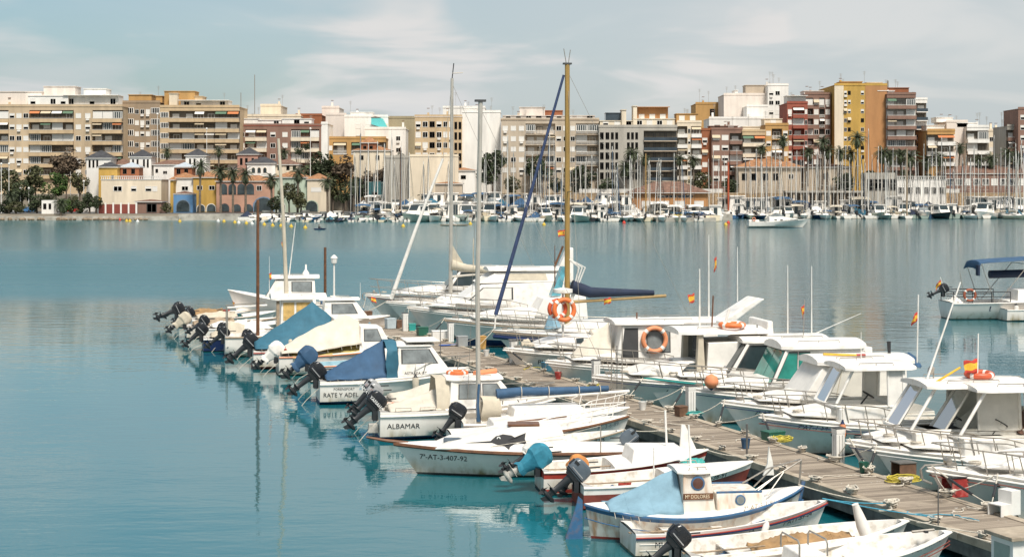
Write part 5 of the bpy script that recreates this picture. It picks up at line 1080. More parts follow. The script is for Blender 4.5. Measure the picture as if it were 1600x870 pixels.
for px, top, Y in MA: far_sail(px, top, Y)
for a in range(34): far_sail(RM.uniform(1125, 1605), RM.uniform(232, 268), 418+RM.uniform(-4, 14))
for a in range(22): far_sail(RM.uniform(745, 1110), RM.uniform(240, 275), 389+RM.uniform(-4, 5))
flush()
for px, top, Y, m, r0, lab in ((1138, 254, 430, mat('rust red mast', (.42, .08, .03), .6, var=.2), .3, 'bright rust red mast post in the marina before brown flats'), (625.5, 230, 389, M_brown, .16, 'dark bare pole mast before the grey warehouse'), (1009, 240, 389, mat('ochre mast', (.36, .22, .08), .6, var=.2), .2, 'ochre wooden mast before the dark glass block'), (1417, 232, 418, M_wood, .25, 'thick tan mast below the thin white tower')):
    p = WP(px, top, Y); o = MB().tube([(0, 0, -1), (0, 0, p.z)], r0, m, 7, r0*.7).build('mooring_post'); o.location = (p.x, Y, 0); tag(o, lab, 'post')
# the white cruiser crossing the basin
h = Hull(12.6, 3.6, 1.15, 1.75, rake=1.7, sp=2.2); r_ = thing('motor_cruiser', 'long white motor cruiser lying alone off the far marina', 'motor cruiser'); place(r_, 1172, 356, .2, -1.6, 0, .02)
h.hull_mb(M_hull, M_antib).build('hull', r_); h.deck_mb(M_deck, .3, M_inner, zf=.5).build('deck', r_)
o, wf = cabin(r_, [(4.2, 1.2), (10.2, 1.75), (7.2, 2.25), (5.0, 2.35), (4.2, 2.3)], 1.5, 1.2, M_gel); 
g = MB(); g.add([(7.4, -1.2, 2.2), (7.4, 1.2, 2.2), (5.9, 1.05, 3.0), (5.9, -1.05, 3.0), (4.4, -1.25, 2.3), (4.4, 1.25, 2.3)], [(0, 1, 2, 3), (0, 3, 4), (1, 5, 2)], M_glassl); g.build('windscreen', r_, 0)
rail(h, r_, .5, .98, .6, 6); g = MB(); [g.box(x, x+.5, -1.5, -1.42, 1.5, 1.7, M_glass) for x in (5.2, 6.4)]; g.build('window', r_, 0); slab(r_, .1, 2.2, 1.3, 1.2, .35, M_twhite, 'seat_cover')
life_ring(world(r_, (1.0, -1.5, 1.75)), .3, (pi/2, 0, 0), 'small orange life ring on the stern of the white cruiser', tube=.09)
# pontoons between the ranks, cars on the quay
for xa, xb, Y in ((1125, 1640, 431), (1010, 1110, 390)):
    a, b = WP(xa, 0, Y).x, WP(xb, 0, Y).x; struct(MB().box(a, b, Y, Y+2, -.4, .55, M_conc).build('pontoon', None, 0))
struct(MB().box(WP(1025, 0, 384).x, WP(1118, 0, 384).x, 383, 386, -.5, .95, M_conc).build('stone_jetty', None, 0))
def car_meshes(paint, van=False):
    g = MB(); hb = 1.05 if van else .78
    g.prism([(0, .3), (.1, .25), (4.1, .25), (4.2, .35), (4.2, .62), (4.05, hb-.02), (3.0 if not van else 3.7, hb+.08), (.25, hb+.1), (0, hb-.05)], -.85, .85, paint)
    top = 1.95 if van else 1.42
    c = MB(); pr = [(.25, hb+.1), (3.05, hb+.08), (2.35, top), (.75, top)] if not van else [(.05, hb+.08), (3.7, hb+.08), (3.25, top), (.1, top)]
    c.prism(pr, 0, 0, paint, w=lambda z: .8-(z-hb)*.18); w = lambda z: .803-(z-hb)*.18
    gl = MB(); zz = (hb+.16, top-.1)
    for sg in (1, -1):
        for x0, x1 in ((.75, 1.5), (1.6, 2.5)): gl.face([(x0+(.12 if x0 < 1 else 0), sg*w(zz[1]), zz[1])][::1]+[(x1-(.35 if x1 > 2 else 0), sg*w(zz[1]), zz[1]), (x1, sg*w(zz[0]), zz[0]), (x0-(.15 if x0 < 1 else 0), sg*w(zz[0]), zz[0])], M_glass)
    a, b = pr[1], pr[2]
    gl.face([(a[0]-.02, -.7, a[1]+.05), (a[0]-.02, .7, a[1]+.05), (b[0]+.06, .62, b[1]-.06), (b[0]+.06, -.62, b[1]-.06)], M_glass); gl.face([(pr[0][0]+.04, .68, pr[0][1]+.08), (pr[0][0]+.04, -.68, pr[0][1]+.08), (pr[3][0]-.08, -.6, top-.08), (pr[3][0]-.08, .6, top-.08)], M_glass)
    return g.mesh('body', 30), c.mesh('cabin', 30), gl.mesh('windows', 0)
CP = {k: mat('%s car paint' % k, c, .25, var=.04) for k, c in (('white', (.7, .7, .68)), ('silver', (.35, .36, .37)), ('red', (.4, .03, .025)), ('blue', (.06, .16, .32)), ('black', (.02, .02, .025)), ('grey', (.12, .125, .13)), ('orange red', (.6, .12, .03)))}
CM = {}
ME_wh = MB().lathe([(.02, -.09), (.3, -.09), (.33, -.05), (.33, .09), (.02, .09)], M_black, 12, Matrix.Rotation(pi/2, 4, 'X')).mesh('wheel')
def car(px, py, col, rz, van=False):
    z = QZ+.06; p = GP(px, py, z)
    if (col, van) not in CM: CM[col, van] = car_meshes(CP[col], van)
    r_ = thing('parked_van' if van else 'parked_car', 'x', 'van' if van else 'car', p, rz); b, c, gl = CM[col, van]
    link(b, 'body', r_, (-2.1, 0, 0)); link(c, 'cabin', r_, (-2.1, 0, 0)); link(gl, 'windows', r_, (-2.1, 0, 0))
    for x in (-1.35, 1.25):
        for y in (-.78, .78): link(ME_wh, 'wheel', r_, (x, y, .33))
    pend(r_, '%s parked %s on the quay' % (col, 'van' if van else 'car'), 'van' if van else 'car', 'vehicles parked on the far quay', px)
for px, py, c, rz, v in ((5, 333, 'silver', .1, 0), (20, 333, 'white', .2, 0), (36, 332.5, 'grey', .1, 0), (46, 333, 'blue', 1.2, 0), (60, 328, 'silver', 0, 0), (45, 328, 'black', .1, 0), (72, 327, 'white', .3, 0), (92, 328, 'grey', .1, 0), (104, 331, 'white', 0, 1), (118, 332, 'red', .2, 0), (128, 331, 'white', 1.3, 0), (28, 327, 'white', .1, 1), (352, 333, 'silver', 1.4, 0), (369, 332.5, 'orange red', 1.3, 0), (383, 332, 'white', .2, 0), (398, 332, 'white', 3.0, 0), (414, 332, 'white', .1, 0), (424, 331, 'grey', 1.4, 1), (440, 331, 'silver', .1, 0), (462, 330, 'blue', .2, 0), (478, 331, 'white', 0, 1), (486, 331, 'red', 1.2, 0), (512, 330, 'white', .1, 1), (530, 330, 'grey', 0, 0), (560, 330, 'silver', .1, 0), (596, 330, 'black', 0, 0), (684, 329, 'white', .2, 0), (696, 329, 'white', 1.2, 0), (717, 328, 'red', .2, 0), (738, 329, 'white', .1, 0), (780, 328, 'white', 0, 0), (796, 328, 'grey', .1, 0), (820, 328, 'blue', 0, 0), (880, 328, 'red', .1, 0), (890, 328, 'white', .1, 1)):
    if px > 130 and py > 329: py = 329.5
    car(px, min(py, 332), c, rz, bool(v))
flush()
for i, (px, top, py) in enumerate(((2, 258, 333), (14, 258, 332), (32, 296, 332), (45, 296, 332), (110, 265, 330), (122, 275, 331), (131, 285, 332), (485, 203, 331), (246, 180, 330), (323, 203, 330))):
    p = GP(px, py, QZ+.06); r_ = thing('street_lamp', 'slim lamp post on the far quay %s' % ('before the big beige block', 'beside the first lamp before the beige block', 'with globe head among parked cars', 'with globe head beside parked vans', 'behind the bright green tree', 'by the white tower house', 'at the tower house corner', 'very tall, before the brown brick flats', 'very tall, before the dark brown block', 'thin, before the tan curved block')[i], 'street lamp', p, 0, 'lamp posts on the far quay'); hh = (py-top)/F*p.y
    MB().tube([(0, 0, 0), (0, 0, hh)], .12, M_post, 6, .07).build('post', r_); MB().lathe([(.08, hh), (.28, hh+.15), (.3, hh+.4), (.1, hh+.6)], M_post, 8).build('lantern', r_)
B_yb = mat('yellow buoy', (.62, .42, .05), .5, var=.1); B_wb = mat('white buoy', (.7, .68, .64), .5, var=.1); B_rb = mat('red buoy', (.55, .05, .03), .5, var=.1); B_gb = mat('green buoy', (.02, .3, .16), .5, var=.1)
ME_buoy = {k: MB().lathe([(.05, -.3), (.42, -.15), (.5, .1), (.4, .4), (.12, .6), (.1, .85)], m, 10).mesh('buoy') for k, m in (('yellow', B_yb), ('white', B_wb), ('red', B_rb), ('green', B_gb))}
for px, py, k in ((28, 344, 'red'), (164, 343.5, 'green'), (187, 344.5, 'red'), (198, 346.5, 'yellow'), (203, 346.5, 'yellow'), (215, 347, 'white'), (281, 347, 'yellow'), (341, 346.5, 'white'), (350, 347, 'yellow'), (367, 348.5, 'yellow'), (373, 349, 'white'), (385, 350, 'yellow'), (394, 350.5, 'white'), (413, 352, 'yellow'), (426, 353.5, 'yellow'), (439, 354, 'yellow'), (455, 355, 'yellow'), (477, 357, 'yellow'), (630, 354.5, 'yellow'), (850, 352, 'yellow'), (1138, 349, 'red'), (1134, 352, 'yellow'), (975, 349, 'red'), (735, 351, 'yellow')):
    o = link(ME_buoy[k], 'mooring_buoy', None, GP(px, py, 0)); o.scale = (.85,)*3; pend(o, 'small %s mooring buoy afloat' % k, 'buoy', 'mooring buoys off the far quay', px)
flush()
# two people afloat off the far quay: a paddler in a kayak and a figure on a small board
M_skin = mat('skin', (.42, .25, .17), .6, var=.05); M_wet = mat('black wetsuit', (.02, .022, .025), .7, var=.1); M_hair = mat('dark hair', (.03, .02, .015), .8, var=.1)
def person(root_loc, rz, J, label, cloth=M_wet):
    """one skinned body from joints {name: (point, radius, parent)}"""
    names = list(J); me = bpy.data.meshes.new('person'); me.from_pydata([J[n][0] for n in names], [(names.index(J[n][2]), i) for i, n in enumerate(names) if J[n][2]], [])
    o = bpy.data.objects.new('person', me); COL.objects.link(o); me.materials.append(cloth); sk = o.modifiers.new('skin', 'SKIN'); lay = me.skin_vertices[0] if me.skin_vertices else None
    bpy.context.view_layer.objects.active = o
    for i, n in enumerate(names): me.skin_vertices[0].data[i].radius = (J[n][1],)*2
    me.skin_vertices[0].data[0].use_root = True; o.modifiers.new('smooth', 'SUBSURF').render_levels = 1
    o.location = root_loc; o.rotation_euler.z = rz; tag(o, label, 'person')
    hd = Vector(J['head'][0]); g = MB(); g.lathe([(.02, -.13), (.075, -.1), (.1, 0), (.095, .07), (.05, .12)], M_skin, 10, Matrix.Translation(hd+Vector((0, 0, .02)))); g.build('head', o); MB().lathe([(.108, -.02), (.108, .06), (.06, .135), (.01, .15)], M_hair, 10, Matrix.Translation(hd+Vector((-.012, 0, .03)))).build('hair', o); return o
SIT = dict(pelvis=((0, 0, .1), .15, None), chest=((-.03, 0, .45), .16, 'pelvis'), neck=((0, 0, .64), .06, 'chest'), head=((.02, 0, .78), .08, 'neck'))
for sg in (1, -1): k = 'lr'[sg < 0]; SIT.update({'sh'+k: ((0, sg*.2, .55), .06, 'chest'), 'el'+k: ((.2, sg*.3, .36), .045, 'sh'+k), 'ha'+k: ((.42, sg*.22, .42), .035, 'el'+k), 'kn'+k: ((.45, sg*.14, .22), .07, 'pelvis'), 'fo'+k: ((.85, sg*.12, .08), .05, 'kn'+k)})
def kayak(px, py, L, head, m, label):
    h = Hull(L, .75, .28, .3, 'd', rake=.5, keel=.12, fm=.22); r_ = thing('kayak', label, 'kayak'); place(r_, px, py, L/2, 0, 0, head); h.hull_mb(m, m, sh=.05).build('hull', r_); h.deck_mb(m, -1).build('deck', r_); return r_
k1 = kayak(710, 353, 6.2, .05, M_wood, 'long low brown rowing kayak off the blank warehouse'); person(world(k1, (2.8, 0, .15)), .05, SIT, 'person sitting and paddling in the long low kayak', M_twhite)
k2 = kayak(500, 359, 2.6, .3, M_navy, 'short dark kayak below the brown flats'); person(world(k2, (1.1, 0, .12)), .3, SIT, 'person in dark clothes sitting in the short kayak')
# ------------------------------------------------------------------ the boats moored along the pier
HL = radians(10)
GL, GR = 'boats moored on the open water side of the pier', 'boats moored on the inner side of the pier'
def boat(name, label, cat, h, px, py, lp, head, group, top=M_hull, bot=M_anti, stripe=None, sh=.13, low=None, td=1.1, inner=M_inner, rub=None, rub_r=.03, dk=None, wl=.05, zf=.15, rub_dz=-.03, low_z=None, iw=.09):
    r_ = thing(name, label, cat, group=group); place(r_, px, py, *lp, head)
    h.hull_mb(top, bot, stripe, sh, low, wl=wl, low_z=low_z).build('hull', r_); h.deck_mb(dk or M_deck, td, inner, zf=zf, iw=iw).build('deck', r_)
    if rub: h.rub_mb(rub, rub_r, rub_dz).build('rub_rail', r_)
    return r_
def thwart(r_, h, x, z, m=M_inner, d=.26):
    w = h.w(h.t_of(x, z), z)-.05; return MB().box(x-d/2, x+d/2, -w, w, z-.035, z, m).build('thwart', r_, 0, bevel=.01)
def strakes(r_, h, zs, m, r=.011):
    g = MB()
    for z in zs:
        for sg in (1, -1): g.tube([h.side(h.X(t, z*(1+.35*t*t)), z*(1+.35*t*t), sg, .003) for t in [.02+.95*i/16 for i in range(17)]], r, m, 5)
    g.build('strake', r_)
def rope_bow(r_, h, n, label, z=None, m=M_rope, snub=False, d=.08, side=0):
    a = world(r_, (h.L-.12, 0, h.fb+.03)); s = -sin(PA)*a.x+cos(PA)*a.y; cl = sorted([c for c in CLEATS if c[0] == side], key=lambda c: abs(c[1]-s-n)); c = cl[0]
    mooring(a, PP(c[1], c[2], PZ+.14), label, m, d=d, snub=snub)
def clutter(r_, x0, x1, w, z, n, seed, cols=None):   # gear lying in an open boat: buckets, tins, folded cloth, oars
    q = random.Random(seed); cols = cols or [M_tblue, M_orange2, M_beige, M_wood, M_black, M_green, M_twhite, M_red]
    for i in range(n):
        x, y = q.uniform(x0, x1), q.uniform(-w, w); k = q.randrange(3); m = q.choice(cols)
        if k == 0: MB().lathe([(.09, 0), (.12, .22), (.11, .225), (.085, .02)], m, 10, Matrix.Translation((x, y, z))).build('bucket', r_)
        elif k == 1: MB().box(x-.17, x+.17, y-.11, y+.11, z, z+.16, m, tx=.02, ty=.02).build('gear_box', r_, 0, bevel=.02)
        else: tarp(r_, [(x-.25, .12, z, z+.07), (x, .2, z, z+.18), (x+.25, .1, z, z+.08)], m, 'folded_cloth', .03, i+seed)
    a = q.uniform(-.15, .15); MB().tube([(x0, -w*.7, z+.32), (x1+.5, -w*.7+a, z+.38)], .022, M_wood, 6).box(x0-.45, x0, -w*.7-.06, -w*.7+.06, z+.31, z+.33, M_wood).build('oar', r_)
# --- 1 bow at the lower corner
h = Hull(5.2, 2.0, .6, 1.08, rake=.75); r_ = boat('rowing_boat', 'white open boat with twin dark red stripes, first from the corner of the view', 'open boat', h, 1487, 827, (5.2, 0, 1.08), radians(13), GL, rub=M_gel, td=1.1, zf=.25)
for dz in (-.2, -.27): h.rub_mb(M_dred, .011, dz, .004, .3, .985).build('stripe', r_)
h.text('7-CT-4-100-92', .145, 3.95, .78, -1, M_ink, r_, slope=.14)
for x in (1.5, 3.2): thwart(r_, h, x, .5)
c_ = MB().box(1.55, 2.25, -.5, .5, .26, .85, M_gel, tx=.08, ty=.05).build('console', r_, 30, bevel=.03)
for x in (1.6, 2.2): MB().tube([(x, -.48, .8), (x, -.48, 1.05), (x, -.4, 1.12), (x, .4, 1.12), (x, .48, 1.05), (x, .48, .8)], .02, M_steel, 8).build('grab_rail', r_)
MB().box(4.55, 4.62, -.1, .1, 1.06, 1.1, M_black).tube([(4.3, 0, 1.08), (4.8, 0, 1.1)], .03, M_steel).build('bow_fitting', r_); rope_bow(r_, h, -1.2, 'pale rope from the twin striped bow to the pier', d=.05)
clutter(r_, .5, 1.4, .5, .27, 3, 1)
# --- 2 brown tarpaulin
h = Hull(5.2, 1.9, .55, .98, rake=.6); r_ = boat('rowing_boat', 'white open boat with crumpled brown tarpaulin and tilted black engine', 'open boat', h, 1420, 810, (5.2, 0, .98), radians(11), GL, rub=M_gel, td=1.1, zf=.2)
tarp(r_, [(1.7, .7, .38, .46), (2.4, .85, .45, .72), (3.3, .8, .5, .8), (3.9, .5, .55, .62)], M_tbrown, 'tarpaulin', .07, 3)
h.text('7-AT-1-13', .14, 4.15, .70, -1, M_ink, r_, slope=.14); h.text('R', .24, .3, .25, -1, M_ink, r_); thwart(r_, h, 1.2, .45); thwart(r_, h, 4.0, .6)
outboard(r_, 0, .0, .62, 50, M_cowl, 1.05, yaw=0); clutter(r_, .4, 1.3, .5, .22, 4, 5)
MB().lathe([(.12, 0), (.14, .3), (.1, .62), (.07, .8), (.075, .82)], M_twhite, 12, Matrix.Translation((4.15, -.2, .62)) @ Matrix.Rotation(-.35, 4, 'Y')).build('wrapped_post', r_)
rope_bow(r_, h, -.6, 'pale rope from the brown tarpaulin boat to the pier', d=.04)
# --- 3 Begoña
h = Hull(4.75, 1.8, .52, 1.0, rake=.55, full=.84); r_ = boat('rowing_boat', 'white lapstrake dinghy lettered Mª BEGOÑA with red and blue gunwale line', 'dinghy', h, 1293, 780, (4.75, 0, 1.0), radians(10), GL, rub=M_red, rub_r=.016, rub_dz=-.07, zf=.14, bot=M_antig)
h.rub_mb(M_navy, .016, -.1, .006).build('stripe', r_); strakes(r_, h, (.16, .3, .42), M_hullg)
h.text('Mª BEGOÑA', .17, .42, .24, -1, M_ink, r_); h.text('7ªAT1-89-04', .16, 3.45, .56, -1, M_ink, r_, slope=.17)
for x in (1.0, 2.2, 3.5): thwart(r_, h, x, .4)
MB().lathe([(.05, 0), (.075, .06), (.075, .62), (.03, .7)], M_twhite, 10, Matrix.Translation((2.72, -1.0, .1)) @ Matrix.Rotation(.35, 4, 'Y')).build('fender', r_)
g = MB(); [g.tube([(x, -.82, .5), (x+.03, -.84, .75), (x+.1, -.84, .5)], .012, M_steel) for x in (2.2, 2.6)]; g.build('rowlock', r_); clutter(r_, .4, 2.6, .45, .16, 3, 8)
rope_bow(r_, h, -1.4, 'blue rope from the lapstrake dinghy to the pier', m=M_ropeb, d=.03); rope_bow(r_, h, .9, 'second blue rope from the lapstrake dinghy along the pier', m=M_ropeb, d=.05)
# --- 4 Dolores
h = Hull(5.35, 2.0, .82, 1.1, 'd', rake=.45, fm=.62, chine=False); M_rusty = mat('rust streaked white paint', (.68, .64, .57), .5, var=.12, scale=2.2, streak=True, stain=((.40, .17, .04), .8))
r_ = boat('fishing_boat', 'small blue and white fishing boat lettered Mª DOLORES with faded blue tarpaulin', 'fishing boat', h, 910, 786, (0, 0, .82), radians(8), GL, top=M_rusty, bot=M_antir, stripe=M_blue, sh=.14, rub=M_blue, rub_r=.03, td=-1, wl=.06)
h.rub_mb(M_blue, .014, -.34, .004).build('stripe', r_)
MB().prism([(.0, -.25), (.0, .9), (-.1, 1.0), (-.14, .8), (-.4, .05), (-.36, -.25)], -.03, .03, M_blue).build('rudder', r_)
cab, wf = cabin(r_, [(2.25, .62), (3.05, .66), (2.93, 1.52), (2.28, 1.56)], .62, .56, M_rusty); slab(r_, 2.15, 3.05, .64, 1.55, .05, M_deck, 'wheelhouse_roof', .04)
cud, wc = cabin(r_, [(3.06, .66), (4.3, .82), (4.15, 1.08), (3.06, 1.1)], .68, .6, M_rusty, 'foredeck_cuddy'); MB().box(3.07, 4.16, -.6, -.55, 1.08, 1.125, M_blue).box(3.07, 4.16, .55, .6, 1.08, 1.125, M_blue).build('cuddy_edge', cud, 0)
for x, z, rr, m, w_ in ((2.62, 1.33, .13, mat('brown porthole glass', (.10, .05, .04), .1, var=.2), .585), (3.62, .93, .095, M_glassl, .655)):
    for sg in (1, -1):
        p = MB(); T = Matrix.Translation((x, sg*w_, z)) @ Matrix.Rotation(-sg*pi/2, 4, 'X'); p.lathe([(rr*1.28, -.02), (rr*1.28, .012), (rr, .02)], M_blue, 18, T); p.lathe([(rr*.98, .014), (rr*.98, .024)], m, 18, T); p.build('porthole', r_, 30)
for sg in (1, -1): g = MB().box(2.26, 2.98, sg*.617-.012, sg*.617+.012, .96, 1.1, M_brown); bd = g.build('name_board', r_, 0)
vs, fs = text_geo('Mª DOLORES', .125); MB().add([(2.3+a*.82, -.634, .99+b_) for a, b_ in vs], fs, M_cream).build('lettering', r_, 0)
tarp(r_, [(.55, .55, .74, .82), (1.2, .8, .66, 1.1), (2.25, .74, .66, 1.6)], M_tlb, 'tarpaulin', .025, 4, .03)
h.text('7ª-AT-5-1-91', .16, 3.6, .72, -1, M_wood, r_, slope=.12)
g = MB()
for sg in (1, -1):
    g.tube([(4.0, sg*.5, 1.1), (4.6, sg*.42, 1.45), (5.3, sg*.05, 1.72)], .02, M_steel); g.tube([(4.3, sg*.55, 1.0), (4.75, sg*.38, 1.5)], .018, M_steel); g.tube([(3.9, sg*.6, 1.0), (4.45, sg*.46, 1.36)], .018, M_steel)
g.tube([(5.25, 0, 1.1), (5.3, 0, 1.72)], .022, M_steel); g.build('bow_rail', r_); MB().tube([(2.6, 0, 1.6), (2.55, 0, 2.6)], .022, M_gel).build('signal_mast', r_); MB().box(2.9, 3.05, -.1, .0, 1.36, 1.46, M_glass).build('lamp', r_)
MB().tube([(5.2, 0, .5), (5.36, 0, 1.2)], .05, M_blue).build('stem_post', r_); rope_bow(r_, h, -.8, 'pale rope from the blue and white fishing boat to the pier')
# --- 5 dark red hull
h = Hull(4.7, 1.9, .6, 1.02, rake=.5); r_ = boat('rowing_boat', 'low boat with dark red hull and broad white gunwale, numbered at the bow', 'open boat', h, 1176, 719, (4.7, 0, 1.02), radians(9), GL, top=M_dred, bot=M_antir, stripe=M_gel, sh=.2, rub=M_gel, rub_r=.02, td=.5, zf=.25)
h.text('7ª-AT-5-38-91', .19, 2.75, .60, -1, M_ink, r_, slope=.1); tarp(r_, [(2.8, .25, 1.0, 1.02), (3.05, .3, 1.02, 1.12), (3.35, .2, 1.03, 1.05)], M_teal, 'green_cloth', .04, 2)
outboard(r_, 0, -.25, .72, 50, M_cowlg, 1.2, leg='d'); outboard(r_, .2, .45, .78, 30, cover=M_torange, sc=1.0, seed=6); clutter(r_, .5, 1.9, .5, .28, 5, 11)
MB().tube([(1.9, -.5, .8), (1.9, -.5, 1.5)], .018, M_gel).build('stanchion', r_); rope_bow(r_, h, -.5, 'pale rope from the dark red hulled boat to the pier')
o = MB().prism([(0, 0), (.3, 0), (.26, .35), (.16, .75), (.12, .3)], -.03, .03, M_gel).build('paddle_board_fin'); o.location = GP(1192, 742, PZ+.03); o.rotation_euler.z = .2; tag(o, 'white pointed fin shaped board standing on the pier edge', 'board')
# --- 6 red band
h = Hull(4.7, 1.9, .62, 1.0, rake=.5); r_ = boat('rowing_boat', 'white boat with bright red band, cyan wrapped engine and short white mast', 'open boat', h, 1106, 702, (4.7, 0, 1.0), radians(8), GL, top=M_hull, low=M_red, stripe=M_red, sh=.17, rub=M_gel, rub_r=.025, rub_dz=0, td=.42, zf=.28)
outboard(r_, 0, -.3, .8, 58, cover=M_tcyan, sc=1.25, leg='w', seed=3, long=True); outboard(r_, -.05, .35, .85, 56, cover=M_twhite, sc=1.1, seed=9)
MB().tube([(3.55, 0, .9), (3.5, 0, 2.1)], .03, M_gel).build('short_mast', r_); MB().prism([(3.9, .95), (4.4, .95), (4.05, 1.7), (3.95, 1.7)], -.04, .04, M_gel).build('bow_board', r_)
cabin(r_, [(2.4, .7), (4.1, .85), (3.9, 1.12), (2.5, 1.15)], .7, .6, M_gel, 'cuddy'); clutter(r_, .5, 1.8, .5, .3, 4, 14); rope_bow(r_, h, .4, 'pale rope from the red banded boat to the pier')
# --- 7 Krokus: stern to the pier
h = Hull(6.75, 2.15, .74, .90, rake=.85, keel=.25, sp=2.0, full=.8, chine=False); r_ = boat('llaut_boat', 'white wooden boat with brown rail, long bowsprit and a black fish emblem', 'wooden boat', h, 616, 691, (6.75, 0, .9), radians(181.5), GL, rub=M_brown, rub_r=.055, rub_dz=-.04, td=-1, bot=M_anti, wl=.06)
MB().tube([(6.35, 0, .88), (7.0, 0, .96), (7.55, 0, 1.06)], .06, M_brown, 8, .035).build('bowsprit', r_)
cb, wf = cabin(r_, [(1.75, .7), (5.6, .82), (5.2, 1.0), (3.4, 1.4), (2.0, 1.42)], .85, .62, M_gel, 'cabin_trunk', .06)
MB().box(2.6, 3.5, -.3, .3, 1.42, 1.47, M_brown, Matrix.Translation((0, .15, 0))).build('hatch_board', r_, 0)
fish = [(0, .0), (.75, .06), (.9, .2), (1.1, .26), (1.35, .22), (1.5, .12), (1.62, .2), (1.75, .3), (1.72, .12), (1.78, -.05), (1.6, .03), (1.45, -.02), (1.3, -.12), (1.28, -.22), (1.15, -.1), (.95, -.06), (.8, .0)]
A = MB(); zz = 1.0; n = len(fish); wl_ = lambda z: lerp(.85, .62, (z-.7)/.72)+.008
# the emblem lies on the port side of the trunk: a long-billed fish with a round eye
c0 = [(4.75-x, wl_(zz+z*.9), zz+z*.9) for x, z in fish]; cen = (4.75-1.2, wl_(zz+.06), zz+.06)
A.add(c0[:3]+[c0[-1]], [(0, 1, 2, 3)], M_ink); body = c0[2:10]+c0[10:17]; A.add(body+[cen], [(i, (i+1) % len(body), len(body)) for i in range(len(body))], M_ink)
e = (4.75-.98, wl_(zz+.12)+.004, zz+.12); A.face([(e[0]+.055*cos(a), e[1], e[2]+.055*sin(a)) for a in [k*pi/6 for k in range(12)]], M_inkw); A.face([(e[0]+.025*cos(a), e[1]+.003, e[2]+.025*sin(a)) for a in [k*pi/6 for k in range(12)]], M_ink); A.build('fish_emblem', r_, 0)
h.text('7ª-AT-3-407-92', .215, 6.02, .47, 1, M_ink, r_); h.text('Krokus', .2, .95, .44, 1, M_ink, r_)
outboard(r_, .05, 0, .78, 40, M_cowlg, 1.1); MB().tube([(5.3, .3, 1.0), (4.9, .5, 1.05), (4.6, .55, .98)], .09, M_cowlg, 8, .05).build('rolled_canvas', r_); MB().box(4.55, 4.85, .2, .6, 1.05, 1.09, M_wood, Matrix.Rotation(.06, 4, 'Y')).build('foot_board', r_, 0)
MB().tube([(.9, .95, .75), (.9, .95, 1.5)], .016, M_steel).tube([(4.0, .8, .9), (2.0, .8, 1.2), (.9, .95, 1.5)], .008, M_rope).build('stanchion', r_)
# --- 8 brown-gunwale boat and the dinghy
h = Hull(5.7, 2.0, .62, 1.06, rake=.55); r_ = boat('rowing_boat', 'white boat with varnished gunwale and white pipe rails under the blue sail cover', 'open boat', h, 984, 648, (5.7, 0, 1.06), radians(9), GL, rub=M_brown, rub_r=.04, td=-1)
h.text('PL-3-6-89', .19, 4.55, .68, -1, mat('faded grey lettering', (.3, .31, .34), .6, var=0), r_, slope=.13); cabin(r_, [(1.2, .6), (4.2, .85), (3.8, 1.05), (1.3, 1.0)], .7, .62, M_gel, 'cabin_trunk')
rail(h, r_, .45, .96, .42, 4, mid=True, r=.018, m=M_gel, name='pipe_rail', lean=0); MB().tube([(2.0, -.5, 1.0), (3.6, -.4, 1.12)], .03, M_brown).build('grab_rail', r_); rope_bow(r_, h, -.6, 'pale rope from the varnished gunwale boat to the pier')
h = Hull(4.7, 1.75, .5, .88, rake=.5); r_ = boat('rowing_boat', 'low white dinghy with black figures at the bow between wooden boat and varnished gunwale', 'dinghy', h, 974, 671, (4.7, 0, .88), radians(8), GL, rub=M_wood, rub_r=.018); h.text('7-85', .2, 3.7, .55, -1, M_ink, r_, slope=.12)
for x in (1.0, 2.2, 3.4): thwart(r_, h, x, .4)
clutter(r_, .6, 3.0, .4, .16, 5, 21); rope_bow(r_, h, .5, 'pale rope from the low white dinghy to the pier')
# --- 9 sailboat with the blue boom cover
h = Hull(5.6, 2.05, .74, 1.05, rake=.6, chine=False); r_ = boat('sailboat', 'small sailboat with bare silver mast and bright blue cover along its boom', 'sailboat', h, 724, 699, (0, -.85, 0), radians(10), GL, top=M_hullg, stripe=M_gel, sh=.16, td=.25, zf=.3, rub=M_gel, rub_r=.025)
MB().tube([(.62, 0, .6), (.58, 0, 5), (.68, 0, 10.95)], .08, M_alu, 10, .075).box(.5, .85, -.1, .1, 10.95, 11.02, M_gasket).build('mast', r_)
MB().tube([(.62, 0, 1.35), (5.6, 0, 1.55)], .05, M_gel, 8).build('boom', r_)
g = MB(); g.tube([(1.2, 0, 1.55), (2.0, 0, 1.62), (3.4, 0, 1.62), (4.9, 0, 1.66)], .17, M_tblue, 10, .09); bc = g.build('sail_cover', r_, 60); [MB().tube([(x, .18*cos(a), 1.6+.18*sin(a)) for a in [k*pi/5 for k in range(11)]], .013, M_rope, 5).build('lashing', bc) for x in (2.0, 2.9, 3.9, 4.6)]
g = MB(); rows = [[(lerp(.7, 1.3, f)+.04*sin(a*3+f*5), .24*cos(a)*(1+.1*sin(a*4)), 1.25+.42*sin(a)*(1-.1*f)-.15) for a in [k*2*pi/14 for k in range(14)]] for f in (0, .15, .4, .7, .9, 1)]; g.grid(rows, M_beige, True); g.face(rows[0][::-1], M_beige); g.face(rows[-1], M_beige); g.build('rolled_sail', r_, 60)
MB().tube([(.6, -.1, .7), (.56, -.12, 1.2), (.62, -.1, 1.9)], .07, M_tblue, 8, .04).build('blue_wrap', r_); h.text('7-AT', .2, 2.0, .68, -1, M_ink, r_); h.text('777-97', .2, 3.1, .70, -1, M_ink, r_); MB().box(2.75, 2.95, -1.06, -.98, .45, .88, M_gel).build('fender_board', r_, 0)
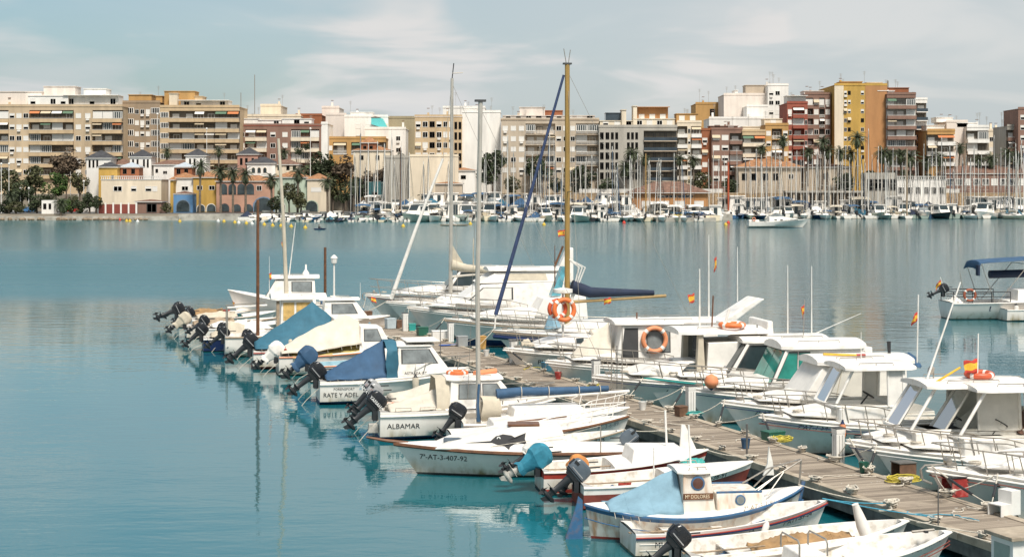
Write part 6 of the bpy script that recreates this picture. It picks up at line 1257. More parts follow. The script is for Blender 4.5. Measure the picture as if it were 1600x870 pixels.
outboard(r_, -.02, -.2, .85, 35, M_cowl, 1.15); rail(h, r_, .7, .97, .45, 3, m=M_gel, r=.016); cabin(r_, [(1.6, .7), (4.2, .95), (3.9, 1.15), (1.7, 1.15)], .68, .6, M_gel, 'cabin_trunk')
g = MB(); [g.tube([(.65, 0, 10.8), (x, y, .95)], .008, M_steel, 4) for x, y in ((5.4, 0), (.4, 1.0), (.4, -1.0))]; g.build('rigging', r_); rope_bow(r_, h, .3, 'pale rope from the blue sail cover boat to the pier')
# --- 10 Albamar
def stern_gear(r_, h, n=2):
    g = MB(); [g.tube([(.0, y, h.fs-.25), (-.5, y*1.2, .2), (-1.2, y*1.4, -.6)], .012, M_rope, 5) for y in (-.7, .7)]; g.build('stern_line', r_)
h = Hull(6.0, 2.25, .92, 1.2, rake=.7); r_ = boat('motorboat', 'white cabin boat lettered ALBAMAR with cream folded cover and big black engine', 'motorboat', h, 594, 689, (0, -.92, 0), radians(11), GL, bot=M_antib, wl=.13, rub=M_gel, rub_r=.035, rub_dz=-.12, td=.36, zf=.4)
h.text('ALBAMAR', .235, .22, .40, -1, M_ink, r_, sx=1.02); h.text('7-AT-4-207', .19, 4.45, .90, -1, M_ink, r_)
cb, wf = cabin(r_, [(2.25, .9), (4.65, 1.05), (4.0, 1.85), (2.35, 1.9)], .95, .78, M_gel); slab(r_, 2.2, 4.1, .86, 1.88, .06, M_deck, 'cabin_roof', .05)
side_window(cb, [(2.6, 1.3), (3.3, 1.3), (3.3, 1.75), (2.62, 1.75)], wf, M_glassl); side_window(cb, [(3.4, 1.3), (4.15, 1.3), (3.85, 1.75), (3.4, 1.75)], wf, M_glassl); front_window(cb, (4.65, 1.1), (4.0, 1.85), wf, M_glassl, split=2)
tarp(r_, [(.35, .8, .93, 1.05), (1.2, .9, .95, 1.25), (2.0, .92, .97, 1.55)], M_tcream, 'tarpaulin', .03, 5); g = MB(); rows = [[(x, y, z) for y, z in ((-.92+.04*sin(k*2), .95), (-.86, 1.4), (-.5, 1.95), (.5, 1.95), (.86, 1.4), (.92, .95))] for k, x in enumerate((1.85, 1.95, 2.05, 2.15, 2.3))]; g.grid(rows, M_beige); g.build('cabin_curtain', r_, 30)
g = MB(); [g.tube([(x, -.95, .93), (x, -.95, 1.06), (x+.5, -.97, 1.06), (x+.5, -.97, .93)], .016, M_steel) for x in (.5, 1.3)]; g.build('grab_rail', r_)
outboard(r_, 0, -.1, .95, 48, M_cowl, 1.35, mark=[('YAMAHA', .13, -.33, .12, M_inkw)]); rail(h, r_, .68, .98, .45, 3); stern_gear(r_, h); MB().box(-.35, .0, -.5, -.25, .2, .5, M_legw, tx=.03).build('swim_step', r_, 0, bevel=.02)
life_ring(world(r_, (2.7, .2, 2.03)), .3, (0, 0, 0), 'orange life ring lying on the roof of the cabin boat with cream curtain'); o = MB().tube([(3.2, -.3, 2.05), (4.0, .2, 2.06)], .09, M_orange2, 8).build('float', r_); rope_bow(r_, h, .2, 'pale rope from the cream curtained cabin boat to the pier')
# --- twin engines
h = Hull(5.2, 1.9, .75, 1.0, rake=.6); r_ = boat('motorboat', 'open boat with two striped engines and long cream cover beside the cabin boat', 'motorboat', h, 590, 662, (0, -.8, 0), radians(11), GL, rub=M_orange2, rub_r=.03, td=.6)
tarp(r_, [(.5, .85, .76, .9), (2.2, .9, .8, 1.3), (3.6, .8, .9, 1.25)], M_tcream, 'tarpaulin', .04, 8); outboard(r_, -.02, -.45, .85, 42, M_cowls, 1.2, mark=[('115', .12, -.28, .14, M_inkr)]); outboard(r_, -.02, .4, .9, 42, M_cowls, 1.2); rope_bow(r_, h, .2, 'pale rope from the twin engine boat to the pier')
# --- 11 Rate
h = Hull(5.9, 2.3, .88, 1.2, rake=.7); r_ = boat('motorboat', 'cabin boat lettered RATE Y ADEL under a blue tent with turquoise panel', 'motorboat', h, 500, 633, (0, -.95, 0), radians(12), GL, bot=M_antib, wl=.12, rub=M_gel, rub_r=.035, rub_dz=-.1, td=.36, zf=.4)
h.text('RATE Y ADEL', .235, .12, .30, -1, M_ink, r_, sx=.95); h.text('FORENSPORT', .13, .5, .56, -1, M_ink, r_); h.text('III', .16, 1.45, .56, -1, M_inkb, r_, shear=.4)
tarp(r_, [(.25, .95, .95, 1.12), (1.3, 1.0, .95, 1.65), (2.55, 1.0, 1.0, 2.35)], M_tblue, 'tarpaulin', .03, 11, .04); g = MB(); rows = [[(x+.03*sin(z*7+k), -1.03-.02*k, z) for z in (.92, 1.2, 1.5, 1.8, 2.0)]+[(x, -.55, 2.3), (x, .55, 2.3), (x, 1.0, 1.9)] for k, x in enumerate((2.5, 2.65, 2.85, 2.95))]; g.grid(rows, M_tteal); g.build('turquoise_panel', r_, 60)
cb, wf = cabin(r_, [(2.9, 1.0), (5.1, 1.1), (4.9, 1.3), (4.3, 2.1), (3.0, 2.15)], 1.0, .8, M_gel); slab(r_, 2.85, 4.4, .88, 2.13, .06, M_deck, 'cabin_roof', .06); side_window(cb, [(3.15, 1.5), (4.45, 1.5), (4.15, 2.0), (3.15, 2.0)], wf, M_glassl); front_window(cb, (4.9, 1.32), (4.3, 2.1), wf, M_glassl)
MB().box(3.3, 4.6, -.9, .9, 2.3, 2.33, M_deck).build('roof_board', r_, 0); vs, fs = text_geo('ASTRAEA JET', .15); MB().add([(3.2+a, -.99+.1*b_-.006, 1.06+b_+.02) for a, b_ in vs], fs, M_ink).build('lettering', cb, 0)
outboard(r_, 0, -.1, .95, 50, M_cowl, 1.4); stern_gear(r_, h); fender(world(r_, (3.6, -1.18, .42)), 'beige cylindrical fender on the side of the blue tented cabin boat', M_beige, .6, .13, M_black); rail(h, r_, .62, .98, .45, 3); rope_bow(r_, h, .1, 'pale rope from the blue tented cabin boat to the pier')
# --- 12 blue engine cover
h = Hull(5.0, 1.9, .7, 1.05, rake=.6); r_ = boat('motorboat', 'open boat with pale blue inside and an engine wrapped in bright blue cloth', 'motorboat', h, 486, 598, (0, -.8, 0), radians(12), GL, td=.5, inner=mat('pale blue inner paint', (.3, .48, .55), .6, var=.15), rub=M_orange2, rub_r=.025)
outboard(r_, 0, -.1, .85, 48, cover=M_tblue, sc=1.5, seed=4, long=True); clutter(r_, .4, 2.2, .5, .18, 6, 31); cabin(r_, [(2.9, .8), (4.2, .95), (3.9, 1.3), (2.9, 1.35)], .75, .62, M_gel, 'cuddy'); stern_gear(r_, h); rope_bow(r_, h, 0, 'pale rope from the blue wrapped engine boat to the pier')
# --- 13 cream and ochre tent
h = Hull(5.9, 2.2, .85, 1.2, rake=.7); r_ = boat('motorboat', 'cabin boat under a cream tent with ochre edge and white wrapped engine', 'motorboat', h, 436, 588, (0, -.9, 0), radians(13), GL, td=.4, rub=M_orange2, rub_r=.03)
tarp(r_, [(.1, .95, 1.0, 1.12), (1.5, 1.0, 1.05, 1.9), (3.0, 1.0, 1.3, 2.55), (3.6, .95, 1.35, 2.2)], M_tcream, 'tarpaulin', .035, 13, .06); tarp(r_, [(.6, 1.06, .8, 1.0), (2.2, 1.1, .85, 1.2), (4.1, 1.0, 1.0, 1.65)], M_tyel, 'ochre_tarpaulin', .03, 15)
cb, wf = cabin(r_, [(3.5, 1.0), (5.0, 1.1), (4.5, 2.05), (3.6, 2.1)], .9, .75, M_gel); side_window(cb, [(3.75, 1.45), (4.5, 1.45), (4.3, 1.95), (3.75, 1.95)], wf, M_glassl); outboard(r_, 0, -.3, .9, 50, cover=M_twhite, sc=1.35, seed=5, long=True); stern_gear(r_, h); MB().lathe([(.01, 0), (.08, .05), (.01, .12)], M_red, 8, Matrix.Translation((.3, -.6, 1.08))).build('red_float', r_); rope_bow(r_, h, 0, 'pale rope from the cream tented boat to the pier')
# --- 14 teal tent
h = Hull(5.7, 2.15, .85, 1.15, rake=.65); r_ = boat('motorboat', 'boat under a dark teal tent with red boot line and large grey engine', 'motorboat', h, 396, 578, (0, -.9, 0), radians(13), GL, bot=M_antir, wl=.14, rub=M_red, rub_r=.03, rub_dz=-.1, td=.4)
tarp(r_, [(.1, .98, .95, 1.2), (1.4, 1.02, .98, 2.0), (2.75, 1.0, 1.05, 2.95), (3.6, .9, 1.5, 2.2)], M_tteal, 'tarpaulin', .03, 17, .03); outboard(r_, 0, .1, .95, 48, M_cowl, 1.5); outboard(r_, 0, .75, .9, 48, M_cowl, 1.2); stern_gear(r_, h)
cb, wf = cabin(r_, [(3.6, 1.0), (5.0, 1.1), (4.5, 2.1), (3.7, 2.2)], .9, .75, M_gel); side_window(cb, [(3.9, 1.5), (4.5, 1.5), (4.35, 2.0), (3.9, 2.0)], wf, M_glassl); rope_bow(r_, h, 0, 'pale rope from the teal tented boat to the pier')
# --- 15 yellow curtain cabin
h = Hull(7.0, 2.5, 1.0, 1.35, rake=.8); r_ = boat('fishing_boat', 'white wheelhouse boat with yellow striped curtains and a brown pole at its side', 'fishing boat', h, 352, 559, (0, -1.0, 0), radians(12), GL, td=.2, rub=M_wood, rub_r=.04, zf=.5)
M_curt = mat('yellow striped curtain', (.58, .38, .13), .8, var=.2, scale=6)
cb, wf = cabin(r_, [(2.6, 1.0), (4.4, 1.1), (4.2, 2.75), (2.7, 2.75)], .95, .9, M_gel); slab(r_, 2.2, 4.9, 1.1, 2.75, .12, M_gel, 'wheelhouse_roof', .14)
side_window(cb, [(2.78, 1.75), (3.3, 1.75), (3.3, 2.6), (2.78, 2.6)], wf, M_curt, 'curtained_window', M_beige, 1.06); side_window(cb, [(3.42, 1.75), (4.15, 1.75), (4.1, 2.6), (3.42, 2.6)], wf, M_curt, 'curtained_window', M_beige, 1.06)
MB().box(2.45, 2.6, -.95, -.75, 1.0, 2.7, M_wood).build('door_post', r_, 0); MB().tube([(1.55, -1.0, .6), (1.55, -1.02, 7.6)], .085, M_brown, 8, .07).build('brown_pole', r_); MB().tube([(.1, -.9, 2.4), (2.0, -.9, 2.5)], .045, M_gel).tube([(.1, -.9, 1.0), (.1, -.9, 2.4)], .03, M_steel).tube([(.1, .9, 1.0), (.1, .9, 2.4), (2.0, .9, 2.5)], .03, M_steel).build('awning_frame', r_)
MB().tube([(3.0, 0, 2.8), (2.85, 0, 6.5), (2.6, 0, 10.6)], .11, M_beige, 8, .07).build('mast', r_); whip(r_, 2.2, .7, 2.8, 2.0); flag(r_, (2.3, .6, 4.0), .3, .5, 2.4, .6, seed=3); outboard(r_, 0, .3, .9, 50, M_cowl, 1.2); rope_bow(r_, h, 0, 'pale rope from the wheelhouse boat to the pier')
# --- 16-19 the small boats towards the pier head
for i, (px, py, cov, tp, tw, lab) in enumerate(((318, 550, None, M_beige, 0, 'open boat under a beige peaked tent next to the wheelhouse boat'), (352, 549, None, M_twhite, 1, 'open boat with white draped cover and dark tilted engine'), (292, 529, M_beige, M_wood, 0, 'open boat with engine wrapped in beige cloth near the pier head'), (280, 512, None, M_tbrown, 0, 'outermost open boat with big black engine raised over the water'), (322, 533, None, M_twhite, 0, 'open boat with low white cover between beige wrapped engine and wheelhouse boat'), (392, 560, None, M_tcream, 0, 'open boat with low cream cover squeezed in by the teal tent'), (462, 578, M_beige, M_tcyan, 0, 'open boat with beige wrapped engine and cyan cloth between blue wrapped engine and cream tent'), (300, 518, None, M_beige, 0, 'open boat with low beige cover next to the outermost boat'))):
    h = Hull(5.0, 1.85, .65, 1.0, rake=.6); r_ = boat('motorboat', lab, 'motorboat', h, px, py, (0, -.8, 0), radians(14+i), GL, td=.6, rub=M_gel if i != 2 else M_wood, rub_r=.03, top=M_hull if i else M_navy)
    tarp(r_, [(.4, .7, .72, .85), (1.4, .85, .75, 1.5 if i < 2 else 1.0), (2.6, .8, .8, 1.0)], tp, 'tarpaulin', .06, 20+i); outboard(r_, 0, -.1, .85, (46, 48, 52, 66, 55, 50, 46, 58)[i], M_cowl, (1.3, 1.3, 1.3, 1.55, 1.2, 1.2, 1.1, 1.2)[i], cover=cov, seed=i, long=True); stern_gear(r_, h)
    if i == 3: outboard(r_, .1, .6, .85, 60, M_cowl, 1.1)
    clutter(r_, 2.7, 3.4, .4, .7, 2, 40+i); rope_bow(r_, h, 0, 'pale rope to the pier from the '+' '.join(lab.split()[:9]))
# --- 20 white fishing cruiser with raised bow, beyond
h = Hull(7.2, 2.6, 1.2, 2.15, rake=1.0, sp=2.0); r_ = boat('motor_cruiser', 'white fishing cruiser with high flared bow beyond the small outboard boats', 'motor cruiser', h, 356, 452, (7.2, 0, 2.15), radians(188), GL, td=.3, rub=M_gel, zf=.6)
cb, wf = cabin(r_, [(2.0, 1.3), (5.0, 1.7), (4.4, 2.7), (2.1, 2.8)], 1.05, .9, M_gel); slab(r_, 1.8, 4.7, 1.0, 2.8, .12, M_gel, 'cabin_roof', .08); side_window(cb, [(2.3, 2.0), (3.4, 2.0), (3.4, 2.6), (2.3, 2.6)], wf, M_glassl); front_window(cb, (5.0, 1.75), (4.4, 2.7), wf, M_glassl)
whip(r_, 3.6, .4, 2.9, 3.2, lean=(-.12, 0), r=.03); flag(r_, (3.9, .4, 5.0), .3, .45, .6, .5, seed=5); MB().lathe([(.2, 2.9), (.2, 3.1), (.06, 3.3), (.05, 3.6)], M_gel, 10, None, (2.6, 0)).build('radar', r_)
tarp(r_, [(.0, 1.1, 1.25, 1.35), (.8, 1.15, 1.25, 1.55), (1.7, 1.1, 1.3, 1.4)], M_tblue, 'tarpaulin', .06, 51)
flag(r_, (6.9, .5, 1.5), .5, .35, 2.0, .6, seed=9)
h = Hull(6.2, 2.3, .9, 1.2, rake=.7); r_ = boat('motorboat', 'white cabin boat with small side window next to the brown post', 'motorboat', h, 432, 532, (0, -.9, 0), radians(11), GL, td=.35, rub=M_gel); cb, wf = cabin(r_, [(2.5, 1.0), (5.0, 1.1), (4.3, 2.0), (2.6, 2.1)], 1.0, .8, M_gel); side_window(cb, [(3.0, 1.4), (4.3, 1.4), (4.05, 1.9), (3.0, 1.9)], wf, M_glassl); slab(r_, 2.3, 4.5, .9, 2.1, .06, M_gel, 'cabin_roof'); flag(r_, (5.2, .2, 2.2), .5, .4, .3, .3, seed=2); whip(r_, 4.6, .2, 2.1, .9); rope_bow(r_, h, 0, 'pale rope from the cabin boat by the brown post')
h = Hull(6.0, 2.2, .8, 1.25, rake=.8); r_ = boat('motorboat', 'cream bowed boat with low white deck before the pier head', 'motorboat', h, 606, 524, (6, 0, 1.25), radians(10), GL, top=M_cream, td=-1, rub=M_gel); cabin(r_, [(3.0, 1.0), (5.2, 1.2), (4.8, 1.4), (3.0, 1.5)], .8, .7, M_gel, 'cuddy'); MB().tube([(5.3, -.2, 1.2), (5.1, -.3, 1.9)], .05, M_tlb, 8).tube([(4.4, .3, 1.4), (4.4, .3, 2.0)], .04, M_orange2, 8).build('flag_roll', r_); rope_bow(r_, h, 0, 'pale rope from the cream bowed boat')
o = MB().tube([(0, 0, -2), (0, 0, 4.35)], .1, M_brown, 8, .085).build('mooring_post'); p = GP(508, 492, 0); o.location = p; tag(o, 'tall dark brown mooring post before the white lamp post', 'post')
# ------------------------------------------------------------------ inner side of the pier: bows to the pier, heading about 190 degrees
def rboat(name, label, cat, L, B, fs, fb, px, py, head=190, rake=None, **k):
    h = Hull(L, B, fs, fb, rake=rake or L*.16, sp=2.3, full=.88, chine=k.pop('chine', True)); r_ = boat(name, label, cat, h, px, py, (L, 0, fb), radians(head), GR, rub=k.pop('rub', M_gel), rub_dz=k.pop('rub_dz', -.1), td=k.pop('td', .3), zf=.4, dk=M_gel, **k); return h, r_
def foredeck(r_, x0, x1, x2, z, hgt, w, m=M_gel):     # low moulded coachroof running to the windscreen
    return cabin(r_, [(x0, z-.15), (x2, z+.06), (lerp(x1, x2, .55), z+hgt*.62), (x1, z+hgt), (x0, z+hgt)], w, w*.78, m, 'coachroof', .08)
def glasshouse(r_, xfb, xft, xb, z0, z1, w0, w1, pane=M_clear, back=None, xm=None, clearside=True):
    """wheelhouse of posts, panes and an overhanging roof, open to look through"""
    xm = xm or lerp(xft, xb, .45); g = MB(); P = .045
    for sg in (1, -1):
        g.tube([(xfb, sg*w0*.86, z0), (xft, sg*w1*.86, z1)], P, M_gel, 6); g.tube([(xm, sg*w0, z0), (xm, sg*w1, z1)], P*.8, M_gel, 6); g.tube([(xb, sg*w0, z0), (xb, sg*w1, z1)], P*1.2, M_gel, 6)
        g.tube([(xfb, sg*w0*.86, z0), (xb, sg*w0, z0)], P, M_gel, 6)
    g.tube([(xfb, 0, z0), (xft, 0, z1)], P*.8, M_gel, 6); g.tube([(xfb, -w0*.86, z0), (xfb, w0*.86, z0)], P, M_gel, 6); g.build('window_frame', r_)
    for sg in (1, -1):
        MB().face([(xfb, sg*w0*.86, z0), (xm, sg*w0, z0), (xm, sg*w1, z1), (xft, sg*w1*.86, z1)], pane).build('window', r_, 0)
        MB().face([(xm, sg*w0, z0), (xb, sg*w0, z0), (xb, sg*w1, z1), (xm, sg*w1, z1)], pane if clearside else M_twhite).build('window', r_, 0)
        MB().face([(xfb, 0, z0), (xfb, sg*w0*.86, z0), (xft, sg*w1*.86, z1), (xft, 0, z1)], pane).build('windscreen', r_, 0)
    MB().box(xb-.04, xfb-.1, -w0+.02, w0-.02, z0-.75, z0-.03, M_gel, tx=0).build('cabin_base', r_, 0, bevel=.03)
    rf = slab(r_, xb-.45, xft+.28, w1+.16, z1, .1, M_gel, 'cabin_roof', .07); g = MB()
    g.tube([(xm+.35+.16*sin(a), .3+.19*cos(a), z0+.28+.1*sin(a)) for a in [k*2*pi/18 for k in range(18)]], .018, M_black, 6, closed=True); g.tube([(xm+.6, .3, z0-.02), (xm+.35, .3, z0+.28)], .025, M_black, 6); g.build('steering_wheel', r_)
    MB().box(xm-.65, xm-.2, -.6, .6, z0-.1, z0+.12, M_twhite, tx=.02).box(xm-.75, xm-.62, -.6, .6, z0+.1, z0+.62, M_twhite, tx=.02).build('seat', r_, 30, bevel=.04); return rf
def anchor(r_, x, z):
    g = MB(); g.tube([(x-.5, 0, z+.02), (x+.05, 0, z), (x+.16, 0, z-.1)], .025, M_steel); g.tube([(x+.16, 0, z-.1), (x+.12, 0, z-.32)], .03, M_steel); g.tube([(x-.05, -.2, z-.42), (x+.1, 0, z-.36), (x-.05, .2, z-.42)], .028, M_steel); g.build('anchor', r_)
    MB().lathe([(.02, -.12), (.08, -.1), (.08, .1), (.02, .12)], M_steel, 10, Matrix.Translation((x-.55, 0, z+.1)) @ Matrix.Rotation(pi/2, 4, 'X')).build('anchor_winch', r_)
def bow_kit(r_, h, t0, hgt, posts, mid=False, label=None, n=0, snub=True):
    rail(h, r_, t0, .965, hgt, posts, mid=mid)
    MB().box(h.L-.75, h.L-.5, -.1, .1, h.fb+.02, h.fb+.09, M_steel).build('bow_cleat', r_, 0)
    k = int(h.L*10+h.B*100+posts) % 4; h.rub_mb((M_navy, M_gasket, M_dred, M_hullg)[k], .013, -.2, .004, 0, .985).build('stripe', r_)
    for sg in (1, -1):                       # portlights in the hull side and a cleat on the side deck
        for x in ((.56, .66) if k % 2 == 0 else (.6,)):
            xx = h.L*x; zz = h.zs(h.t_of(xx, h.fs))-.38; P_ = [h.side(xx+a, zz+b, sg, .006) for a, b in ((-.2, -.05), (.2, -.05), (.23, .0), (.2, .06), (-.2, .06), (-.23, 0))]; MB().face(P_ if sg < 0 else P_[::-1], M_glass).build('portlight', r_, 0)
    if n != 99:                              # coiled line and smoked hatch on the foredeck
        q = random.Random(k+posts); zz = h.fb+.1; g = MB(); [g.tube([(h.L-1.15+rr*cos(a), .25+rr*sin(a)*.8, zz+.015*j) for a in [i*pi/6 for i in range(12)]], .014, M_rope, 5, closed=True) for j, rr in enumerate((.15, .13, .16, .12))]; g.build('rope_coil', r_)
    if label: rope_bow(r_, h, n-.5, 'pale rope with dark rubber from the bow of the '+label, snub=snub, side=1, d=.04); rope_bow(r_, h, n+1.3, 'second pale rope from the bow of the '+label, side=1, d=.07)
h, r_ = rboat('motorboat', 'white motorboat bow cut by the picture edge beside the boarding steps', 'motorboat', 6.5, 2.4, .85, 1.3, 1552, 742, 191); foredeck(r_, 2.8, 3.6, 5.2, 1.3, .3, .75); bow_kit(r_, h, .5, .55, 5, label='boat beside the boarding steps', n=-.6)
h, r_ = rboat('motorboat', 'white motorboat with an anchor hanging from its bow beside the red box', 'motorboat', 6.5, 2.4, .85, 1.32, 1448, 729, 190); foredeck(r_, 2.6, 3.8, 5.4, 1.3, .34, .8); bow_kit(r_, h, .5, .6, 5, label='anchor bow boat', n=-1.0); anchor(r_, 6.5, 1.36)
h, r_ = rboat('motorboat', 'white cabin boat numbered 7-AT-1-12-05 with wide grey windows', 'motorboat', 6.8, 2.45, .9, 1.25, 1363, 697, 190); h.text('7ª-AT-1-12-05', .2, 4.7, .74, 1, M_ink, r_, shear=.15)
foredeck(r_, 3.2, 4.4, 6.0, 1.22, .3, .85); glasshouse(r_, 4.75, 3.95, 1.6, 1.55, 2.75, 1.05, .95); bow_kit(r_, h, .45, .55, 6, label='cabin boat with wide grey windows', n=-.5); whip(r_, 2.0, .5, 2.9, 1.2); tarp(r_, [(1.9, .5, 1.55, 1.7), (2.4, .6, 1.55, 2.1), (2.8, .5, 1.55, 1.75)], mat('brown cushion', (.14, .07, .05), .8, var=.2), 'cushions', .05, 61)
h, r_ = rboat('motorboat', 'white cabin boat with a flag and red life ring on its roof behind white pedestal', 'motorboat', 6.6, 2.4, .9, 1.35, 1321, 686, 190); foredeck(r_, 3.0, 4.4, 5.9, 1.3, .32, .85); glasshouse(r_, 5.1, 4.35, 2.0, 1.65, 2.78, 1.0, .9, xm=3.2, clearside=False)
bow_kit(r_, h, .45, .55, 6, mid=False, label='roof flag cabin boat', n=-.3); life_ring(world(r_, (2.75, .1, 3.05)), .33, (.05, 0, 0), 'red orange life ring lying on the roof behind the flag', mat('dark orange ring', (.55, .10, .04), .5, var=.1), .085)
MB().tube([(2.95, .35, 1.6), (2.9, .35, 4.2)], .018, M_gel).build('flag_pole', r_); flag(r_, (2.9, .35, 3.5), .7, .55, .1, .12, seed=4); MB().tube([(4.3, .1, 2.9), (3.3, .1, 5.6)], .03, M_gel, 6, .02).build('boat_pole', r_)
g = MB(); g.tube([(4.2, .45, 2.9), (3.5, .5, 3.3)], .03, M_fyel, 6); g.build('roof_rod', r_); MB().lathe([(.02, 0), (.11, .03), (.12, .12), (.1, .13)], M_steel, 10, Matrix.Translation((4.0, -.1, 3.15)) @ Matrix.Rotation(1.2, 4, 'Y')).tube([(4.0, -.1, 2.9), (4.0, -.1, 3.15)], .02, M_steel).build('spotlight', r_)
tarp(r_, [(2.0, .65, 1.45, 1.6), (2.8, .7, 1.5, 2.15), (3.4, .6, 1.5, 1.7)], M_twhite, 'seat_cover', .05, 63)
h, r_ = rboat('motorboat', 'white cabin boat numbered 7-AT-1-54-92 with clear plastic side curtains', 'motorboat', 6.6, 2.4, .9, 1.25, 1186, 647, 189, stripe=M_gel); h.text('7ªAT-1-54-92', .2, 5.55, .84, 1, M_ink, r_, shear=.2); h.rub_mb(M_dred, .012, -.28, .004).build('stripe', r_)
foredeck(r_, 3.1, 4.0, 5.8, 1.22, .32, .85); glasshouse(r_, 4.5, 3.9, 2.35, 1.55, 2.65, 1.05, .98, xm=2.85, clearside=False); bow_kit(r_, h, .42, .58, 6, label='clear curtained cabin boat', n=-.4); MB().tube([(1.7, .5, 2.8), (1.66, .5, 4.9)], .022, M_gel).build('flag_pole', r_); flag(r_, (1.68, .5, 4.35), .4, .4, .25, .55, seed=8); whip(r_, 3.2, -.3, 2.8, .9)
fender(world(r_, (4.35, 1.15, .6)), 'orange fender between clear curtained boat and its neighbour', M_orange2, .5, .1)
h, r_ = rboat('motorboat', 'white motorboat with green tinted windscreen, between blue windows and canvas wheelhouse', 'motorboat', 7.2, 2.5, .9, 1.3, 1065, 604, 190); foredeck(r_, 3.0, 4.0, 6.2, 1.28, .38, .9); cb, wf = cabin(r_, [(.6, 1.1), (4.35, 1.35), (3.75, 2.6), (.6, 2.65)], 1.08, .95, M_gel); slab(r_, .8, 3.9, 1.1, 2.62, .16, M_gel, 'cabin_roof', .12, slope=.0)
side_window(cb, [(3.4, 1.6), (4.1, 1.6), (3.65, 2.5), (3.35, 2.5)], wf, M_glassg); front_window(cb, (4.35, 1.42), (3.75, 2.6), wf, M_glassg, .06, .05, 2); side_window(cb, [(2.9, 1.6), (3.32, 1.6), (3.28, 2.5), (2.9, 2.5)], wf, M_glassg)
bow_kit(r_, h, .42, .6, 6, mid=True, label='green windscreen boat', n=-.3)
t = thing('buoy_ball', 'big orange ball fender with blue tip on a bow rail above the pedestal', 'buoy', world(r_, (6.35, .72, 1.55))); MB().lathe([(.03, -.30), (.12, -.22)], M_navy, 14).build('tip', t); MB().lathe([(.12, -.22), (.23, -.1), (.25, .02), (.19, .17), (.04, .25)], M_orange2, 16).build('ball', t)
h, r_ = rboat('motorboat', 'white motorboat numbered 7-AT-1-82-0 with canvas sided wheelhouse and rolled blue cloth', 'motorboat', 6.9, 2.45, .9, 1.28, 1127, 625, 190); h.text('7ª-AT-1-82-0', .2, 5.9, .84, 1, M_ink, r_)
foredeck(r_, 3.2, 4.0, 5.9, 1.26, .34, .85); cb, wf = cabin(r_, [(.9, 1.1), (4.5, 1.35), (3.75, 2.42), (.9, 2.5)], 1.05, .92, M_twhite); slab(r_, .6, 3.95, 1.1, 2.45, .16, M_gel, 'cabin_roof', .1)
g = MB(); [g.tube([(x, sg*(wf(1.3)+.01), 1.3), (x2, sg*(wf(2.4)+.01), 2.4)], .012, M_beige, 5) for sg in (1, -1) for x, x2 in ((2.2, 2.15), (3.4, 3.1))]; g.build('canvas_seam', cb)
tarp(r_, [(.2, .55, 2.3, 2.58), (.4, .9, 2.3, 2.7), (.6, .6, 2.35, 2.6)], M_tblue, 'rolled_canvas', .05, 71); MB().tube([(2.5, .6, 2.72), (3.6, .5, 2.77)], .04, M_fyel, 6).tube([(2.5, .6, 2.72), (2.2, .62, 2.72)], .05, M_red, 6).build('roof_rod', r_); MB().tube([(1.1, 0, 2.6), (1.12, 0, 3.1)], .05, M_black, 8, .07).build('exhaust_horn', r_); bow_kit(r_, h, .42, .58, 6, label='canvas wheelhouse boat', n=-.4)
h, r_ = rboat('motorboat', 'white cabin boat with teal gunwale line and two sloping blue windows', 'motorboat', 7.4, 2.6, .95, 1.35, 1002, 587, 190, rub=M_teal, rub_dz=-.06); h.text('7ª-AT-3-95', .23, 5.9, .88, 1, mat('dark teal lettering', (.02, .1, .1), .6, var=0), r_)
foredeck(r_, 3.0, 4.1, 6.2, 1.32, .35, .95); cb, wf = cabin(r_, [(.9, 1.1), (4.45, 1.4), (3.7, 2.55), (.9, 2.6)], 1.12, .98, M_gel); slab(r_, .5, 3.85, 1.1, 2.57, .12, M_gel, 'cabin_roof', .1); front_window(cb, (4.45, 1.48), (3.7, 2.55), wf, M_glass, .08, .06, 2); side_window(cb, [(2.8, 1.65), (4.1, 1.65), (3.6, 2.45), (2.8, 2.45)], wf, M_glass); side_window(cb, [(1.3, 1.65), (2.6, 1.65), (2.6, 2.45), (1.3, 2.45)], wf, M_glass)
bow_kit(r_, h, .42, .6, 6, label='teal lined cabin boat', n=-.2); whip(r_, 1.6, -.6, 2.7, 2.6, r=.02); whip(r_, 1.0, .3, 2.7, 2.6, r=.02); MB().tube([(1.4, .5, 2.7), (1.35, .5, 4.1)], .015, M_steel).build('flag_pole', r_); flag(r_, (1.36, .5, 3.9), .4, .5, .6, .7, seed=6); MB().tube([(1.2, .6, 2.75), (-.6, 1.1, 3.6)], .02, M_gel, 6, .01).build('fishing_rod', r_); MB().tube([(3.0, 0, 2.7), (3.0, 0, 3.15)], .02, M_black).build('stern_lamp', r_)
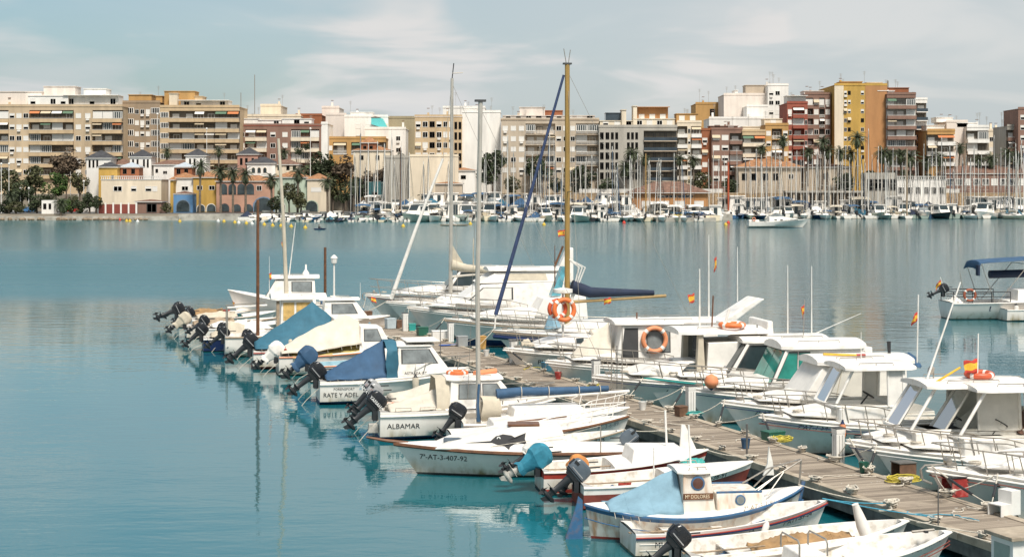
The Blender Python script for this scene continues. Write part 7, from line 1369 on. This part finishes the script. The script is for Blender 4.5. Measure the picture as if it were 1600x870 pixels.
# flybridge boat with the long overhanging roof
h, r_ = rboat('motor_cruiser', 'white boat with long flat hard top on tan pillars and a ring on top', 'motor cruiser', 8.2, 2.8, 1.0, 1.35, 925, 585, 190); foredeck(r_, 3.6, 5.0, 7.0, 1.35, .5, 1.0); side_window(r_, [(3.9, 1.55), (5.0, 1.52), (4.7, 1.78), (3.9, 1.8)], lambda z: 1.0-.22*(z-1.2)/.65*.9+.02, M_glass)
cb, wf = cabin(r_, [(1.4, 1.1), (4.2, 1.3), (4.1, 2.55), (1.4, 2.6)], 1.15, 1.1, M_twhite); MB().box(4.22, 4.55, .85, 1.1, 1.3, 2.85, M_beige, tx=.08).box(4.22, 4.55, -1.1, -.85, 1.3, 2.85, M_beige, tx=.08).box(4.21, 4.3, -.84, .84, 1.4, 2.8, M_glass).build('pillar', r_, 0)
slab(r_, 1.6, 5.2, 1.2, 2.85, .14, M_gel, 'hard_top', .08); MB().box(1.6, 1.9, -1.1, 1.1, 2.6, 3.3, M_gel, tx=.05).build('radar_arch', r_, 0, bevel=.04); life_ring(world(r_, (3.1, .75, 3.16)), .42, (.02, 0, 0), 'orange life ring lying flat on the long hard top', M_orange, .09)
vs, fs = text_geo('Rod', .3, shear=.2); MB().add([(3.6-a, wf(1.6)+.02-.03*b_, 1.5+b_) for a, b_ in vs], fs, mat('grey lettering', (.25, .26, .28), .6, var=0)).build('lettering', r_, 0)
bow_kit(r_, h, .4, .6, 6, label='hard top boat', n=0); whip(r_, 4.2, .3, 3.0, 2.2, r=.03, m=M_gel); MB().tube([(3.7, .2, 3.0), (3.65, .2, 4.2)], .03, M_brown, 8).tube([(3.3, .4, 3.0), (3.1, .4, 3.7)], .05, M_gel, 8).build('rod_holder', r_); flag(r_, (4.4, .3, 4.3), .55, .5, .5, .25, seed=5); MB().box(2.6, 3.4, -.3, .4, 3.05, 3.25, M_gel).build('hatch', r_, 0, bevel=.03)
g = MB(); [g.tube([(7.3+d, .95, .7), (7.3+d, .95, 3.2)], .02, M_steel) for d in (0, .4)]; [g.tube([(7.3, .95, z), (7.7, .95, z)], .016, M_steel) for z in (.9, 1.3, 1.7)]; g.build('boarding_ladder', r_)
# the boat with the ring against its cabin
h, r_ = rboat('motor_cruiser', 'white cabin boat with dark doorway and a life ring on its side', 'motor cruiser', 8.0, 2.8, 1.0, 1.35, 852, 562, 190); foredeck(r_, 3.8, 5.6, 7.1, 1.35, .3, 1.0); cb, wf = cabin(r_, [(1.2, 1.1), (5.4, 1.3), (5.1, 2.75), (1.2, 2.8)], 1.15, 1.05, M_gel); slab(r_, .8, 5.4, 1.2, 2.78, .1, M_gel, 'cabin_roof', .08)
side_window(cb, [(4.5, 1.5), (5.15, 1.5), (5.0, 2.6), (4.5, 2.6)], wf, M_gasket, 'doorway'); side_window(cb, [(1.9, 1.8), (2.6, 1.8), (2.6, 2.5), (1.9, 2.5)], wf, M_glassl); side_window(cb, [(3.2, 1.7), (4.1, 1.7), (4.1, 2.5), (3.2, 2.5)], wf, M_glassl); life_ring(world(r_, (3.85, 1.24, 2.2)), .46, (pi/2-.05, 0, radians(10)), 'faded orange life ring upright against the cabin side', M_orange2, .09)
tarp(r_, [(5.4, .95, 1.4, 2.75), (6.1, .9, 1.4, 2.3), (6.9, .6, 1.4, 1.6)], M_tcream, 'tarpaulin', .04, 81); bow_kit(r_, h, .4, .65, 7, mid=True, label='boat with ring on its cabin', n=0); MB().prism([(.3, 2.85), (.9, 2.85), (-.6, 3.75), (-.9, 3.7)], -.7, .7, M_gel).build('radar_arch', r_, 0, bevel=.05); whip(r_, 1.4, .5, 2.9, 3.4, r=.025); whip(r_, .2, .5, 3.6, 2.2, r=.02); flag(r_, (1.05, .4, 5.4), .3, .7, .4, .8, seed=7); MB().tube([(4.3, .2, 2.7), (4.3, .2, 3.2)], .03, M_brown).build('post', r_)
# white sloop numbered on the bow, with the big ring on a post
h, r_ = rboat('motor_cruiser', 'white boat numbered at the bow carrying a life ring on a white post', 'motor cruiser', 8.2, 2.8, 1.05, 1.4, 786, 543, 190, chine=False); h.text('PL-4-1-69', .28, 6.8, .72, 1, M_ink, r_); foredeck(r_, 2.2, 5.6, 7.0, 1.4, .5, 1.05)
side_window(r_, [(4.9, 1.62), (5.2, 1.62), (5.2, 1.82), (4.9, 1.82)], lambda z: 1.05*(1-.22*(z-1.25)/.65)+.02, M_glass); side_window(r_, [(3.8, 1.6), (4.6, 1.6), (4.6, 1.84), (3.8, 1.84)], lambda z: 1.05*(1-.22*(z-1.25)/.65)+.02, M_glassl); tarp(r_, [(2.0, .9, 1.9, 2.0), (3.0, 1.0, 1.9, 2.35), (4.4, .8, 1.9, 2.1)], M_tcream, 'tarpaulin', .05, 83); MB().tube([(5.75, .7, 1.6), (5.75, .7, 3.75)], .05, M_gel, 8).lathe([(.05, 3.7), (.42, 3.76), (.42, 3.9), (.1, 3.96)], M_gel, 14, None, (5.75, .7)).build('radar_post', r_)
life_ring(world(r_, (5.75, .98, 3.05)), .43, (pi/2-.05, 0, radians(14)), 'large bright orange life ring on a white post', M_orange, .1); life_ring(world(r_, (6.0, .78, 3.08)), .36, (pi/2, 0, radians(18)), 'second orange life ring tucked behind the large one', mat('deep orange ring', (.55, .09, .03), .5, var=.1), .09)
bow_kit(r_, h, .35, .7, 7, mid=True, label='numbered white boat', n=0); tarp(r_, [(6.9, .2, 1.45, 1.5), (7.1, .3, 1.46, 1.75), (7.4, .2, 1.46, 1.5)], M_beige, 'rope_heap', .08, 84); cabin(r_, [(1.0, 1.2), (3.0, 1.5), (2.6, 2.5), (1.1, 2.55)], 1.05, .95, M_gel)
# blue hulled ketch with ochre mast
h, r_ = rboat('sailboat', 'navy hulled sailboat with ochre mast, navy boom cover and furled navy headsail', 'sailboat', 10.2, 3.0, 1.1, 1.5, 768, 515, 190, stripe=M_gel, sh=.12, top=M_hull, low=M_hull, chine=False, rub=M_wood, td=.25)
h.rub_mb(M_navy, .11, -.3, -.075, .35, .99).build('navy_band', r_); cabin(r_, [(2.6, 1.2), (7.2, 1.45), (6.4, 1.85), (2.8, 1.95)], 1.05, .85, M_gel, 'coachroof'); M_och = mat('ochre varnished mast', (.33, .205, .06), .45, var=.2, scale=3, streak=True)
mz = CH+(HY-100)/F*(r_.location.y-1.6); MB().tube([(6.55, 0, 1.4), (6.55, 0, mz*.5), (6.55, 0, mz)], .135, M_och, 10, .12).box(6.35, 6.75, -.12, .12, mz, mz+.08, M_gasket).build('mast', r_); g = MB(); g.tube([(6.5, 0, mz+.05), (6.4, 0, mz+.7)], .02, M_steel).tube([(6.6, 0, mz+.05), (6.72, 0, mz+.75)], .02, M_steel); g.build('mast_aerial', r_)
MB().tube([(6.5, 0, 2.75), (1.7, 0, 3.0)], .075, M_och, 8).build('boom', r_); g = MB(); g.tube([(6.35, 0, 3.5), (5.4, 0, 3.2), (4, 0, 3.18), (2.3, 0, 3.16)], .33, M_tnavy, 10, .12); g.build('sail_cover', r_, 60)
MB().tube([(10.0, 0, 2.2), (8.3, 0, lerp(2.2, mz, .49)), (6.72, 0, mz-.5)], .10, M_tnavy if False else mat('navy furled sail', (.03, .05, .12), .7, var=.3, scale=4), 8, .06).build('furled_sail', r_); MB().tube([(10.05, 0, 1.55), (10.0, 0, 2.2)], .04, M_gel).build('furler_drum', r_)
g = MB(); [g.tube([(6.55, 0, mz-.3), (x, y, 1.3)], .012, M_steel, 4) for x, y in ((6.2, 1.35), (6.2, -1.35), (.2, .0))]; g.tube([(6.55, -.9, 8), (6.55, .9, 8)], .03, M_och); g.build('rigging', r_); g = MB(); [g.tube([(6.5, 0, 2.4), (6.0-.15*k, .1, 4.4), (6.5, .05, 4.8)], .04, M_twhite, 6) for k in range(3)]; g.build('halyard_coil', r_); bow_kit(r_, h, .3, .7, 7, mid=True, label='ochre masted sailboat', n=0, snub=False); flag(r_, (4.6, .8, 3.0), .6, .4, .2, .2, seed=3)
tarp(r_, [(6.9, .4, 1.6, 1.65), (7.3, .5, 1.55, 2.7), (7.6, .3, 1.5, 1.6)], M_tlb, 'spray_hood', .05, 90)
# the yachts at the pier head
h, r_ = rboat('motor_cruiser', 'white boat with navy underside and many rails behind the large white chest', 'motor cruiser', 8.0, 2.8, 1.05, 1.5, 692, 497, 190, low=M_navy, rub=M_wood); foredeck(r_, 2.8, 4.6, 6.6, 1.5, .45, 1.05); bow_kit(r_, h, .35, .75, 7, mid=True, label='many railed navy bottomed boat', n=0); cabin(r_, [(.6, 1.3), (3.4, 1.6), (2.9, 2.5), (.7, 2.6)], 1.1, .95, M_gel); MB().prism([(1.9, 2.6), (2.4, 2.6), (1.8, 4.1), (1.6, 4.1)], -.35, .35, mat('teal screen', (.12, .35, .42), .2, var=.3)).build('spray_screen', r_, 0); whip(r_, 2.2, .3, 2.6, 2.6, r=.03, m=M_brown)
h, r_ = rboat('motor_yacht', 'large white flybridge yacht with canvas enclosure and tall aerial arch', 'motor yacht', 8.9, 3.3, 1.25, 1.8, 636, 478, 189, bot=M_antib); foredeck(r_, 4.0, 6.3, 7.8, 1.8, .4, 1.2); cb, wf = cabin(r_, [(.5, 1.5), (6.4, 2.0), (5.0, 3.0), (.5, 3.1)], 1.5, 1.3, M_gel); side_window(cb, [(3.4, 2.2), (5.6, 2.2), (4.9, 2.8), (3.4, 2.8)], wf, M_twhite)
c2, wf2 = cabin(r_, [(.6, 3.1), (5.2, 3.05), (4.2, 3.62), (.9, 3.7)], 1.3, 1.1, M_twhite, 'canvas_enclosure'); side_window(c2, [(1.4, 3.2), (3.9, 3.2), (3.5, 3.55), (1.5, 3.58)], wf2, M_beige, 'canvas_panel', M_twhite, 1.04); slab(r_, .5, 4.6, 1.25, 3.7, .1, M_gel, 'fly_roof', .1); MB().prism([(-.2, 3.0), (1.0, 3.0), (.1, 4.9), (-.2, 4.9)], -.35, .35, M_gel).build('aerial_arch', r_, 0, bevel=.05); whip(r_, 0, .1, 4.88, 2.2, r=.05); whip(r_, 0, -.3, 4.88, 1.8, r=.03); flag(r_, (.1, .1, 5.9), .9, .5, .1, .15, seed=11); bow_kit(r_, h, .3, .8, 8, mid=True, label='large flybridge yacht', n=0, snub=False); MB().tube([(1.0, .3, 3.5), (.4, .4, 5.0)], .06, M_brown, 6).build('rod', r_)
h, r_ = rboat('sailboat', 'white sailboat with slim silver mast, beige boom sail and thick furled white headsail', 'sailboat', 10.0, 3.0, 1.15, 1.5, 603, 470, 190, chine=False, td=.25); cabin(r_, [(2.6, 1.2), (7.0, 1.5), (6.2, 1.9), (2.8, 2.0)], 1.05, .85, M_gel, 'coachroof'); yy = r_.location.y-1.5; mz = CH+(HY-122)/F*yy
MB().tube([(6.15, 0, 1.5), (6.1, 0, mz*.6), (6.05, 0, mz)], .12, M_alu, 8, .09).build('mast', r_); g = MB(); g.tube([(6.05, 0, mz), (5.95, 0, mz+.9)], .03, M_black).tube([(6.05, 0, mz+.3), (5.4, 0, mz+.35)], .03, M_steel); g.build('wind_vane', r_); MB().tube([(6.1, 0, 2.9), (3.6, 0, 3.1)], .07, M_alu).build('boom', r_); g = MB(); g.tube([(6.1, 0, 3.6), (5.2, 0, 3.4), (3.7, 0, 3.25)], .3, M_beige, 10, .16); g.face([(6.05, .02, 3.4), (6.05, .02, 4.8), (5.2, .02, 3.4)], M_beige); g.build('sail_cover', r_, 60)
fz = CH+(HY-248)/F*yy; MB().tube([(9.7, 0, 1.6), (8.2, 0, lerp(1.7, fz, .5)), (6.6, 0, fz)], .125, M_twhite, 8, .07).build('furled_sail', r_); g = MB(); [g.tube([(6.05, 0, mz-.3), (x, y, 1.4)], .013, M_steel, 4) for x, y in ((5.9, 1.35), (5.9, -1.35), (.2, 0))]; g.tube([(6.6, 0, fz), (6.05, 0, mz-.2)], .015, M_steel, 4); g.build('rigging', r_); bow_kit(r_, h, .3, .7, 7, mid=True, label='beige boom sail sailboat', n=0, snub=False)
h, r_ = rboat('motor_yacht', 'white yacht with dark sloping wheelhouse windows, last at the pier head', 'motor yacht', 10.0, 3.3, 1.2, 1.75, 570, 459, 188); foredeck(r_, 3.4, 5.6, 8.4, 1.75, .5, 1.3); cb, wf = cabin(r_, [(1.2, 1.6), (5.2, 2.05), (4.3, 3.2), (1.4, 3.25)], 1.35, 1.15, M_gel); slab(r_, 1.0, 4.6, 1.3, 3.22, .12, M_gel, 'wheelhouse_roof', .08); front_window(cb, (5.2, 2.12), (4.3, 3.2), wf, M_glass, .08, .06, 3); side_window(cb, [(3.0, 2.3), (4.7, 2.3), (4.2, 3.05), (3.0, 3.05)], wf, M_glass); side_window(cb, [(1.7, 2.3), (2.8, 2.3), (2.8, 3.05), (1.7, 3.05)], wf, M_glass)
bow_kit(r_, h, .3, .95, 8, mid=True, label='yacht last at the pier head', n=0, snub=False); whip(r_, 3.4, .3, 3.3, 1.8, r=.04, m=M_beige); anchor(r_, 10.0, 1.8)
# sailboat lying alone at the picture edge
h = Hull(10.5, 3.2, 1.05, 1.45, rake=1.2, chine=False, sp=2.2); r_ = boat('sailboat', 'sailboat with blue awning and small engine on its stern rail by the picture edge', 'sailboat', h, 1497, 500, (.35, -1.25, 0), radians(4), 'boats lying beyond the pier', td=.35, zf=.5, bot=M_anti, rub=M_gel)
g = MB(); [g.add([(h.side(x, z, sg, .012)) for x, z in ((2.3, .55), (9.2, .75), (9.2, .95), (2.3, .85))], [(0, 1, 2, 3)] if sg < 0 else [(3, 2, 1, 0)], M_navy) for sg in (1, -1)]; g.build('navy_stripe', r_, 0)
cabin(r_, [(4.2, 1.1), (8.4, 1.4), (7.6, 1.75), (4.3, 1.85)], 1.1, .9, M_gel, 'coachroof'); outboard(r_, -.35, -.7, 1.75, 62, M_cowl, 1.2); g = MB()
for z in (1.45, 1.75): g.tube([(3.6, -1.45, z), (1.2, -1.4, z), (.1, -1.15, z), (-.1, 0, z), (.1, 1.15, z), (1.2, 1.4, z), (3.6, 1.45, z)], .03, M_black)
for x, y in ((.1, -1.15), (1.2, -1.4), (2.4, -1.45), (3.6, -1.45), (.1, 1.15), (1.2, 1.4), (3.6, 1.45)): g.tube([(x, y, 1.0), (x, y, 1.75)], .025, M_black)
g.build('stern_rail', r_); g = MB(); rows = [[(x, y, z+.25*cos(y*.95)) for y in (-1.3, -.9, -.4, .4, .9, 1.3)] for x, z in ((1.6, 2.95), (1.8, 3.4), (3.2, 3.5), (5.0, 3.6), (6.4, 3.7))]; g.grid(rows, M_tblue); b = g.build('blue_awning', r_, 60); b.modifiers.new('thickness', 'SOLIDIFY').thickness = .02
MB().box(1.55, 1.65, -1.5, -1.0, 2.75, 3.4, M_tnavy).build('awning_flap', r_, 0); g = MB(); [g.tube([(x0, y, 1.1), (x1, y*.95, 3.45)], .025, M_steel) for x0, x1 in ((2.6, 1.8), (2.8, 4.8)) for y in (-1.45, 1.45)]; [g.tube([(x, -1.38, 3.44), (x, 1.38, 3.44)], .025, M_steel) for x in (1.8, 4.8)]; g.tube([(2.6, -1.45, 1.1), (2.6, 1.45, 1.1)], .02, M_steel); g.build('awning_frame', r_); MB().tube([(2.8, 0, 2.75), (9, 0, 2.9)], .25, M_tnavy, 10).build('sail_cover', r_, 60); MB().tube([(6.2, 0, 1.5), (6.2, 0, 14)], .1, M_alu, 8).build('mast', r_)
MB().tube([(.0, -.3, 1.2), (-.45, -.3, 2.6)], .02, M_gel).tube([(.9, -.9, 1.1), (.6, -.9, 2.9)], .02, M_steel).build('flag_pole', r_); flag(r_, (-.4, -.3, 2.4), .7, .5, pi-.3, .8, seed=4); life_ring(world(r_, (1.0, -1.5, 1.55)), .34, (pi/2, 0, 0), 'brownish red life ring on a black stern rail', mat('brown red ring', (.3, .08, .04), .6, var=.1), .08); fender(world(r_, (3.9, -1.62, .15)), 'white fender with black tip on the lone sailboat', M_twhite, .8, .14, M_black)
tarp(r_, [(.2, .3, 1.0, 1.05), (.5, .5, .95, 1.5), (1.0, .3, 1.0, 1.1)], M_twhite, 'rope_bundle', .1, 95)
h = Hull(5.5, 2.1, .7, 1.0, rake=.7); r_ = boat('motorboat', 'low white boat cut by the picture edge before the blue awning sailboat', 'motorboat', h, 1574, 502, (0, -.9, 0), radians(8), 'boats lying beyond the pier', td=.4, rub=M_gel); cabin(r_, [(2, .8), (4.4, .95), (3.8, 1.6), (2.2, 1.7)], .9, .75, M_gel)
# aerials of boats hidden in the crowd are parts of those boats; the ones below stand on the hulls nearest to them
